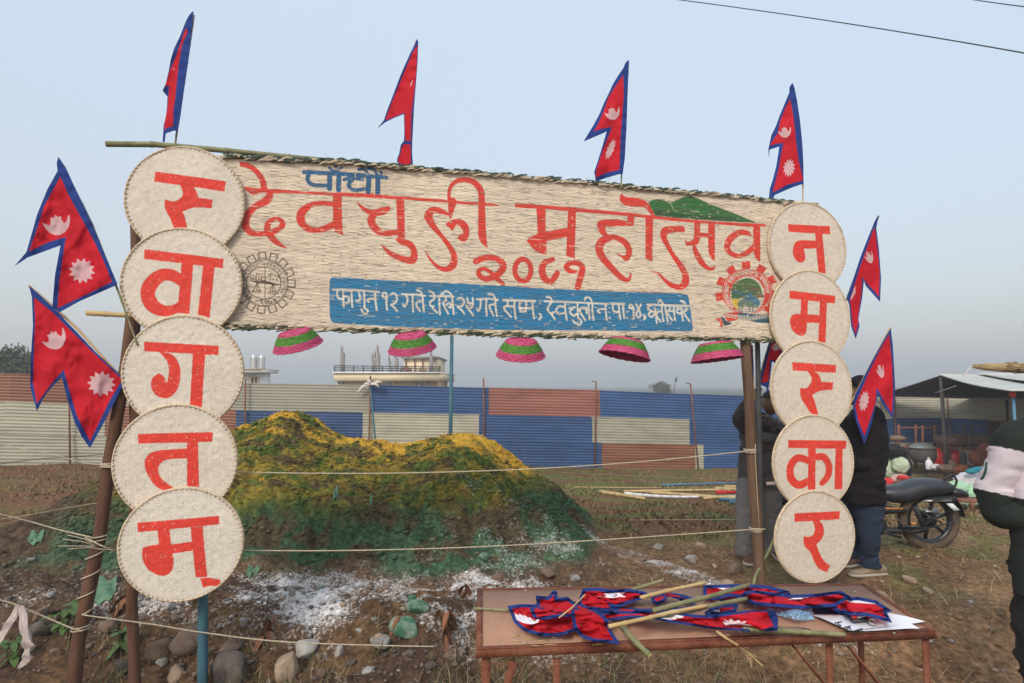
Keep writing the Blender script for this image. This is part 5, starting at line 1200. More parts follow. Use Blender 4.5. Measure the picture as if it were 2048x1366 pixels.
flag('open flag with pointed tips flying over the right middle of the panel', 'f3', [(537, 88), (505, 115), (485, 165), (440, 230), (390, 310), (350, 400), (310, 480), (270, 580), (210, 690), (122, 835), (180, 810), (285, 765), (333, 742), (300, 860), (250, 1020), (220, 1110), (235, 1200), (330, 1165), (450, 1130), (480, 1130), (500, 980), (515, 700), (525, 400)],
     [[(485, 228), (490, 400), (475, 600), (460, 800), (450, 1090), (340, 1115), (232, 1160), (240, 1090), (290, 940), (335, 820), (385, 700), (290, 715), (218, 742), (260, 670), (320, 520), (350, 430), (420, 320)]],
     [('moon_emblem', moon(385, 575, 72, 82, -12)), ('sun_emblem', star(368, 905, 34, 105, 22))], Y3, [(1256, 124, Y3), (1250, 250, Y3), (1243, 350, Y3), (1241, 400, Y3)], 3)
Y4 = SY(1600, -.05)
flag('broad flag with both emblems open above the right tray column', 'f4', [(380, 78), (350, 120), (345, 180), (300, 290), (250, 410), (210, 520), (165, 610), (148, 690), (135, 750), (140, 845), (148, 755), (245, 725), (235, 800), (215, 920), (180, 1060), (150, 1150), (140, 1240), (180, 1255), (200, 1215), (360, 1145), (465, 1108), (492, 1105), (490, 900), (480, 700), (455, 450), (425, 250), (400, 130)],
     [[(357, 240), (385, 400), (405, 560), (415, 680), (440, 860), (488, 1065), (340, 1105), (180, 1188), (200, 1100), (240, 950), (265, 800), (290, 688), (230, 692), (148, 715), (190, 650), (230, 590), (260, 450), (310, 330)]],
     [('moon_emblem', moon(300, 575, 68, 78, -8)), ('sun_emblem', star(345, 940, 62, 95, 8))], Y4, [(1585, 170, Y4), (1600, 300, Y4), (1606, 372, Y4), (1605, 420, Y4)], 4)
YL = SY(180, .0)
flag('large flag flying out left with its upper tip trailing, upper of the left pair', 'f5', [(265, 30), (258, 60), (262, 95), (215, 180), (170, 290), (150, 360), (120, 465), (65, 530), (125, 490), (275, 435), (250, 570), (238, 715), (270, 740), (360, 690), (525, 618), (535, 610), (480, 480), (420, 340), (350, 190), (300, 80)],
     [[(275, 120), (310, 200), (370, 310), (420, 400), (470, 500), (510, 600), (400, 655), (262, 720), (270, 600), (300, 395), (220, 420), (132, 462), (165, 370), (200, 260)]],
     [('moon_emblem', moon(258, 338, 64, 66, -8)), ('sun_emblem', star(373, 550, 62, 60, 10))], YL, [(118, 320, YL), (180, 440, YL), (232, 570, YL), (262, 655, YL), (275, 690, YL)], 5, amp=.018)
flag('large bright flag hanging down left of the trays, lower of the left pair', 'f5', [(132, 615), (145, 670), (150, 800), (140, 950), (138, 1080), (168, 1190), (200, 1125), (240, 1075), (282, 1035), (305, 1130), (340, 1240), (375, 1310), (410, 1358), (480, 1230), (560, 1070), (552, 1030), (440, 925), (350, 830), (240, 715)],
     [[(155, 672), (240, 740), (350, 850), (440, 937), (556, 1045), (500, 1140), (410, 1325), (350, 1210), (315, 1090), (290, 1000), (230, 1070), (168, 1155), (150, 1060), (155, 900), (160, 780)]],
     [('moon_emblem', moon(248, 862, 58, 62, -25)), ('sun_emblem', star(462, 1065, 66, 60, 5))], YL + .05, [(58, 572, YL + .06), (150, 652, YL + .06), (240, 752, YL + .06), (268, 775, YL + .06)], 6, amp=.016)
YR = SY(1700, -.03)
flag('half furled flag flying out right of the second tray', 5, [(880, 165), (850, 215), (800, 340), (760, 440), (700, 620), (660, 735), (678, 790), (690, 930), (722, 1018), (748, 930), (740, 880), (765, 740), (778, 620), (790, 655), (888, 765), (895, 600), (880, 400), (862, 260)],
     [[(850, 250), (870, 400), (885, 560), (880, 730), (850, 690), (800, 640), (768, 592), (758, 730), (735, 870), (740, 900), (722, 985), (700, 920), (690, 800), (680, 755), (750, 530), (800, 390)]],
     [('moon_emblem', moon(812, 455, 30, 62, -20)), ('sun_emblem', [(725, 655), (718, 680), (722, 700), (705, 725), (695, 750), (685, 745), (695, 715), (705, 690), (712, 670)])], YR, [(1757, 432, YR), (1730, 500, YR), (1700, 580, YR), (1675, 650, YR), (1665, 680, YR)], 7, amp=.022)
flag('open flag with an upright tip flying out right of the middle tray', 6, [(813, -12), (780, 45), (720, 152), (630, 330), (622, 385), (640, 470), (680, 578), (715, 480), (745, 340), (742, 320), (790, 400), (826, 450), (836, 300), (824, 80)],
     [[(805, 20), (818, 150), (825, 300), (820, 425), (780, 360), (742, 290), (735, 370), (700, 480), (680, 535), (650, 460), (632, 380), (700, 220), (770, 80)]],
     [('moon_emblem', moon(760, 205, 20, 50, -15)), ('sun_emblem', star(678, 360, 26, 55, 12))], YR - .02, [(1781, 656, YR), (1745, 722, YR), (1709, 792, YR), (1690, 830, YR)], 8, amp=.02)
YB_ = SY(1530, -.22)
flag('flag partly hidden behind the upper right trays, held up by the man', 'f9', [(225, 5), (190, 120), (155, 262), (195, 280), (200, 320), (210, 262), (225, 142), (250, 155), (282, 95), (290, 60), (275, 5)],
     [[(228, 20), (262, 20), (272, 60), (268, 98), (245, 140), (215, 130), (205, 250), (168, 256), (200, 130)]],
     [('moon_emblem', moon(243, 62, 24, 30, -10))], YB_ + .10, [(1545, 668, YB_ + .1), (1530, 715, YB_ + .1), (1517, 768, YB_ + .1), (1510, 800, YB_ + .1)], 9, amp=.012, grp='flags held behind the post')
flag('folded sliver of a flag between the brown post and the dark pole', 'f9', [(95, 5), (112, 5), (118, 80), (126, 180), (122, 280), (108, 290), (100, 150)],
     [[(98, 10), (108, 10), (114, 90), (118, 180), (117, 270), (110, 270), (104, 150)]],
     [('sun_emblem', [(105, 205), (112, 195), (117, 215), (116, 250), (108, 245)]), ('moon_emblem', [(102, 30), (107, 28), (112, 90), (107, 80)])], YB_, [(1504, 690, YB_), (1507, 770, YB_), (1509, 800, YB_)], 10, amp=.008, grp='flags held behind the post')
# ================================================================ HANGING BASKETS
M_pink = mat('dyed_pink_cane', (.36, .030, .09), .65, .3, 30, .3, 120, stretch=(1, 1, 4), col2=(.58, .10, .22))
M_green = mat('dyed_green_cane', (.035, .14, .012), .65, .3, 30, .3, 120, stretch=(1, 1, 4), col2=(.11, .29, .045))
def basket(label, x0, x1, yt, yb, tilt, dip, seed, cols_=('p', 'g', 'p')):
    off = .06; cx = (x0 + x1) / 2; c = S(cx, yt, off); w = abs(S(x1, yt, off).x - S(x0, yt, off).x) / 2 * 1.02
    h = w * .84
    t = thing('hanging_basket', label, 'basket', c, 'dyed bamboo baskets hung under the panel')
    M = Matrix.Rotation(R(tilt), 3, 'Y') @ Matrix.Rotation(R(dip), 3, 'X')
    # profile of an upside-down bowl, z=0 at crown
    prof = [(.0, 0), (.34, -.005), (.60, -.02), (.67, -.10), (.74, -.22), (.81, -.34), (.87, -.45), (.92, -.56), (.965, -.68), (1.0, -.80)]
    def band(s0, s1, rows, mt, name, ph):
        V = []; Fc = []; n = 72; m_ = rows * 2
        zs = np.array([p[1] for p in prof]); rs = np.array([p[0] for p in prof]); ss = np.linspace(0, 1, len(prof))
        for j in range(m_ + 1):
            s_ = s0 + (s1 - s0) * j / m_; r0 = np.interp(s_, ss, rs); z0 = np.interp(s_, ss, zs)
            for k in range(n):
                a = 2 * math.pi * k / n; stake = math.cos(a * 18 + (j // 2 + ph) * math.pi); ins = 0 if j % 2 else -.02
                rr = (r0 + .018 * stake + ins) * w; V.append(c + M @ Vector((rr * math.cos(a), rr * math.sin(a), (z0 + .006 * math.sin(k * 1.7 + j)) * h)))
        Fc = [(j * n + k, j * n + (k + 1) % n, (j + 1) * n + (k + 1) % n, (j + 1) * n + k) for j in range(m_) for k in range(n)]
        return MB().add(V, Fc).build(name, mt, t, True)
    MC = {'p': M_pink, 'g': M_green}
    crown = band(.03, .36, 6, MC[cols_[0]], 'crown_band', 0); band(.36, .70, 7, MC[cols_[1]], 'middle_band', 0); rimb = band(.70, 1.0, 6, MC[cols_[2]], 'rim_band', 0)
    m = MB(); pts = []
    for k in range(49):
        a = 2 * math.pi * k / 48; pts.append(c + M @ Vector((w * 1.005 * math.cos(a), w * 1.005 * math.sin(a), (-.80 + .015 * math.sin(k * 2.4)) * h)))
    m.tube(pts, .0055, 6, False); m.build('rim_binding', MC[cols_[2]], rimb, True)
    m = MB()
    for k in range(9):
        a = math.pi * k / 9 + .1; m.tube([c + M @ Vector((.32 * w * math.cos(a), .32 * w * math.sin(a), -.008 * h)), c + M @ Vector((0, 0, .018 * h)), c + M @ Vector((-.32 * w * math.cos(a), -.32 * w * math.sin(a), -.008 * h))], .0045, 4)
    m.build('crown_weave', MC[cols_[0]], t, True)
    st = Vector(Sxyz((np.array((c.x, c.y)) - SO) @ SDIR, float(zbot((np.array((c.x, c.y)) - SO) @ SDIR)) + .02, .03))
    MB().tube([c, c.lerp(st, .5) + Vector((.006, 0, 0)), st], .0016, 5).build('hanging_wire', M_iron, t)
basket('pink and green basket hung left under the panel, tilting up to the right', 536, 640, 661, 710, -10, 20, 1)
basket('pink and green basket hung second from the left, in front of the house', 772, 869, 667, 718, -5, 20, 2)
basket('level pink and green basket hung under the middle of the panel', 995, 1090, 679, 724, 2, 18, 3)
basket('darker basket tilting down to the right, its dark inside showing', 1208, 1302, 679, 722, 12, -4, 4)
basket('smallest basket at the right under the panel, tipped up to the right', 1384, 1475, 685, 720, -6, -4, 5, ('p', 'g', 'p'))
# ================================================================ TABLE
TZ = .76
M_ply = mat('worn_tan_tabletop', (.44, .255, .175), .7, .16, 3, .25, 50, stretch=(1, .4, 1), col2=(.33, .18, .12))
M_tframe = mat('red_oxide_steel', (.125, .030, .016), .75, .3, 14, .5, 90, col2=(.21, .08, .042))
A_ = H(953, 1300, TZ); B_ = H(1872, 1262, TZ); C_ = H(1728, 1167, TZ); D_ = H(955, 1178, TZ)
tab = thing('work_table', 'low table with worn tan board top and red oxide angle iron frame', 'table', (float((A_.x + B_.x) / 2), float((A_.y + C_.y) / 2), 0))
def board(q, z0, z1):
    m = MB(); V = [Vector((p.x, p.y, z)) for z in (z0, z1) for p in q]
    return m.add(V, [(3, 2, 1, 0), (4, 5, 6, 7), (0, 1, 5, 4), (1, 2, 6, 5), (2, 3, 7, 6), (3, 0, 4, 7)])
cN = (A_ + B_ + C_ + D_) / 4
ins = [cN + (p - cN) * .992 for p in (A_, B_, C_, D_)]
board(ins, TZ - .012, TZ).build('tabletop', M_ply, tab)
for a, b in ((A_, B_), (B_, C_), (C_, D_), (D_, A_)):
    d = (b - a).normalized(); n_ = Vector((d.y, -d.x, 0)); m = MB()
    m.bar(a + Vector((0, 0, -.013)) - d * .003, b + Vector((0, 0, -.013)) - d * .010, .005, .025); m.bar(a - n_ * .010 + Vector((0, 0, .0015)), b - n_ * .010 + Vector((0, 0, .0015)) - d * .02, .018, .004)
    m.build('frame_rail', M_tframe, tab)
def leg(p, q=None):
    p = Vector(p); m = MB(); ft = Vector((p.x, p.y, float(ground(p.x, p.y)) - .01)); m.bar(ft, Vector((p.x, p.y, TZ - .025)), .024, .005, (0, 1, 0)); m.bar(ft + Vector((.0115, .017, 0)), Vector((p.x + .0115, p.y + .017, TZ - .03)), .005, .028, (0, 1, 0)); m.build('leg', M_tframe, tab)
leg(A_ + Vector((.03, .02, 0))); leg(B_ + Vector((-.03, .012, 0))); leg(D_ + Vector((.03, -.03, 0))); leg(C_ + Vector((-.04, -.03, 0)))
Mb = H(1672, 1272, TZ); leg(Mb + Vector((0, .05, 0)))
for a, b in (((A_ + Vector((.03, .03, -.38))), (A_ + Vector((.12, .03, -.05)))), ((A_.lerp(D_, .3) + Vector((.28, 0, -.55))), (A_.lerp(B_, .165) + Vector((0, .03, -.05)))), ((Mb + Vector((.01, .05, -.22))), (Mb + Vector((-.13, .04, -.05)))), ((Mb + Vector((.28, .05, -.32))), (Mb + Vector((.06, .03, -.05))))):
    MB().bar(a, b, .026, .006).build('brace', M_tframe, tab)
M_screw = mat('screw_head', (.55, .53, .5), .35, .1, 9, metal=.8)
for (x, y) in ((961, 1196), (962, 1271), (1051, 1181), (1790 - 180, 1169), (1710, 1184), (1788, 1268 - 2), (1480, 1265), (1051, 1300 - 14)):
    p = H(x, y, TZ + .001); MB().lathe([(.0055, 0), (.005, .002), (.001, .0028)], p, None, 10, True).build('screw', M_screw, tab)
# --- flags heaped on the table
M_fred2 = M_fred
heap = []
def tcloth(label, outline, emb, layer, seed, w=14, hump=.02, fields=None):
    t = thing('heaped_flag', label, 'flag', H(*reg('t', outline[0]), TZ), 'flags heaped on the table')
    ol = outline; f = fields or [inset(ol, w)]
    cx = np.mean([reg('t', p)[0] for p in ol]); cy = np.mean([reg('t', p)[1] for p in ol]); olr = [reg('t', p) for p in ol]
    def edge_d(x, y):
        return min(math.hypot(x - p[0], y - p[1]) for p in olr)
    def fn(x, y):
        b = H(x, y, TZ)
        q = abs(float(fbm(np.array(b.x * 7 + b.y * 5 + seed), np.array(b.y * 9. - b.x * 4), 2, seed + 4)) - .5)
        q2 = abs(float(fbm(np.array(b.x * 11 - b.y * 7 + seed), np.array(b.y * 12. + b.x * 5), 2, seed + 9)) - .5)
        z = layer + hump * 1.3 * (float(fbm(np.array(b.x * 7 + seed), np.array(b.y * 8.), 2, seed)) - .35) + .006 * math.sin(b.x * 21 + b.y * 34 + seed * 2) - .026 * math.exp(-(q / .06) ** 2) - .016 * math.exp(-(q2 / .05) ** 2) + .012
        return H(x, y, TZ + max(z, .003))
    cloth_parts(t, 't', ol, f, emb, fn, step=3.2, emat=M_fwhite2)
tcloth('crumpled flag at the left end of the table with its moon showing', [(235, 188), (290, 180), (355, 182), (390, 200), (440, 215), (500, 210), (530, 240), (520, 290), (450, 312), (370, 312), (300, 290), (262, 255)], [('moon_emblem', [(248, 212), (268, 225), (262, 214), (285, 228), (280, 217), (305, 232), (300, 222), (325, 240), (322, 232), (345, 248), (368, 240), (360, 256), (335, 264), (300, 258), (265, 240)])], .008, 1, hump=.04)
tcloth('small folded flag end at the back left of the heap', [(350, 145), (400, 150), (425, 122), (440, 130), (440, 155), (480, 150), (520, 180), (530, 235), (470, 232), (390, 244), (350, 250), (325, 200), (355, 178)], [], .03, 2, hump=.03)
tcloth('flag spread at the back of the heap with a bright half sun', [(545, 115), (600, 113), (660, 120), (740, 118), (800, 130), (822, 148), (760, 170), (700, 190), (640, 212), (580, 205), (550, 250), (520, 285), (500, 270), (520, 180)], [('sun_emblem', [(608, 150), (640, 146), (628, 136), (655, 138), (652, 124), (672, 134), (688, 120), (692, 136), (720, 132), (705, 144), (722, 152), (690, 152), (665, 156)])], .028, 3, hump=.045)
tcloth('flag pulled to a point at the front of the heap', [(495, 172), (530, 170), (560, 190), (600, 200), (640, 235), (650, 262), (668, 300), (698, 345), (640, 340), (590, 336), (540, 318), (520, 298), (505, 270), (498, 230)], [('sun_emblem', [(568, 196), (585, 192), (582, 180), (600, 186), (612, 178), (618, 192), (640, 186), (632, 200), (645, 206), (600, 210), (575, 208)])], .04, 4, hump=.05)
tcloth('pale blue lined flag fold lying across the middle of the table', [(640, 165), (690, 190), (780, 200), (900, 195), (1000, 190), (1005, 215), (880, 222), (760, 215), (670, 215)], [], .035, 12, hump=.02, fields=[[(700, 198), (760, 205), (740, 210), (690, 208)]])
tcloth('long narrow flag stretched along the middle front of the table', [(580, 215), (640, 208), (700, 212), (820, 208), (900, 208), (1000, 224), (1080, 228), (1150, 214), (1230, 206), (1330, 208), (1345, 240), (1342, 290), (1280, 295), (1200, 290), (1120, 286), (1050, 280), (980, 268), (900, 255), (820, 240), (740, 235), (690, 245), (620, 252)], [('moon_emblem', [(862, 238), (890, 228), (925, 222), (960, 226), (955, 236), (925, 242), (895, 246)]), ('sun_emblem', [(1112, 250), (1130, 254), (1122, 242), (1142, 250), (1150, 240), (1165, 250), (1182, 242), (1190, 254), (1215, 250), (1205, 262), (1240, 268), (1180, 272), (1130, 268)])], .045, 5, hump=.05, w=12, fields=[[(600, 224), (700, 222), (820, 218), (900, 220), (1000, 236), (1080, 238), (1150, 226), (1230, 214), (1298, 212), (1312, 240), (1326, 270), (1280, 284), (1200, 280), (1120, 276), (1050, 270), (980, 257), (900, 245), (820, 230), (740, 226), (690, 232), (620, 244)]])
tcloth('loose flag curl in the back middle of the table', [(820, 145), (860, 135), (900, 133), (960, 142), (1010, 160), (1000, 185), (960, 178), (930, 160), (895, 150), (880, 170), (850, 185), (828, 175)], [], .015, 6, hump=.03)
tcloth('flag at the back centre with a white emblem against its edge', [(1036, 104), (1120, 100), (1200, 98), (1300, 104), (1390, 128), (1400, 148), (1320, 150), (1250, 160), (1140, 150), (1100, 162), (1040, 165)], [('moon_emblem', [(1085, 110), (1180, 104), (1176, 118), (1150, 128), (1120, 122), (1100, 116)])], .012, 7, hump=.03)
tcloth('wide flag across the right rear of the table with a pale sun', [(1200, 130), (1240, 122), (1320, 132), (1400, 142), (1500, 138), (1600, 125), (1642, 150), (1580, 190), (1450, 200), (1340, 192), (1250, 185), (1195, 160)], [('sun_emblem', [(1385, 162), (1405, 156), (1400, 148), (1425, 152), (1440, 145), (1452, 151), (1500, 146), (1460, 158), (1430, 166)])], .035, 8, hump=.04)
tcloth('flag with its tip drooping over the papers at the right', [(1555, 190), (1620, 150), (1680, 152), (1745, 165), (1812, 208), (1790, 218), (1812, 258), (1750, 240), (1700, 228), (1640, 225), (1590, 215)], [('sun_emblem', [(1618, 160), (1632, 152), (1650, 160), (1668, 154), (1690, 164), (1720, 160), (1735, 172), (1765, 182), (1710, 178), (1640, 174)])], .03, 9, hump=.03)
tcloth('small flag corner with a round pale patch in the middle', [(1040, 215), (1070, 195), (1110, 182), (1182, 178), (1172, 212), (1100, 228), (1055, 228)], [('sun_emblem', [(1045, 214), (1060, 200), (1080, 193), (1102, 198), (1108, 215), (1080, 226)])], .02, 10, hump=.02)
tcloth('dark blue flag edge peeping out under the right pile', [(1480, 195), (1560, 186), (1640, 205), (1720, 228), (1640, 235), (1560, 222), (1500, 218)], [], .015, 11, hump=.02, fields=[[(1560, 196), (1620, 206), (1600, 212), (1560, 204)]])
# --- bamboo sticks on the table
def stick(label, pts, r, mt, seed, open_end=False):
    q = [H(*reg('t', (p[0], p[1])), TZ + p[2]) for p in pts]
    t = thing('bamboo_stick', label, 'bamboo stick', q[0], 'bamboo sticks on the table')
    r = r * .76
    bamboo('culm', None, q, r, mt, None, t, nodes=4, taper=.85)
    if open_end:
        d = (q[-1] - q[-2]).normalized(); MB().tube([q[-1] + d * .001, q[-1] + d * .003], [r * .9, r * .8], 10).build('cut_end', M_bam_yel, t)
stick('thin dark stick lying left of the heap, poking past the table edge', [(95, 198, .008), (170, 202, .008), (240, 206, .012)], .007, M_bam_green, 1)
stick('thick green stick end hanging over the front edge', [(700, 262, .06), (740, 315, .04), (818, 392, .005)], .014, M_bam_green, 2, True)
stick('split yellow stick slanting at the back of the heap', [(780, 155, .045), (880, 128, .055), (1045, 93, .06)], .010, M_bam_yel, 3)
stick('thick green stick lying slantwise over the pile', [(830, 208, .07), (960, 175, .08), (1100, 140, .085), (1222, 102, .08)], .012, M_bam_green, 4, True)
stick('long yellow split stick across the middle of the pile', [(650, 272, .085), (780, 245, .085), (900, 215, .085), (1055, 186, .085)], .009, M_bam_yel, 5)
stick('green stick crossing under the long yellow one', [(850, 232, .07), (1000, 205, .07), (1100, 180, .07), (1215, 158, .06)], .011, M_bam_green, 6)
stick('green stick lying along the front with a pale cut joint', [(1200, 285, .04), (1350, 290, .025), (1480, 298, .02), (1618, 306, .014)], .012, M_bam_green, 7)
stick('thin pale stick standing out of the left heap', [(445, 238, .05), (500, 195, .08), (553, 142, .10)], .0035, M_bam_yel, 8)
stick('green bamboo propped behind the table by the brown post', [(740, 123, .03), (800, 105, .05), (875, 82, .07)], .009, M_bam_green, 9)
stick('split stick hanging off the front edge with frayed fibres', [(1090, 290, .03), (1130, 320, .01), (1180, 350, -.02)], .006, M_bam_yel, 10)
q = [S(1500, 1172, .0), S(1535, 1130, -.02), S(1560, 1060, -.06), S(1572, 1020, -.1)]
bamboo('leaning_bamboo', 'green bamboo leaning behind the brown post and the lowest right tray', [q[0] - Vector((0.02, 0, .3)), q[0], q[2], q[3]], .015, M_bam_green, 'bamboo', nodes=4)
m = MB(); r_ = random.Random(4)
for k in range(10):
    a = H(*reg('t', (1165, 340)), TZ - .02); m.tube([a, H(*reg('t', (1200 + k * 4, 365 + k * 3)), TZ - .04), H(*reg('t', (1230 + r_.uniform(-10, 60), 395 + r_.uniform(-5, 50))), TZ - .06)], .0011, 4)
tag(m.build('split_fibres', M_bam_yel), 'frayed bamboo fibres dangling below the front rail', 'fibres')
m = MB()
for k in range(26):
    x = r_.uniform(240, 620); y = r_.uniform(300, 350); a = H(*reg('t', (x, y)), TZ + .003); an = r_.uniform(-.5, .5); m.tube([a, a + Vector((math.cos(an), math.sin(an) * .4, 0)) * r_.uniform(.01, .04)], .0016, 4)
tag(m.build('bamboo_shavings', M_bam_yel), kind='stuff', label='bamboo shavings scattered on the table top')
m = MB(); pts = []
for k in range(60):
    a = k * .33; pts.append(H(*reg('t', (1350 + 110 * math.cos(a) + k * .4, 290 + 16 * math.sin(a))), TZ + .004 + .0002 * k))
m.tube(pts, .0009, 4); tag(m.build('wire_coil', M_iron), 'loose coil of thin dark wire under the long flag', 'wire')
m = MB(); pts = [H(*reg('t', (430 + 70 * math.cos(k * .35), 312 + 9 * math.sin(k * .35))), TZ + .003 + .0004 * k) for k in range(45)]
m.tube(pts, .0010, 4); tag(m.build('wire_coil', M_iron), 'small tangle of thin wire under the left flag', 'wire')
# --- plastic bag
M_bag = bpy.data.materials.new('thin_blue_polythene'); t_, N_, L_, b_ = nodes_of(M_bag)
b_.inputs['Base Color'].default_value = (.30, .55, .80, 1); b_.inputs['Roughness'].default_value = .25; b_.inputs['Alpha'].default_value = .62; b_.inputs['Specular IOR Level'].default_value = .6
tcn = N_.new('ShaderNodeTexCoord'); ns = N_.new('ShaderNodeTexNoise'); ns.inputs['Scale'].default_value = 34; bp = N_.new('ShaderNodeBump'); bp.inputs['Strength'].default_value = .35; bp.inputs['Distance'].default_value = .01
L_.new(tcn.outputs['Object'], ns.inputs[0]); L_.new(ns.outputs[0], bp.inputs['Height']); L_.new(bp.outputs[0], b_.inputs['Normal'])
ol = [(1290, 195), (1340, 198), (1370, 200), (1385, 178), (1405, 165), (1425, 172), (1450, 180), (1480, 185), (1492, 245), (1440, 248), (1390, 240), (1330, 222)]
v, f = cdt([[reg('t', p) for p in ol]], 2.6)
def fb(x, y):
    b = H(x, y, TZ); cx, cy = reg('t', (1420, 215)); d = math.hypot((x - cx) / 34, (y - cy) / 20)
    z = .006 + .045 * max(0, 1 - d) + .018 * abs(float(fbm(np.array(x * .16), np.array(y * .3), 3, 77)) - .5) * 2
    return H(x, y, TZ + z)
bagv = [fb(*p) for p in v]; m = MB(); m.add(bagv, [tuple(q) for q in f if pip((sum(v[i][0] for i in q) / 3, sum(v[i][1] for i in q) / 3), [reg('t', p) for p in ol])])
bag = m.build('plastic_bag', M_bag, None, True); tag(bag, 'crumpled pale blue plastic bag between the flags and the papers', 'bag')
# --- papers
M_paper = mat('white_paper', (.76, .75, .80), .8, .03, 4, spec=.2)
M_ink = mat('black_ink', (.03, .03, .035), .6, .1, 9)
def paper(label, q, z, seed):
    pts = [H(*reg('t', p), TZ) for p in q]; n = 14; V = []
    for i in range(n + 1):
        for j in range(n + 1):
            u, w_ = i / n, j / n; p = pts[0].lerp(pts[1], u).lerp(pts[3].lerp(pts[2], u), w_); p.z = TZ + z + .007 * max(0, (u - .6)) * 2 + .004 * math.sin(u * 5 + w_ * 3 + seed) * u + .003; V.append(p)
    Fc = [(i * (n + 1) + j, (i + 1) * (n + 1) + j, (i + 1) * (n + 1) + j + 1, i * (n + 1) + j + 1) for i in range(n) for j in range(n)]
    o = MB().add(V, Fc).build('paper_sheet', M_paper, None, True); return tag(o, label, 'paper', 'papers on the table')
paper('lowest paper sheet, its right corner nearest the table edge', [(1480, 232), (1780, 226), (1948, 268), (1700, 300)], .003, 1)
paper('middle paper sheet fanned out to the front right', [(1530, 240), (1800, 238), (1926, 297), (1680, 303)], .007, 2)
tp = paper('top paper sheet with black brush letters along its left side', [(1500, 246), (1750, 232), (1930, 275), (1640, 308)], .012, 3)
m = MB()
def ink(*pts): m.tube([H(*reg('t', p), TZ + .0195) for p in pts], .0018, 4)
ink((1575, 258), (1605, 252)); ink((1592, 256), (1588, 263), (1602, 268), (1590, 272)); ink((1614, 276), (1640, 270)); ink((1634, 271), (1642, 285)); ink((1622, 280), (1634, 278)); ink((1650, 292), (1690, 280)); ink((1668, 286), (1664, 293), (1678, 300)); ink((1682, 284), (1690, 296)); ink((1650, 300), (1662, 296))
m.build('brush_letters', M_ink, None); o = bpy.data.objects['brush_letters']; 
o.parent = tp
# --- stapler and tape
M_redp = mat('red_plastic', (.60, .02, .02), .35, .08, 9, spec=.5)
stp = thing('stapler', 'small red and black stapler lying on the top paper', 'stapler', H(*reg('t', (1685, 250)), TZ + .02))
c = H(*reg('t', (1685, 250)), TZ + .022); rz = Matrix.Rotation(.2, 3, 'Z')
MB().box(c + Vector((0, 0, .004)), (.075, .02, .008), rz).build('base', M_iron, stp)
MB().box(c + rz @ Vector((-.028, 0, .018)), (.016, .014, .014), rz @ Matrix.Rotation(-.3, 3, 'Y')).build('grip', M_redp, stp)
MB().box(c + rz @ Vector((.03, 0, .014)), (.014, .02, .02), rz).build('front_cap', M_redp, stp)
MB().box(c + rz @ Vector((0, 0, .018)), (.065, .014, .008), rz @ Matrix.Rotation(-.15, 3, 'Y')).build('arm', M_screw, stp)
m = MB(); c2 = H(*reg('t', (1732, 254)), TZ + .03); m.lathe([(.011, -.004), (.014, -.004), (.014, .004), (.011, .004), (.011, -.004)], c2, Matrix.Rotation(.5, 3, 'X'), 20)
tag(m.build('tape_roll', M_screw, smooth=False), 'small roll of clear tape beside the stapler', 'tape')
# ================================================================ HELPERS FOR THINGS STANDING ON THE GROUND
_gY = np.linspace(2.6, 24, 2200)
def GP(x, y, lift=0.0):
    d = ray(x, y); X_ = d[0] * _gY / d[1]; Z_ = CAMZ + d[2] * _gY / d[1]; g_ = ground(X_, _gY) + lift
    k = np.argmax(Z_ <= g_) if (Z_ <= g_).any() else len(_gY) - 1
    return Vector((float(X_[k]), float(_gY[k]), float(g_[k])))
def pm(p): return p.y / F      # metres per pixel there
# ---------------------------------------------------------------- rocks
M_rk = {'grey': mat('grey_stone', (.15, .135, .12), .9, .3, 9, .7, 40, col2=(.33, .31, .29)), 'tan': mat('tan_stone', (.25, .17, .115), .9, .3, 9, .7, 40, col2=(.38, .28, .20)),
        'dark': mat('dark_stone', (.045, .036, .034), .9, .3, 9, .7, 40, col2=(.12, .095, .08)), 'brown': mat('brown_stone', (.11, .07, .05), .9, .3, 9, .7, 40, col2=(.20, .14, .10)),
        'green': mat('green_dusted_stone', (.045, .13, .08), .9, .3, 9, .6, 40, col2=(.24, .28, .22), thresh=(.42, .60)), 'pale': mat('pale_stone', (.26, .235, .20), .9, .2, 9, .6, 40, col2=(.40, .37, .33))}
def rock(x, y, w, h, k, label=None, seed=None):
    b = GP(x, y + h * .5); s_ = w * pm(b) / 2; hz = h * pm(b) / 2 * 1.05; seed = seed if seed is not None else int(x * 7 + y)
    o = MB().rock((b.x, b.y + s_ * .3, b.z + hz * .55), (s_ * 1.12, s_ * .85, hz * 1.2), seed).build('stone', M_rk[k], None, False)
    zn = 'left of the leaning brown post' if x < 150 else 'between the leaning post and the blue post' if x < 415 else 'right of the blue post below the white powder' if x < 660 and y > 1230 else 'in the white powder at the foot of the mound' if y < 1215 and x < 950 else 'in front of the green dusted stones' if x < 800 else 'just left of the table' if x < 960 else 'on the slope behind the table' if x < 1300 else 'behind the table near the brown post' if x < 1550 else 'by the right side of the table' if y > 1200 else 'on the trampled ground behind the sneakers'
    szn = 'Tiny' if w < 12 else 'small' if w < 18 else 'fist sized' if w < 30 else 'large'
    if label is None: label = (szn + ' ' + {'grey': 'grey', 'tan': 'tan', 'dark': 'blackish', 'brown': 'brown', 'green': 'green dusted', 'pale': 'whitish'}[k] + ' stone ' + zn).replace('Tiny', 'tiny')
    return tag(o, label or {'grey': 'grey river stone lying among the rubble', 'tan': 'tan stone lying among the rubble', 'dark': 'dark lump of stone in the foreground rubble', 'brown': 'brown stone half sunk in the soil', 'green': 'small stone dusted green at the foot of the mound', 'pale': 'pale stone among the rubble'}[k], 'stone', 'stones in the rubble')
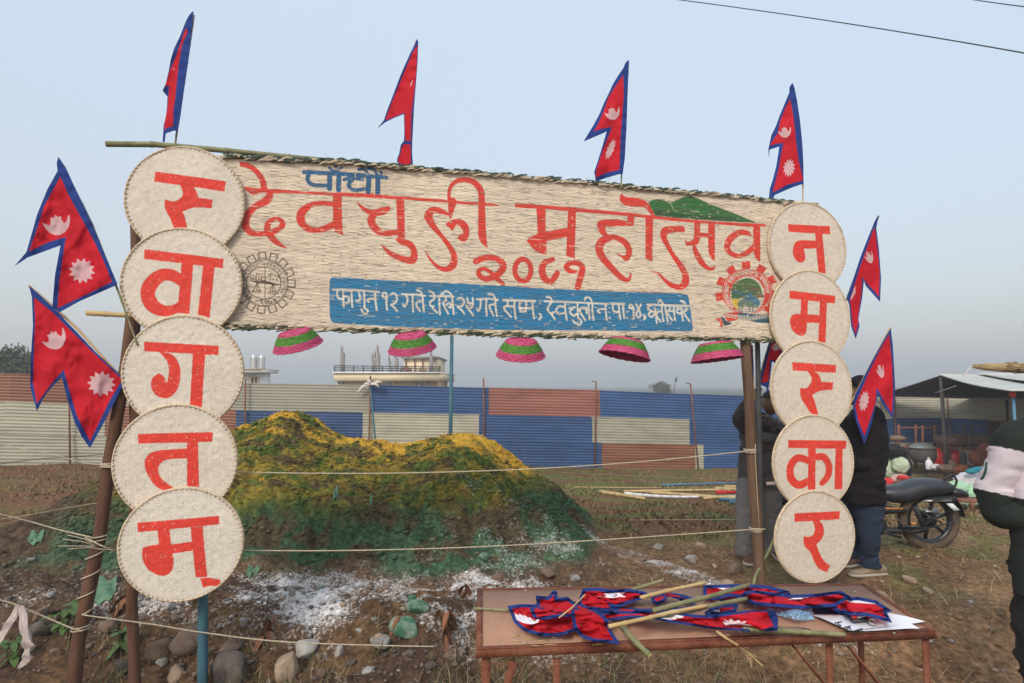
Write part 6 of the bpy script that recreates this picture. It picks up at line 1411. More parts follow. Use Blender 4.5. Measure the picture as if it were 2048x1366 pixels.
for a in ((609, 1297, 72, 42, 'pale', 'largest rounded pale boulder by the lowest rope, right of the blue post'), (573, 1325, 54, 70, 'tan', 'upright tan block of stone in front of the pale boulder'), (839, 1214, 50, 32, 'green', 'upper of two round stones dusted green near the table'),
          (809, 1252, 60, 40, 'green', 'lower and larger of two round stones dusted green'), (824, 1197, 22, 13, 'green', None), (676, 1301, 28, 20, 'pale', 'white faced stone right of the pale boulder'), (457, 1332, 78, 66, 'dark', 'big black stone at the foot of the blue post'),
          (372, 1274, 84, 50, 'brown', 'broad brown rock between the two short posts'), (348, 1346, 38, 38, 'tan', 'pale brown stone beside the short brown post'), (307, 1300, 56, 42, 'brown', None), (460, 1290, 50, 26, 'brown', None), (762, 1285, 56, 20, 'grey', 'long flat grey stone below the green stones'),
          (485, 1241, 18, 20, 'grey', None), (736, 1342, 26, 16, 'grey', None), (208, 1251, 44, 26, 'brown', 'brown stone right of the leaning post under the rope'), (75, 1228, 38, 24, 'brown', 'brown stone left of the leaning post'), (83, 1258, 42, 34, 'dark', 'black stone dusted white beside the hanging rag'),
          (338, 1211, 26, 18, 'pale', 'small pale stone under the lowest left tray'), (970, 1110, 24, 18, 'green', 'pale green stone high on the toe of the mound'), (850, 1147, 18, 10, 'green', None), (641, 1175, 16, 9, 'green', None), (1098, 1145, 38, 26, 'brown', 'brown stone behind the left corner of the table'),
          (1820, 1158, 34, 15, 'tan', 'rounded tan stone right of the sneakers'), (1761, 1187, 26, 14, 'tan', None), (1858, 1180, 26, 13, 'tan', 'tan stone to the right of the table corner'), (1732, 1187, 20, 10, 'grey', None), (1000, 1152, 30, 16, 'brown', None), (1320, 1010 + 82, 26, 16, 'grey', None),
          (1385, 1118, 30, 18, 'grey', None), (1470, 1135, 42, 24, 'brown', None), (1455, 1165, 30, 20, 'tan', None), (1400, 1090, 24, 14, 'tan', None), (505, 1190, 16, 10, 'pale', None), (95, 1190, 22, 10, 'grey', None), (60, 1060 + 60, 18, 10, 'grey', None), (240, 1330, 40, 26, 'dark', None), (540, 1270, 26, 18, 'brown', None), (640, 1345, 30, 18, 'brown', None), (900, 1310, 26, 16, 'brown', None), (716, 1260, 16, 10, 'pale', None), (860, 1330, 30, 18, 'dark', None)):
    rock(*a)
r_ = random.Random(12)
for i in range(90):
    y = r_.uniform(1165, 1350); x = r_.uniform(10, 940) if r_.random() < .8 else r_.uniform(1000, 1480)
    if x > 960 and y > 1165: y = r_.uniform(1090, 1165)
    w = r_.choice((9, 10, 11, 13, 16, 22)); rock(x, y, w, w * r_.uniform(.45, .7), r_.choice(('grey', 'brown', 'brown', 'brown', 'dark', 'tan', 'brown', 'dark')), None, i)
for i in range(60):
    x = r_.uniform(1600, 2040); y = r_.uniform(1090, 1350); w = r_.choice((7, 9, 11, 14)); rock(x, y, w, w * .5, r_.choice(('tan', 'grey', 'brown')), None, i)
# ---------------------------------------------------------------- plants
M_lgreen = mat('broad_green_leaf', (.075, .13, .04), .6, .25, 8, .2, 30, spec=.3)
M_ldry = mat('withered_leaf', (.22, .09, .04), .8, .3, 8, .3, 30, col2=(.14, .06, .035))
M_stem = mat('dry_stem', (.10, .06, .04), .8, .3, 9)
M_gmesh = mat('green_dyed_scrap', (.05, .13, .075), .8, .25, 9, .3, 40, col2=(.14, .24, .14))
def leafm(m, p, d, L_, w, droop):
    d = Vector(d).normalized(); s = d.cross(Vector((0, 0, 1)))
    s = s.normalized() if s.length > .05 else Vector((1, 0, 0)); V = []
    for i, (t, q) in enumerate(((0, .05), (.25, .8), (.5, 1), (.75, .65), (1, .03))):
        c = Vector(p) + d * L_ * t + Vector((0, 0, -droop * L_ * t * t)); V += [c - s * w * q + Vector((0, 0, .12 * w)), c, c + s * w * q + Vector((0, 0, .12 * w))]
    m.add(V, [(i * 3 + k, i * 3 + k + 1, i * 3 + k + 4, i * 3 + k + 3) for i in range(4) for k in (0, 1)])
def plant(name, label, x, y, hpx, nst, nl, leafpx, mt, droop, seed, spread=.35, cat='plant', grp=None):
    b = GP(x, y); s_ = pm(b); t = thing(name, label, cat, b, grp); r_ = random.Random(seed)
    st = MB(); tips = []
    for i in range(nst):
        a = r_.uniform(0, 6.28); hh = hpx * s_ * r_.uniform(.6, 1); e_ = b + Vector((math.cos(a) * spread * hh, math.sin(a) * spread * hh * .6, hh)); mid = b.lerp(e_, .5) + Vector((r_.uniform(-.01, .01), 0, .01)); st.tube([b - Vector((0, 0, .02)), mid, e_], [.004, .003, .0015], 5); tips.append((b, mid, e_))
    st.build('stem', M_stem, t)
    for i in range(nl):
        q = tips[i % nst]; u = r_.uniform(.25, 1); p = q[0].lerp(q[1], u * 2) if u < .5 else q[1].lerp(q[2], u * 2 - 1); a = r_.uniform(0, 6.28)
        m = MB(); leafm(m, p, (math.cos(a), math.sin(a), r_.uniform(-.3, .5) - droop * .5), leafpx * s_ * r_.uniform(.6, 1.1), leafpx * s_ * r_.uniform(.18, .28), droop); m.build('leaf', mt, t, True)
plant('leafy_weed', 'broad leaved green weed left of the leaning post', 128, 1262, 60, 5, 26, 34, M_lgreen, .35, 1)
plant('leafy_weed', 'leafy green weed between the leaning post and the short brown post', 248, 1310, 62, 4, 20, 32, M_lgreen, .35, 2)
plant('leafy_weed', 'dark weed in the bottom left corner under the rag', 22, 1330, 60, 5, 24, 30, M_lgreen, .4, 3)
plant('leafy_weed', 'small green sprig behind the left front corner of the table', 905, 1262, 40, 3, 10, 18, M_lgreen, .5, 9)
plant('withered_plant', 'withered brown plant on a tall stem right of the blue post', 526, 1288, 62, 3, 16, 28, M_ldry, 1.0, 4, .25)
plant('withered_plant', 'withered plant with curled brown leaves left of the table', 888, 1285, 70, 4, 24, 26, M_ldry, 1.2, 5, .15)
plant('withered_plant', 'small withered sprig in front of the green stones', 798, 1268, 52, 3, 8, 20, M_ldry, .9, 6, .2)
plant('withered_plant', 'single brown curled leaf standing by the left rear table corner', 930, 1195, 44, 1, 5, 30, M_ldry, 1.3, 7, .1)
plant('withered_plant', 'clump of dead brown leaves behind the lowest left tray', 252, 1225, 50, 3, 14, 32, M_ldry, .9, 8, .2)
m = MB(); b = GP(531, 1262); m.tube([b, b + Vector((.01, 0, .2)), b + Vector((.012, 0, .42))], [.004, .003, .0015], 5); tag(m.build('dead_stalk', M_stem), 'bare dead stalk rising above the withered plant by the blue post', 'stalk')
m = MB(); b = GP(232, 1262); m.tube([b, b + Vector((.02, 0, .3)), b + Vector((.045, 0, .55))], [.004, .003, .0015], 5); tag(m.build('dead_stalk', M_stem), 'bare dead stalk beside the leaning post', 'stalk')
r_ = random.Random(77)
def scrap(label, x, y, w, h, mt, seed, cat='scrap'):
    b = GP(x, y + h / 2); s_ = pm(b); n = 7; V = []
    for i in range(n):
        for j in range(n):
            u, v = i / (n - 1) - .5, j / (n - 1) - .5; sh = 1 - .5 * abs(v) * (1 if seed % 2 else .3)
            V.append(GP(x + u * w * sh + v * w * .3, y - v * h + 3 * math.sin(u * 7 + seed)) + Vector((0, 0, .012 + .01 * math.sin(u * 9 + seed + v * 5))))
    Fc = [(i * n + j, (i + 1) * n + j, (i + 1) * n + j + 1, i * n + j + 1) for i in range(n - 1) for j in range(n - 1)]
    return tag(MB().add(V, Fc).build('cloth_scrap', mt, None, True), label, cat)
scrap('green dyed sack scrap lying on the slope between the posts', 206, 1185, 52, 50, M_gmesh, 1); scrap('torn green leaf like scrap high on the left slope', 72, 1078, 28, 24, M_gmesh, 2)
scrap('pale green scrap on the mound right of the lowest left tray', 506, 1146, 26, 18, M_gmesh, 3); scrap('pale strip sticking out of the mound below the left peak', 671, 990, 9, 24, M_gmesh, 4); scrap('second thin green strip stuck in the middle of the mound', 742, 1002, 7, 20, M_gmesh, 6)
# ---------------------------------------------------------------- poles laid on the field
M_pipe = mat('blue_steel_pipe', (.07, .19, .30), .5, .25, 5, .2, 40, spec=.4)
M_redc = mat('red_cloth', (.55, .03, .03), .8, .15, 9)
def Z4(x, y, l=.03): return GP(1120 + x / 4.6545, 920 + y / 4.6545) + Vector((0, 0, l))
for i, (lab, pts, r, mt) in enumerate((('thick end bamboo pole pointing left, nearest the mound', [(370, 312), (620, 350), (790, 378)], .035, M_bam_yel), ('long straight bamboo pole lying across the field, rearmost of the pile', [(595, 310), (1000, 302), (1450, 294), (1900, 290)], .026, M_bam_yel),
        ('knotty bamboo pole in the middle of the pile', [(800, 318), (1100, 336), (1440, 362), (1800, 380)], .032, M_bam_yel), ('short bamboo pole at the back right of the pile', [(1450, 278), (1680, 288), (1900, 292)], .030, M_bam_yel), ('topmost bamboo pole at the far right of the pile', [(1530, 258), (1700, 264), (1900, 270)], .024, M_bam_yel),
        ('stub of bamboo at the front right of the pile', [(1335, 375), (1450, 366), (1700, 350)], .026, M_bam_yel))):
    q = [Z4(*p, .03) for p in pts]; z0 = q[0].z; q = [Vector((p.x, p.y, p.z)) for p in q]
    bamboo('bamboo_pole', lab, q, r, mt, 'pole', nodes=7, grp='poles laid on the field')
for i, (lab, pts, r) in enumerate((('front blue pipe lying in the field', [(1475, 385), (1880, 392), (2300, 396)], .024), ('second blue pipe from the front lying in the field', [(1545, 355), (1880, 350), (2300, 346)], .026), ('lowest blue pipe of the stack in the field', [(1580, 412), (1880, 414), (2300, 414)], .022), ('thin grey blue pipe lying far back in the field', [(950, 246), (1300, 236), (1700, 222), (2100, 206)], .02), ('rusty thin pipe lying behind the grey blue one', [(1500, 212), (1700, 208), (2000, 200)], .016))):
    MBx = MB().tube([Z4(*p, .03) for p in pts], r, 9); tag(MBx.build('steel_pipe', M_pipe if 'rusty' not in lab else M_rust, None, True), lab, 'pipe', 'poles laid on the field')
m = MB(); a, b_ = Z4(600, 340, .05), Z4(1290, 372, .05); 
for k in range(8):
    u0, u1 = k / 8, (k + 1) / 8; p, q = a.lerp(b_, u0), a.lerp(b_, u1); m.bar(p + Vector((0, 0, -.0 - .02 * math.sin(u0 * 3.1))), q + Vector((0, 0, -.02 * math.sin(u1 * 3.1))), .012 , .05 * (1 - .4 * u0))
tag(m.build('split_plank', M_paper), 'long white split plank lying in front of the bamboo pile', 'plank')
tag(MB().bar(Z4(1455, 328, .05), Z4(1650, 330, .05), .05, .05).build('red_bundle', M_redc), 'folded red cloth lying on the pile of poles', 'cloth')
tag(MB().tube([Z4(130, 262, .02), Z4(700, 268, .02), Z4(1500, 270, .02)], .009, 6).build('thin_cane', M_bam_yel), 'single thin cane lying alone behind the bamboo pile', 'cane')
# ================================================================ MOTORBIKE
M_black = mat('black_paint', (.012, .012, .014), .35, .1, 5, spec=.5)
M_blackm = mat('black_rough_plastic', (.02, .02, .021), .6, .2, 9, .2, 50, spec=.4)
M_seat = mat('worn_seat_vinyl', (.022, .024, .030), .42, .2, 4, .2, 40, spec=.5)
M_tyre = mat('dusty_tyre', (.10, .068, .045), .9, .2, 9, .5, 60)
M_rubber = mat('black_rubber', (.02, .018, .017), .8, .2, 9, .3, 60)
M_alu = mat('dull_alloy', (.35, .34, .33), .4, .15, 9, metal=.7)
M_tail = mat('red_lamp_lens', (.55, .01, .02), .2, .05, 9, spec=.6)
M_amber = mat('orange_stripe', (.55, .22, .05), .4, .1, 9)
YM = GP(1856, 1097).y + .05; BM = YM / F
def mp_(x, y, d=0.): return P(1740 + x / 5.2545, 860 + y / 5.2545, YM + d)
bike = thing('motorbike', 'parked black motorbike with dusty tyres seen from its left rear side', 'motorbike', GP(1720, 1098))
def wheel(cx, cy, Rpx):
    c = P(cx, cy, YM); Rw = Rpx * BM; T = MB(); n = 48
    prof = [(.985, -.030), (1.0, -.012), (1.0, .012), (.985, .030), (.90, .040), (.78, .034), (.76, .02), (.76, -.02), (.78, -.034), (.90, -.040), (.985, -.030)]
    MX = Matrix.Rotation(math.pi / 2, 3, 'X')
    T.lathe([(a * Rw, b) for a, b in prof], c, MX, n)
    for k in range(60):
        a = 2 * math.pi * k / 60; T.bar(c + Vector((math.cos(a) * Rw * 1.0, -.026, math.sin(a) * Rw)), c + Vector((math.cos(a + .05) * Rw, .0, math.sin(a + .05) * Rw)), .010, .012)
    w = T.build('wheel', M_tyre, bike, True)
    m = MB(); m.lathe([(.77 * Rw, -.024), (.66 * Rw, -.022), (.64 * Rw, 0), (.66 * Rw, .022), (.77 * Rw, .024)], c, MX, n); m.lathe([(.17 * Rw, -.05), (.17 * Rw, .05)], c, MX, 16, True); m.lathe([(.30 * Rw, -.03), (.30 * Rw, -.026), (.1 * Rw, -.026)], c, MX, 20)
    for k in range(6):
        a = 2 * math.pi * k / 6 + .3; m.bar(c + Vector((math.cos(a) * Rw * .12, 0, math.sin(a) * Rw * .12)), c + Vector((math.cos(a) * Rw * .68, 0, math.sin(a) * Rw * .68)), .022, .03)
    m.build('rim', M_black, w, False); return c, Rw
cR, Rw = wheel(1857, 1039, 58.5); cF, _ = wheel(1588, 1042, 57)
def loft(secs, mt, name, parent=None, n=16, pw=2.6):
    V = []
    for (x, yt, yb, hw) in secs:
        a = mp_(x, yt); b = mp_(x, yb); c = (a + b) / 2; hz = (a.z - b.z) / 2
        for k in range(n):
            t = 2 * math.pi * k / n; cs, sn = math.cos(t), math.sin(t); V.append(c + Vector((0, hw * math.copysign(abs(cs) ** (2 / pw), cs), hz * math.copysign(abs(sn) ** (2 / pw), sn))))
    m_ = len(secs); Fc = [(i * n + k, i * n + (k + 1) % n, (i + 1) * n + (k + 1) % n, (i + 1) * n + k) for i in range(m_ - 1) for k in range(n)] + [tuple(range(n - 1, -1, -1)), tuple((m_ - 1) * n + k for k in range(n))]
    return MB().add(V, Fc).build(name, mt, parent or bike, True)
loft([(60, 620, 690, .07), (140, 590, 735, .10), (220, 578, 760, .12), (300, 568, 762, .13), (360, 548, 752, .135), (430, 522, 735, .14), (500, 508, 700, .14), (580, 504, 680, .14), (680, 507, 668, .135), (760, 520, 662, .125), (805, 545, 650, .11), (826, 585, 630, .08)], M_seat, 'seat')
loft([(520, 700, 730, .10), (600, 685, 762, .105), (700, 680, 755, .10), (850, 672, 745, .08), (880, 690, 735, .05)], M_blackm, 'side_cowl')
MB().bar(mp_(560, 748, -.10), mp_(855, 740, -.09), .012, .018).build('silver_trim', M_alu, bike)
loft([(820, 610, 690, .05), (880, 605, 705, .07), (950, 618, 712, .065), (1000, 645, 705, .05)], M_black, 'tail_cowl')
tl = loft([(985, 655, 710, .045), (1005, 662, 714, .042), (1016, 675, 708, .03)], M_tail, 'tail_lamp')
m = MB()
for d in (-.10, .10): m.tube([mp_(775, 530, d), mp_(812, 492, d), mp_(850, 468, d), mp_(885, 480, d), mp_(912, 535, d), mp_(900, 580, d), mp_(850, 640, d)], .011, 8)
m.tube([mp_(850, 468, -.10), mp_(850, 468, .10)], .010, 8); m.build('grab_rail', M_blackm, bike, True)
# rear mudguard and plate
V = []; Fc = []; n = 22
for i in range(n + 1):
    a = R(112 - i * 4.9)
    for k in range(5):
        q = (k - 2) / 2; V.append(cR + Vector((math.cos(a) * (Rw * 1.14 - .012 * q * q), q * .062, math.sin(a) * (Rw * 1.14 - .02 * q * q))))
for i in range(n):
    for k in range(4): Fc.append((i * 5 + k, i * 5 + k + 1, (i + 1) * 5 + k + 1, (i + 1) * 5 + k))
mg = MB().add(V, Fc).build('rear_mudguard', M_blackm, bike, True)
pl_ = MB().add([mp_(800, 772, -.10), mp_(868, 772, -.10), mp_(945, 842, -.10), mp_(880, 848, -.10), mp_(800, 772, .04), mp_(868, 772, .04), mp_(945, 842, .04), mp_(880, 848, .04)], [(0, 1, 2, 3), (4, 7, 6, 5), (0, 4, 5, 1), (1, 5, 6, 2), (2, 6, 7, 3), (3, 7, 4, 0)]).build('number_plate', mat('white_plate', (.62, .66, .68), .5, .05, 5), bike)
def rod(name, pts, r, mt, d=-.12): MB().tube([mp_(x, y, d) for x, y in pts], r, 8).build(name, mt, bike, True)
rod('shock_absorber', [(470, 800), (515, 900), (570, 1015)], .026, M_blackm); m = MB()
for k in range(26): pass
for d in (-.10, .10): rod('swingarm', [(300, 1020), (560, 1010), (650, 930)], .016, M_black, d)
rod('saree_guard', [(370, 1085), (560, 1045), (740, 1000), (900, 960), (925, 900), (880, 855)], .007, M_black, -.16); rod('saree_guard', [(590, 890), (660, 930), (760, 980)], .007, M_black, -.16); rod('saree_guard', [(270, 905), (330, 1000), (375, 1085)], .007, M_black, -.16)
rod('saree_guard', [(360, 1005), (480, 1025), (610, 1025)], .006, M_black, -.16)
MB().tube([mp_(520, 890, .16), mp_(600, 870, .16), mp_(700, 860, .16)], [.03, .04, .038], 12).build('exhaust_muffler', M_alu, bike, True)
rod('exhaust_tip', [(575, 856), (660, 856)], .012, M_alu, -.12)
MB().box(mp_(468, 985, -.05), (.07, .03, .03)).build('footrest_bracket', M_amber, bike)
loft([(-60, 780, 850, .10), (20, 760, 860, .12), (100, 775, 880, .13), (200, 790, 870, .12), (330, 820, 845, .10), (350, 828, 838, .09)], M_black, 'side_panel')
MB().bar(mp_(105, 822, -.135), mp_(345, 828, -.115), .006, .016).build('orange_stripe', M_amber, bike)
loft([(-330, 900, 1040, .08), (-300, 850, 1100, .13), (-180, 850, 1130, .15), (-60, 870, 1130, .15), (40, 900, 1110, .13), (120, 920, 1080, .10)], M_blackm, 'engine')
m = MB()
for k in range(6): m.box(mp_(-200, 880 + k * 24, 0), (.16, .26, .008))
m.build('cooling_fins', M_alu, bike)
loft([(-520, 700, 790, .06), (-450, 600, 810, .13), (-330, 555, 800, .16), (-180, 560, 780, .16), (-40, 600, 760, .13), (60, 640, 730, .09)], M_black, 'fuel_tank')
m = MB()
for d in (-.09, .09): m.tube([Vector((cF.x, YM + d, cF.z)), mp_(-560, 640, d), mp_(-540, 560, d)], .02, 8)
m.build('front_fork', M_alu, bike, True)
m = MB(); m.tube([mp_(-500, 500, -.36), mp_(-520, 520, -.16), mp_(-540, 560, 0), mp_(-520, 520, .16), mp_(-500, 500, .36)], .012, 8); m.build('handlebar', M_black, bike, True)
m = MB(); m.tube([mp_(-640, 640, 0), mp_(-570, 640, 0)], [.085, .05], 16); m.build('headlight', M_alu, bike, True)
rod('chain_case', [(100, 1050), (300, 1060), (600, 1045)], .03, M_blackm, -.08); rod('main_stand', [(60, 1040), (260, 1110), (330, 1130)], .012, M_black, -.10); rod('foot_peg', [(60, 985), (100, 985)], .014, M_alu, -.2)
MB().tube([mp_(70, 1090, -.05), mp_(30, 1240, -.14)], .011, 8).build('side_stand', M_black, bike, True)
rod('rear_indicator', [(1000, 780), (1010, 835)], .012, M_blackm, -.1)

# ================================================================ SHED, RACK AND GOODS AT THE RIGHT
M_tarp = mat('dark_brown_tarpaulin', (.035, .024, .020), .85, .2, 3, .2, 8)
M_lt = mat('pale_plastic_sheet_roof', (.40, .40, .36), .55, .15, 1.5, .2, 8, col2=(.50, .50, .47), spec=.4)
M_dpole = mat('dark_shed_pole', (.075, .065, .06), .7, .25, 5)
shed = thing('shed', 'open shed with dark tarpaulin roof and pale plastic sheets on its front slope', 'shed', (P(1881, 900, 16.5).x, 16.5, -.8))
def panel(q, name, mt, nu=10, nv=6, sag=.08, parent=shed, corr=0, th=.02):
    V = []
    for s_ in (0, 1):
        for i in range(nu + 1):
            for j in range(nv + 1):
                u, v = i / nu, j / nv; p = q[0].lerp(q[1], u).lerp(q[3].lerp(q[2], u), v); p = Vector(p); p.z -= sag * math.sin(math.pi * v) * (1 + .4 * math.sin(u * 9)) * .6 + s_ * th; p.z += corr * math.sin(u * nu * math.pi); V.append(p)
    k0 = (nu + 1) * (nv + 1); Fc = []
    for i in range(nu):
        for j in range(nv):
            a = i * (nv + 1) + j; f = (a, a + nv + 1, a + nv + 2, a + 1); Fc += [f, tuple(k0 + t for t in reversed(f))]
    for i in range(nu):
        for j in (0, nv): a = i * (nv + 1) + j; Fc.append((a, a + nv + 1, k0 + a + nv + 1, k0 + a))
    for j in range(nv):
        for i in (0, nu): a = i * (nv + 1) + j; Fc.append((a, a + 1, k0 + a + 1, k0 + a))
    return MB().add(V, Fc).build(name, mt, parent, True)
R0, R1 = P(1880, 751, 16.5), P(2330, 757, 17.0); E0, E1 = P(2025, 783, 12.5), P(2560, 784, 12.5); K0, K1 = P(1752, 791, 19), P(2330, 806, 19.2)
panel((R0, R1, K1, K0), 'rear_roof_slope', M_tarp, 12, 6, .02); panel((R0, R1, E1, E0), 'front_roof_slope', M_tarp, 12, 6, .10)
up = Vector((0, 0, .05))
panel((P(1876, 747.5, 16.6), P(2040, 750, 16.6), P(2190, 780, 12.3), P(2022, 780.5, 12.3)), 'plastic_roof_sheet', M_lt, 14, 6, .10, corr=.012)
panel((P(1955, 749, 16.4) + up, P(2120, 751, 16.4) + up, P(2330, 776, 12.4) + up * 2, P(2140, 775, 12.4) + up * 2), 'plastic_roof_sheet', M_lt, 14, 6, .10, corr=.012)
for (x, yt, yb, Y_, r, mt) in ((1882, 754, 930, 16.4, .045, M_dpole), (1998, 800, 880, 18.6, .035, M_dpole), (2013, 800, 880, 18.2, .035, M_dpole), (2026, 786, 960, 12.6, .028, M_pipe), (1762, 800, 930, 18.8, .03, M_dpole), (2140, 786, 960, 12.6, .04, M_dpole), (2320, 786, 960, 12.6, .04, M_dpole)):
    a = P(x, yt, Y_); f = Vector((a.x + .02, a.y, float(ground(a.x, a.y)) - .1)); MB().tube([f, a], r, 8).build('shed_post', mt, shed, True)
m = MB(); m.tube([P(2022, 788, 12.5), P(2028, 790, 12.5)], .06, 8); m.build('red_lashing', M_redc, shed)
m = MB(); m.tube([P(1871, 786, 16.2), P(1912, 772, 15.2)], .012, 6); m.build('tube_lamp', M_alu, shed, True)
M_straw = mat('straw_bundle', (.42, .30, .15), .85, .35, 14, .6, 60, col2=(.26, .17, .09), stretch=(.4, 3, 3))
t = thing('thatch_roll', 'long roll of straw matting cutting in at the right edge above the shed', 'thatch', P(2000, 740, 7.0))
m = MB()
r_ = random.Random(3); V = []; a, b_ = P(1946, 733, 7.0), P(2260, 742, 6.6)
for k in range(120):
    u0 = r_.uniform(0, .9); u1 = u0 + r_.uniform(.06, .12); an = r_.uniform(0, 6.28); q = .052 * min(1, .35 + u0 * 3); o1 = Vector((0, math.cos(an) * q * 1.3, math.sin(an) * q)); m.tube([a.lerp(b_, u0) + o1, a.lerp(b_, (u0 + u1) / 2) + o1 * 1.06, a.lerp(b_, u1) + o1 * .97], [.006, .009, .004], 5)
m.tube([a, a.lerp(b_, .08), a.lerp(b_, .5), b_], [.018, .040, .05, .05], 12); m.build('straw', M_straw, t, True)
m = MB()
for u0 in (.28, .62): c = a.lerp(b_, u0); m.lathe([(.062, -.012), (.068, 0), (.062, .012)], c, Matrix.Rotation(math.pi / 2, 3, 'Y'), 14)
m.build('tie', M_dpole, t, True)
bp_ = P(2180, 742, 6.7); MB().tube([gz(bp_, .1), bp_], .03, 8).build('support_pole', M_dpole, t, True)
MB().tube([P(1947, 732, 7.0), P(1940, 735, 7.0), P(1932, 745, 7.0), P(1926, 752, 7.0)], .005, 5).build('loose_string', M_rag, t, True)
# rack
def Q3(x, y, Y_): return P(1750 + x / 5.255, 700 + y / 5.255, Y_)
rack = thing('iron_rack', 'rusty iron table frame with upright rails in front of the striped fence', 'rack', (P(1850, 930, 17).x, 17.3, -.8))
m = MB()
for (x0, x1, y, d) in ((250, 715, 1045, 17.2), (340, 1240, 1005, 18.0)): m.bar(Q3(x0, y, d), Q3(x1, y + (-6 if x0 == 250 else 0), d), .07, .06)
m.add([Q3(250, 1030, 17.2), Q3(715, 1035, 17.2), Q3(700, 1000, 18.0), Q3(340, 990, 18.0)], [(0, 1, 2, 3)]); m.build('top', M_rust, rack)
for (x, y0, y1, d) in ((250, 785, 1235, 17.2), (430, 785, 1240, 17.6), (500, 790, 1030, 17.2), (628, 785, 1020, 17.8), (540, 1040, 1240, 17.2), (420, 1060, 1240, 17.4)): MB().bar(Q3(x, y1, d), Q3(x, y0, d), .05).build('upright', M_rust, rack)
m = MB(); m.bar(Q3(250, 815, 17.2), Q3(690, 820, 17.2), .04); m.build('rail', M_rust, rack)
rk2 = thing('iron_rack', 'second iron frame further right, under the shed roof', 'rack', (P(1940, 930, 17).x, 16.8, -.8))
m = MB(); m.bar(Q3(715, 1030, 17.0), Q3(1215, 1045, 17.0), .06, .06); m.bar(Q3(740, 1005, 17.6), Q3(1200, 995, 17.6), .05, .03); m.build('top', M_rust, rk2)
for (x, y0, y1) in ((940, 785, 1025), (1022, 785, 1025), (1065, 1040, 1235), (780, 1040, 1235), (1200, 1040, 1235), (790, 800, 1000)): MB().bar(Q3(x, y1, 17.1), Q3(x, y0, 17.1), .05).build('upright', M_dpole, rk2)
m = MB(); m.bar(Q3(860, 815, 17.1), Q3(1200, 790, 17.1), .03); m.build('rail', M_dpole, rk2)
M_card = mat('brown_cardboard', (.16, .10, .07), .9, .2, 4)
def bx(label, name, x0, x1, y0, y1, Y_, d, mt, cat, grp=None):
    a, b = Q3(x0, y0, Y_), Q3(x1, y1, Y_); c = (a + b) / 2; c.y += d / 2; m = MB(); w, h = abs(b.x - a.x), abs(a.z - b.z); m.box(c, (w, d, h)); m.box(c + Vector((0, 0, h / 2 + .005)), (w * 1.02, d * 1.02, .03)); m.box(c + Vector((0, -d / 2 - .006, 0)), (w * .12, .01, h * .98))
    return tag(m.build(name, mt), label, cat, grp)
bx('low brown box standing on the second rack', 'cardboard_box', 740, 950, 915, 1000, 17.0, .5, M_card, 'box'); bx('longer brown box right of the low one on the rack', 'cardboard_box', 955, 1200, 905, 995, 17.1, .5, M_card, 'box')
bx('dark maroon board leaning at the right of the rack', 'board', 1205, 1330, 765, 1010, 17.6, .1, mat('dark_maroon_board', (.06, .02, .02), .7, .2, 3), 'board')
def cyl(label, x, yb, w, h, Y_, mt, name='gas_cylinder'):
    b = Q3(x, yb, Y_); s_ = Y_ / F / 5.255; r = w * s_ / 2; hh = h * s_; t = thing(name, label, 'cylinder', b, 'red gas cylinders under the racks')
    MB().lathe([(r * .8, 0), (r * .85, .03), (r, .06), (r, hh * .72), (r * .8, hh * .84), (r * .35, hh * .92), (r * .3, hh * .95)], b, None, 20, True).build('body', mt, t, True)
    MB().lathe([(r * .55, hh * .84), (r * .55, hh), (r * .5, hh), (r * .5, hh * .84)], b, None, 16).build('collar', mt, t, True)
cyl('left red gas cylinder under the first rack', 660, 1230, 120, 190, 17.0, M_redp); cyl('right red gas cylinder behind the shed post', 835, 1225, 130, 180, 17.2, M_redp)
cyl('dark metal drum under the second rack', 930, 1230, 60, 170, 16.8, M_dpole, 'drum')
t = thing('pot', 'round dark metal pot beside the gas cylinder', 'pot', Q3(505, 1180, 17)); MB().lathe([(.0, 0), (.22, .03), (.32, .16), (.33, .34), (.30, .40), (.34, .42)], Q3(505, 1190, 17), None, 20).build('bowl', M_dpole, t, True); MB().lathe([(.33, .42), (.2, .52), (.03, .55)], Q3(505, 1190, 17), None, 20).build('lid', M_alu, t, True)
t = thing('canister', 'small white canister standing on the ground by the rack', 'canister', Q3(570, 1255, 16.4)); MB().lathe([(.07, 0), (.08, .02), (.08, .2), (.04, .25), (.04, .28)], Q3(570, 1255, 16.4), None, 14, True).build('body', M_paper, t, True); MB().lathe([(.045, .27), (.045, .31)], Q3(570, 1255, 16.4), None, 12, True).build('cap', M_screw, t, True)
def lump(name, label, pts, mt, cat, Y_=None, seed=0, zoom=None, amp=.2, sq=.8, grp=None):
    """soft heap: several merged, wrinkled lobes"""
    V = []; Fc = []; B0, BF = ico(4); B0 = np.array(B0)
    for (x, y, rx, ry) in pts:
        Yd = Y_ or GP(x, y + ry).y; c = P(x, y, Yd); s_ = Yd / F
        A = B0.copy(); n = fbm(A[:, 0] * 1.6 + A[:, 1] + seed, A[:, 2] * 1.6 - A[:, 1] * .7, 3, seed); n2 = np.abs(fbm(A[:, 0] * 3 + A[:, 1] * 2 + seed, A[:, 2] * 3, 3, seed + 3) - .5)
        A = A * (1 + amp * (n - .5) * 2 - amp * 1.2 * np.exp(-(n2 / .05) ** 2) * .5)[:, None]; A = A * np.array((rx * s_, rx * s_ * sq, ry * s_)) + np.array(c)
        b = len(V); V += [tuple(p) for p in A]; Fc += [tuple(i + b for i in f) for f in BF]; seed += 3
    mm = MB(); mm.v = V; mm.f = Fc; o = mm.build(name, mt, None, True); return tag(o, label, cat, grp)
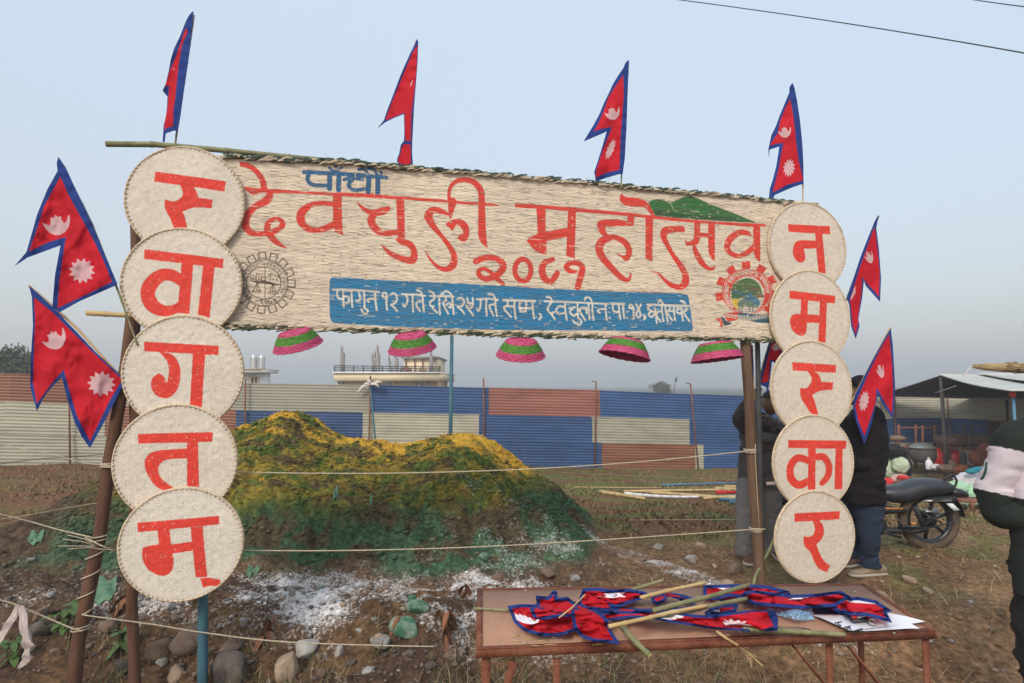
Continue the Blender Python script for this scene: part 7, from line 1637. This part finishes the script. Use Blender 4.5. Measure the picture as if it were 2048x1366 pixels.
M_sackg = mat('pale_green_sack', (.42, .50, .36), .8, .12, 9, .4, 120); M_sackw = mat('white_sack', (.55, .52, .54), .8, .12, 9, .4, 120); M_sackm = mat('mint_sack', (.36, .58, .38), .8, .12, 9, .4, 120)
M_blackcloth = mat('black_cloth', (.016, .014, .017), .9, .2, 9, .3, 60); M_brownc = mat('brown_cloth_heap', (.13, .085, .06), .9, .3, 6, .4, 40); M_orangec = mat('rust_cloth_heap', (.22, .07, .035), .9, .3, 6, .4, 40); M_turq = mat('turquoise_cloth', (.03, .22, .28), .8, .2, 9, .3, 60); M_pinkc = mat('pink_patterned_cloth', (.55, .33, .28), .8, .3, 18, .3, 60)
lump('sack', 'upright pale green sack behind the motorbike seat', [(1780, 938, 14, 22), (1776, 918, 12, 12)], M_sackg, 'sack', 13.6, 1); lump('sack', 'round pale green sack tied next to the upright one', [(1800, 930, 17, 16)], M_sackg, 'sack', 13.4, 2)
lump('cloth_bundle', 'pink patterned cloth at the foot of the pale green sacks', [(1800, 958, 18, 9), (1812, 966, 10, 7)], M_pinkc, 'bundle', 13.2, 3); lump('cloth_bundle', 'red cloth showing beneath the pink patterned bundle', [(1776, 964, 10, 8), (1806, 955, 12, 4)], M_redc, 'bundle', 13.0, 3)
lump('coat', 'black coat thrown over the pale green sacks', [(1782, 900, 26, 15), (1806, 915, 10, 20), (1818, 935, 6, 22)], M_blackcloth, 'coat', 13.5, 5, amp=.3)
lump('box_top', 'flat tan pan lying on the dark heap', [(1795, 877, 16, 6)], M_card, 'pan', 14, 6, amp=.1); lump('cloth_heap', 'brown cloth heap at the foot of the shed post', [(1892, 938, 16, 8), (1904, 932, 8, 12)], M_brownc, 'heap', 15.6, 7, amp=.4); lump('cloth_heap', 'rust coloured cloth heap right of the brown one', [(1914, 940, 16, 9), (1925, 936, 10, 8)], M_orangec, 'heap', 15.6, 8, amp=.4)
lump('cloth_heap', 'dark brown heap under the right hand rack', [(1955, 915, 14, 16), (1972, 900, 12, 14)], M_orangec, 'heap', 16.6, 18, amp=.4); lump('cloth_heap', 'small pale bundle beside the white canister', [(1870, 934, 9, 6)], M_sackw, 'heap', 16, 21, amp=.3)
lump('sack', 'white sack lying behind the motorbike tail', [(1940, 965, 30, 22), (1962, 950, 18, 16)], M_sackw, 'sack', 9.6, 9); lump('sack', 'mint green sack lying across the white one', [(1915, 978, 22, 15), (1940, 992, 22, 22), (1950, 1005, 12, 12)], M_sackm, 'sack', 9.2, 10, amp=.3)
lump('cloth_bundle', 'turquoise cloth on top of the white sack', [(1944, 942, 12, 6), (1956, 938, 10, 5)], M_turq, 'bundle', 9.4, 11, amp=.4)
m = MB(); m.bar(GP(1915, 1018) + Vector((0, 0, .12)), GP(1975, 1018) + Vector((0, 0, .12)), .3, .03)
for x in (1918, 1945, 1970): m.bar(GP(x, 1022), GP(x, 1022) + Vector((0, 0, .12)), .04)
tag(m.build('wooden_pallet', M_rust), 'low wooden pallet carrying the sacks behind the motorbike', 'pallet')
# ================================================================ PEOPLE
M_skin = mat('brown_skin', (.22, .115, .07), .6, .12, 8, .1, 60); M_hair = mat('black_hair', (.012, .010, .010), .6, .2, 40, .4, 200)
M_trg = mat('grey_trouser_cloth', (.125, .12, .12), .9, .12, 6, .2, 200); M_jean = mat('dark_blue_denim', (.018, .028, .055), .9, .15, 9, .3, 300)
M_hood = mat('black_hoodie_cloth', (.007, .004, .006), .9, .2, 9, .3, 120); M_shoe = mat('beige_sneaker', (.26, .19, .13), .8, .15, 9, .3, 60); M_shoed = mat('brown_shoe', (.10, .05, .035), .7, .2, 9, .3, 60); M_sole = mat('pale_sole', (.38, .33, .27), .8, .1, 9)
M_jack = mat('charcoal_jacket_cloth', (.055, .044, .046), .85, .15, 9, .3, 150); M_vest = mat('grey_pale_yoke', (.09, .085, .085), .85, .1, 9, .3, 150)
# check cloth
M_check = bpy.data.materials.new('checked_sleeve_cloth'); t_, N_, L_, b_ = nodes_of(M_check); tcn = N_.new('ShaderNodeTexCoord'); mpn = N_.new('ShaderNodeMapping'); mpn.inputs['Rotation'].default_value = (.3, .4, .5)
ck = N_.new('ShaderNodeTexChecker'); ck.inputs['Scale'].default_value = 34; ck.inputs['Color1'].default_value = (.03, .025, .028, 1); ck.inputs['Color2'].default_value = (.11, .10, .105, 1)
L_.new(tcn.outputs['Object'], mpn.inputs[0]); L_.new(mpn.outputs[0], ck.inputs[0]); L_.new(ck.outputs[0], b_.inputs['Base Color']); b_.inputs['Roughness'].default_value = .9
def head(t, c, yaw, hair=True, r=.098):
    """skull with brow, nose, mouth, chin, ears; yaw 0 looks at the camera (-Y)"""
    V, Fc = ico(4); A = np.array(V); x, y, z = A[:, 0].copy(), A[:, 1].copy(), A[:, 2].copy()
    A[:, 0] = x * .78 * (1 - .18 * sm(0, -1, z)); A[:, 1] = y * .95 * (1 - .05 * sm(0, -1, z)); A[:, 2] = z * 1.18
    fr = sm(.2, .9, -y)
    def bump(cx, cz, sx, sz, a, k=2): return a * np.exp(-np.abs((x - cx) / sx) ** k - np.abs((z - cz) / sz) ** k) * fr
    A[:, 1] -= bump(0, -.12, .13, .22, .24) + bump(0, .18, .5, .10, .05) + bump(0, -.52, .25, .07, .06) + bump(0, -.80, .3, .14, .08)
    A[:, 1] += bump(-.3, .06, .14, .1, .09) + bump(.3, .06, .14, .1, .09) + bump(0, -.60, .2, .03, .03)
    Mz = Matrix.Rotation(yaw, 3, 'Z'); m = MB(); m.add([Vector(c) + Mz @ (Vector(p) * r) for p in A], Fc)
    hd = m.build('head', M_skin, t, True)
    for s in (-1, 1):
        e = MB(); E, EF = ico(2); e.add([Vector(c) + Mz @ Vector(((s * .3 + p[0] * .10) * r, (-.80 + p[1] * .08) * r, (.06 + p[2] * .06) * r)) for p in E], EF); e.build('eye', M_paper, hd, True)
        e = MB(); e.add([Vector(c) + Mz @ Vector(((s * .3 + p[0] * .045) * r, (-.865 + p[1] * .04) * r, (.06 + p[2] * .045) * r)) for p in E], EF); e.build('iris', M_hair, hd, True)
        e = MB(); e.add([Vector(c) + Mz @ Vector(((s * .80 + p[0] * .07) * r, (.05 + p[1] * .17) * r, (-.05 + p[2] * .27) * r)) for p in E], EF); e.build('ear', M_skin, hd, True)
    e = MB(); E, EF = ico(2); e.add([Vector(c) + Mz @ Vector((p[0] * .24 * r, (-.93 + p[1] * .06 + .2 * p[0] ** 2) * r, (-.56 + p[2] * .05) * r)) for p in E], EF); e.build('mouth', mat('lips', (.20, .07, .055), .5), hd, True)
    if hair:
        k = (A[:, 2] > .35) | ((A[:, 1] > .15) & (A[:, 2] > -.55)) ; H_ = A * np.array((1.07, 1.07, 1.06)); H_ += (fbm(A[:, 0] * 12, A[:, 2] * 12 + A[:, 1] * 9, 3, 5)[:, None] - .5) * .12 * A
        fs = [f for f in Fc if all(k[i] for i in f)]; m = MB(); m.add([Vector(c) + Mz @ (Vector(p) * r) for p in H_], fs); m.build('hair', M_hair, t, True)
def hand(t, wrist, d, palm_n, curl=.9, s=1.0, name='hand', mt=None):
    """palm with four jointed fingers and a thumb; d points along the fingers, palm_n out of the palm"""
    w = Vector(wrist); d = Vector(d).normalized(); n = Vector(palm_n); n = (n - d * n.dot(d)).normalized(); sd_ = d.cross(n)
    nodes = [(w, .020 * s), (w + d * .035 * s, (.030 * s, .016 * s)), (w + d * .075 * s, (.034 * s, .014 * s))]; edges = [(0, 1), (1, 2)]
    hm = skin_obj(name, nodes, edges, mt or M_skin, t, 0, 2)
    for k, (o, L_) in enumerate(((-.030, .068), (-.010, .076), (.010, .072), (.029, .056))):
        p = w + d * .078 * s + sd_ * o * s; a = 0; pts = [w + d * .05 * s + sd_ * o * .8 * s, p]
        for q in (.45, .32, .23): a += curl * (.9 + .12 * k) * .75; p = p + (d * math.cos(a) + n * math.sin(a)) * L_ * q * s; pts.append(p)
        MB().tube(pts, [.009 * s, .0095 * s, .0088 * s, .0078 * s, .006 * s], 8).build('finger', mt or M_skin, hm, True)
    p0 = w + d * .02 * s - sd_ * .022 * s; p1 = p0 + (d * .55 - sd_ * .7 + n * .25) * .035 * s; p2 = p1 + (d * .7 - sd_ * .2 + n * .55) * .030 * s; p3 = p2 + (d * .6 + sd_ * .1 + n * .6) * .022 * s
    MB().tube([p0, p1, p2, p3], [.013 * s, .012 * s, .010 * s, .007 * s], 8).build('thumb', mt or M_skin, hm, True)
def shoe(t, heel, d, mt, L_=.27, name='shoe'):
    heel = Vector(heel); d = Vector((d[0], d[1], 0)).normalized(); sd_ = Vector((-d.y, d.x, 0)); V = []; n = 12
    secs = [(0, .030, .0, .075), (.06, .036, 0, .085), (.2, .038, 0, .088), (.38, .038, 0, .078), (.55, .042, 0, .060), (.75, .048, 0, .048), (.9, .042, .002, .040), (1, .018, .006, .026)]
    for (u, w, z0, h) in secs:
        for k in range(n):
            a = 2 * math.pi * k / n; cs, sn = math.cos(a), math.sin(a); V.append(heel + d * L_ * u + sd_ * w * math.copysign(abs(cs) ** .7, cs) + Vector((0, 0, z0 + .02 + (h - .02) * (.5 + .5 * math.copysign(abs(sn) ** .8, sn)))))
    m_ = len(secs); Fc = [(i * n + k, i * n + (k + 1) % n, (i + 1) * n + (k + 1) % n, (i + 1) * n + k) for i in range(m_ - 1) for k in range(n)] + [tuple(range(n - 1, -1, -1)), tuple((m_ - 1) * n + k for k in range(n))]
    sh = MB().add(V, Fc).build(name, mt, t, True); m = MB(); V = []
    for (u, w, z0, h) in secs:
        for z in (0, .022):
            for s in (-1, 1): V.append(heel + d * L_ * (u * 1.03 - .01) + sd_ * w * 1.08 * s + Vector((0, 0, z)))
    Fc = []
    for i in range(m_ - 1):
        a, b = i * 4, i * 4 + 4; Fc += [(a, a + 1, b + 1, b), (a + 2, b + 2, b + 3, a + 3), (a, b, b + 2, a + 2), (a + 1, a + 3, b + 3, b + 1)]
    Fc += [(0, 2, 3, 1), (m_ * 4 - 4, m_ * 4 - 3, m_ * 4 - 1, m_ * 4 - 2)]; m.add(V, Fc); m.build('sole', M_sole, sh)
def vloft(name, parts, mt, t, wr=.012, ws=11, cols=None, n=44):
    """cloth tubes of elliptical section down a line of centres: [(centre, half width, half depth), ...] per tube"""
    V = []; Fc = []
    for secs in parts:
        m_ = len(secs); K = 46 if not cols else 120; b0 = len(V); C_ = np.array([list(s[0]) for s in secs]); W = np.array([s[1] for s in secs]); D = np.array([s[2] for s in secs])
        L_ = np.concatenate(([0], np.cumsum(np.linalg.norm(np.diff(C_, axis=0), axis=1)))); u = np.linspace(0, L_[-1], K)
        def cr(arr):
            o = []
            for q in u:
                i = min(np.searchsorted(L_, q, 'right') - 1, m_ - 2); h = (q - L_[i]) / max(L_[i + 1] - L_[i], 1e-6); p0, p1, p2, p3 = arr[max(i - 1, 0)], arr[i], arr[i + 1], arr[min(i + 2, m_ - 1)]
                o.append(.5 * (2 * p1 + (p2 - p0) * h + (2 * p0 - 5 * p1 + 4 * p2 - p3) * h * h + (3 * p1 - p0 - 3 * p2 + p3) * h ** 3))
            return np.array(o)
        CC, WW, DD = cr(C_), cr(W), cr(D); px_ = None
        for i in range(K):
            d = Vector(CC[min(i + 1, K - 1)] - CC[max(i - 1, 0)]).normalized(); x = Vector((1, 0, 0)); x = (x - d * x.dot(d))
            if x.length < .35: x = Vector((0, 0, 1)) - d * d.z
            x.normalize(); y = d.cross(x)
            if px_ is not None and x.dot(px_) < 0: x = -x; y = -y
            px_ = x; e_ = 1 - .12 * (i == 0 or i == K - 1)
            for k in range(n): a = 2 * math.pi * k / n; V.append(Vector(CC[i]) + (x * math.cos(a) * WW[i] + y * math.sin(a) * DD[i]) * e_)
        Fc += [(b0 + i * n + k, b0 + i * n + (k + 1) % n, b0 + (i + 1) * n + (k + 1) % n, b0 + (i + 1) * n + k) for i in range(K - 1) for k in range(n)] + [tuple(b0 + k for k in range(n)), tuple(b0 + (K - 1) * n + k for k in range(n - 1, -1, -1))]
    V = np.array([tuple(v) for v in V])
    n1 = fbm(V[:, 0] * ws * .5 + V[:, 1] * ws * .4, V[:, 2] * ws, 3, 3) - .5; n2 = np.abs(fbm(V[:, 0] * ws * .3 + V[:, 1] * ws * .3 + V[:, 2] * ws * .6, V[:, 2] * ws * .8 - V[:, 0] * ws * .4, 2, 9) - .5)
    V[:, 1] -= (n1 * 2 - np.exp(-(n2 / .045) ** 2) * .9) * wr; V[:, 0] += (n1 * 1.2 - .5 * np.exp(-(n2 / .045) ** 2)) * wr
    return link(name, mesh_np(name, V - np.array(_org(t)), Fc, cols(V) if cols else None, True), mt, t)
# ---------------------------------------------------------------- man in the checked jacket, arms raised to the pole
YA = 6.0; pa = lambda x, y, d=0.: P(x, y, YA + d)
A = thing('person', 'person in dark jacket with checked sleeves and grey trousers reaching up to the pole', 'person', GP(1518, 1112))
fz_ = lambda p: Vector((p.x, p.y, float(ground(p.x, p.y))))
kneeL, ankL = pa(1491, 1040, 0), fz_(pa(1488, 1108, 0)) + Vector((0, 0, .09)); kneeR, ankR = pa(1543, 1040, .06), fz_(pa(1549, 1108, .08)) + Vector((0, 0, .09))
body = [(pa(1518, 958), .10), (pa(1520, 905), .10), (pa(1524, 860), .10), (pa(1533, 826, .02), .05), (pa(1500, 970), .07), (kneeL, .055), (ankL, .038), (pa(1538, 970, .03), .07), (kneeR, .055), (ankR, .038),
        (pa(1497, 850, 0), .05), (pa(1480, 830, -.10), .04), (pa(1503, 796, -.22), .028), (pa(1560, 850, .05), .05), (pa(1566, 856, -.12), .04), (pa(1517, 830, -.28), .028)]
skin_obj('body', body, [(0, 1), (1, 2), (2, 3), (0, 4), (4, 5), (5, 6), (0, 7), (7, 8), (8, 9), (2, 10), (10, 11), (11, 12), (2, 13), (13, 14), (14, 15)], M_skin, A)
up_ = Vector((0, 0, .02))
vloft('trousers', [[(pa(1505, 950), .115, .12), (pa(1499, 975), .115, .115), (kneeL, .083, .085), (ankL + up_ * 2, .072, .08), (ankL - up_ * 2, .078, .085)], [(pa(1531, 950), .115, .12), (pa(1539, 975, .03), .115, .115), (kneeR, .083, .085), (ankR + up_ * 2, .072, .08), (ankR - up_ * 2, .078, .085)]], M_trg, A)
vloft('jacket', [[(pa(1519, 968), .185, .14), (pa(1518, 950), .19, .145), (pa(1519, 910), .175, .135), (pa(1522, 865), .185, .13), (pa(1526, 842, .02), .155, .10), (pa(1532, 830, .02), .07, .07)]], M_jack, A, wr=.018)
vloft('left_sleeve', [[(pa(1508, 850, 0), .07, .07), (pa(1500, 858, 0), .085, .085), (pa(1481, 838, -.10), .070, .070), (pa(1490, 818, -.16), .06, .06), (pa(1502, 799, -.215), .046, .046)]], M_jack, A, wr=.010)
vloft('checked_sleeve', [[(pa(1540, 850, .0), .07, .07), (pa(1552, 862, .02), .085, .085), (pa(1560, 858, -.12), .070, .070), (pa(1542, 846, -.19), .06, .06), (pa(1521, 833, -.265), .048, .048)]], M_check, A, wr=.010)
MB().box(pa(1535, 875, -.15), (.16, .04, .09), Matrix.Rotation(.1, 3, 'Z')).build('pale_yoke', M_vest, A)
MB().tube([pa(1527, 845, -.155), pa(1524, 900, -.165), pa(1521, 955, -.17)], .006, 5).build('zip', M_dpole, A)
head(A, pa(1541, 806, -.02), R(-50)); hand(A, pa(1504, 796, -.22), (.25, -.2, .95), (.8, -.3, 0)); hand(A, pa(1519, 831, -.27), (-.7, -.15, .7), (.5, -.5, .6))
MB().box(pa(1543, 967, -.14), (.10, .03, .03)).build('cloth_belt', M_rag, A)
shoe(A, ankL + Vector((.05, .06, -.09)), (-.3, -1), M_shoed); shoe(A, ankR + Vector((.02, .06, -.09)), (-.1, -1), M_shoed)
# ---------------------------------------------------------------- person in the black hoodie
YB = 5.42; pb = lambda x, y, d=0.: P(x, y, YB + d)
B = thing('person', 'person in black hoodie, hood up, with dark jeans and beige sneakers behind the right trays', 'person', GP(1735, 1165))
k1, a1 = pb(1740, 1075, -.04), pb(1742, 1145, 0); k2, a2 = pb(1718, 1062, .22), pb(1712, 1125, .3)
a1.z = float(ground(a1.x, a1.y)) + .10; a2.z = float(ground(a2.x, a2.y)) + .10
skin_obj('body', [(pb(1730, 985), .10), (pb(1730, 900), .10), (pb(1728, 848), .10), (pb(1724, 815), .05), (pb(1738, 1010), .07), (k1, .05), (a1, .038), (pb(1722, 1005, .12), .07), (k2, .05), (a2, .038), (pb(1760, 862), .045), (pb(1764, 930, 0), .038), (pb(1702, 925, -.12), .026), (pb(1700, 862, .1), .045), (pb(1692, 925, .05), .038), (pb(1676, 890, .0), .026)], [(0, 1), (1, 2), (2, 3), (0, 4), (4, 5), (5, 6), (0, 7), (7, 8), (8, 9), (2, 10), (10, 11), (11, 12), (2, 13), (13, 14), (14, 15)], M_skin, B)
vloft('jeans', [[(pb(1734, 975), .12, .13), (pb(1736, 1010), .118, .13), (k1, .080, .09), (a1 + Vector((0, 0, .06)), .068, .085), (a1 - Vector((0, 0, .03)), .082, .095)], [(pb(1722, 975, .1), .12, .13), (pb(1720, 1010, .13), .12, .13), (k2, .088, .095), (a2 + Vector((0, 0, .06)), .072, .09), (a2 - Vector((0, 0, .03)), .078, .09)]], M_jean, B, wr=.022)
vloft('hoodie', [[(pb(1729, 1006), .168, .15), (pb(1729, 990), .172, .155), (pb(1730, 920), .165, .15), (pb(1730, 860), .178, .14), (pb(1730, 832), .17, .12), (pb(1725, 814), .09, .09)]], M_hood, B, wr=.022)
vloft('near_sleeve', [[(pb(1745, 842), .07, .07), (pb(1753, 858), .088, .088), (pb(1757, 925, 0), .072, .072), (pb(1735, 930, -.10), .065, .065), (pb(1708, 926, -.13), .052, .052)]], M_hood, B, wr=.014)
vloft('far_sleeve', [[(pb(1715, 842, .08), .07, .07), (pb(1700, 860, .1), .085, .085), (pb(1692, 920, .06), .07, .07), (pb(1678, 895, .0), .05, .05)]], M_hood, B, wr=.014)
head(B, pb(1720, 786, 0), R(-95), hair=True, r=.09)
V, Fc = ico(4); A_h = np.array(V); k = ~((A_h[:, 0] < -.72) & (np.abs(A_h[:, 1]) < .6) & (A_h[:, 2] < .55)); A_h = A_h * np.array((.128, .122, .145)) * (1 + .10 * (fbm(A_h[:, 0] * 3 + A_h[:, 1] * 2, A_h[:, 2] * 3, 3, 8) - .5))[:, None]; A_h[:, 2] += .02 * sm(.02, .12, A_h[:, 0])
m = MB(); m.add([pb(1723, 784, .0) + Vector(p) for p in A_h], [f for f in Fc if all(k[i] for i in f)]); m.build('hood', M_hood, B, True)
hand(B, pb(1706, 926, -.13), (-.9, -.1, .1), (0, -.3, -1)); hand(B, pb(1675, 888, .0), (-.9, .2, .3), (0, -.3, -1))
shoe(B, a1 + Vector((.12, .0, -.10)), (-1, -.12), M_shoe, .32); shoe(B, a2 + Vector((.09, .0, -.10)), (-1, -.3), M_shoed, .29)
# ---------------------------------------------------------------- person in the dark and white jersey, cut by the right edge
YC = 3.15; pc = lambda x, y, d=0.: P(x + 14, y, YC + d)
C = thing('person', 'person in black jersey with broad white band, cut off by the right edge', 'person', (pc(2130, 1000).x, YC, 0))
zt, zb = pc(2000, 908).z, pc(2000, 998).z
def band_cols(V):
    z = V[:, 2] - .25 * np.clip(pc(2022, 900).x - V[:, 0], 0, 1)
    w = ((z < zt + .01) & (z > zb))[:, None]; return np.where(w, np.array([[.62, .55, .60]]), np.array([[.012, .017, .013]]))
M_jers = mat('jersey_cloth', (1, 1, 1), .85, .1, 6, .25, 160, attr=True); M_dtr = mat('black_track_cloth', (.014, .011, .012), .85, .2, 6, .2, 100)
sh_, el_, wr_ = pc(2022, 878, .0), pc(1992, 1010, .09), pc(2060, 1030, -.02)
gC = lambda x, d: (lambda p: Vector((p.x, p.y, float(ground(p.x, p.y)) + .09)))(pc(x, 1000, d))
kl, al_ = pc(2080, 1200), gC(2085, .05); kr, ar_ = pc(2180, 1200), gC(2185, .05)
skin_obj('body', [(pc(2125, 1090), .11), (pc(2118, 980), .10), (pc(2112, 890), .10), (pc(2112, 810), .055), (pc(2085, 1110), .08), (kl, .06), (al_, .04), (pc(2170, 1110), .08), (kr, .06), (ar_, .04), (sh_, .04), (el_, .038), (wr_, .028), (pc(2205, 880), .04), (pc(2235, 1010, .1), .038), (pc(2180, 1040, -.12), .028)], [(0, 1), (1, 2), (2, 3), (0, 4), (4, 5), (5, 6), (0, 7), (7, 8), (8, 9), (2, 10), (10, 11), (11, 12), (2, 13), (13, 14), (14, 15)], M_skin, C)
vloft('trousers', [[(pc(2085, 1120), .138, .15), (pc(2083, 1200), .140, .15), (pc(2088, 1330), .132, .13), (al_, .085, .10)], [(pc(2165, 1120), .125, .14), (pc(2168, 1180), .125, .14), (pc(2172, 1290), .105, .11), (ar_, .085, .10)]], M_dtr, C, wr=.02)
vloft('jersey', [[(pc(2121, 1200), .235, .17), (pc(2121, 1180), .245, .175), (pc(2120, 1080), .245, .165), (pc(2117, 980), .235, .155), (pc(2115, 900), .225, .14), (pc(2113, 862), .20, .12), (pc(2112, 840), .12, .10), (pc(2112, 828), .07, .08)]], M_jers, C, wr=.014, cols=band_cols, n=80)
slv = vloft('jersey_sleeve', [[(pc(2055, 868), .085, .085), (pc(2020, 886, .01), .098, .095), (pc(1996, 935, .05), .088, .088), (pc(1980, 985, .09), .082, .082), (pc(1984, 1022, .09), .075, .075), (pc(2018, 1032, .02), .068, .068), (pc(2060, 1030, -.02), .06, .06)]], M_jers, C, wr=.012, cols=band_cols, n=60)
vloft('jersey_sleeve', [[(pc(2170, 868), .085, .085), (pc(2205, 890), .10, .10), (pc(2228, 990, .08), .09, .09), (pc(2195, 1040, -.06), .06, .06)]], M_jers, C, wr=.016, cols=band_cols, n=60)
head(C, pc(2112, 740), R(170)); hand(C, pc(2066, 1030, -.02), (.8, .1, 0), (0, .5, -1)); hand(C, pc(2190, 1040, -.12), (-.6, -.6, 0), (0, .5, -1))
M_jg = mat('dark_green_print', (.02, .07, .055), .8)
def jm(x, y): return P(1920 + x / 2.502, 820 + y / 2.502, YC - .085)
shoe(C, al_ + Vector((0, -.05, -.09)), (0, 1), M_shoed); shoe(C, ar_ + Vector((0, -.05, -.09)), (0, 1), M_shoed)
# printed mark on the sleeve, following the cloth
def proj(x, y):
    from mathutils.bvhtree import BVHTree
    global _bvh
    if '_bvh' not in globals():
        o = slv; off = ROOT[C.name]; me = o.data; _bvh = BVHTree.FromPolygons([v.co + off for v in me.vertices], [tuple(p.vertices) for p in me.polygons])
    d = Vector(ray(x, y)).normalized(); h = _bvh.ray_cast(Vector((0, 0, CAMZ)), d); return (h[0] - d * .004) if h[0] else None
for q in ([(130, 222), (142, 224), (154, 232), (154, 240)], [(134, 262), (131, 285), (126, 310), (116, 335), (106, 345)]):
    pts = []
    for i in range(len(q) - 1):
        for t in np.linspace(0, 1, 4): p = proj(1920 + (q[i][0] + (q[i + 1][0] - q[i][0]) * t) / 2.502, 820 + (q[i][1] + (q[i + 1][1] - q[i][1]) * t) / 2.502); pts += [p] if p else []
    if len(pts) > 2: MB().tube(pts, .006, 6).build('sleeve_print', M_jg, C, True)
# ================================================================ HAZE
m = bpy.data.materials.new('haze_air'); m.use_nodes = True; nt2 = m.node_tree; nt2.nodes.clear()
ho = nt2.nodes.new('ShaderNodeOutputMaterial'); pv = nt2.nodes.new('ShaderNodeVolumePrincipled')
pv.inputs['Color'].default_value = (.95, .96, .98, 1); pv.inputs['Density'].default_value = .0036; pv.inputs['Anisotropy'].default_value = .2
nt2.links.new(pv.outputs[0], ho.inputs['Volume'])
hz_ = MB().box((0, 400, 8.0), (2400, 2400, 22.0)).build('haze', m); tag(hz_, 'pale winter haze hanging over the fields', kind='stuff')
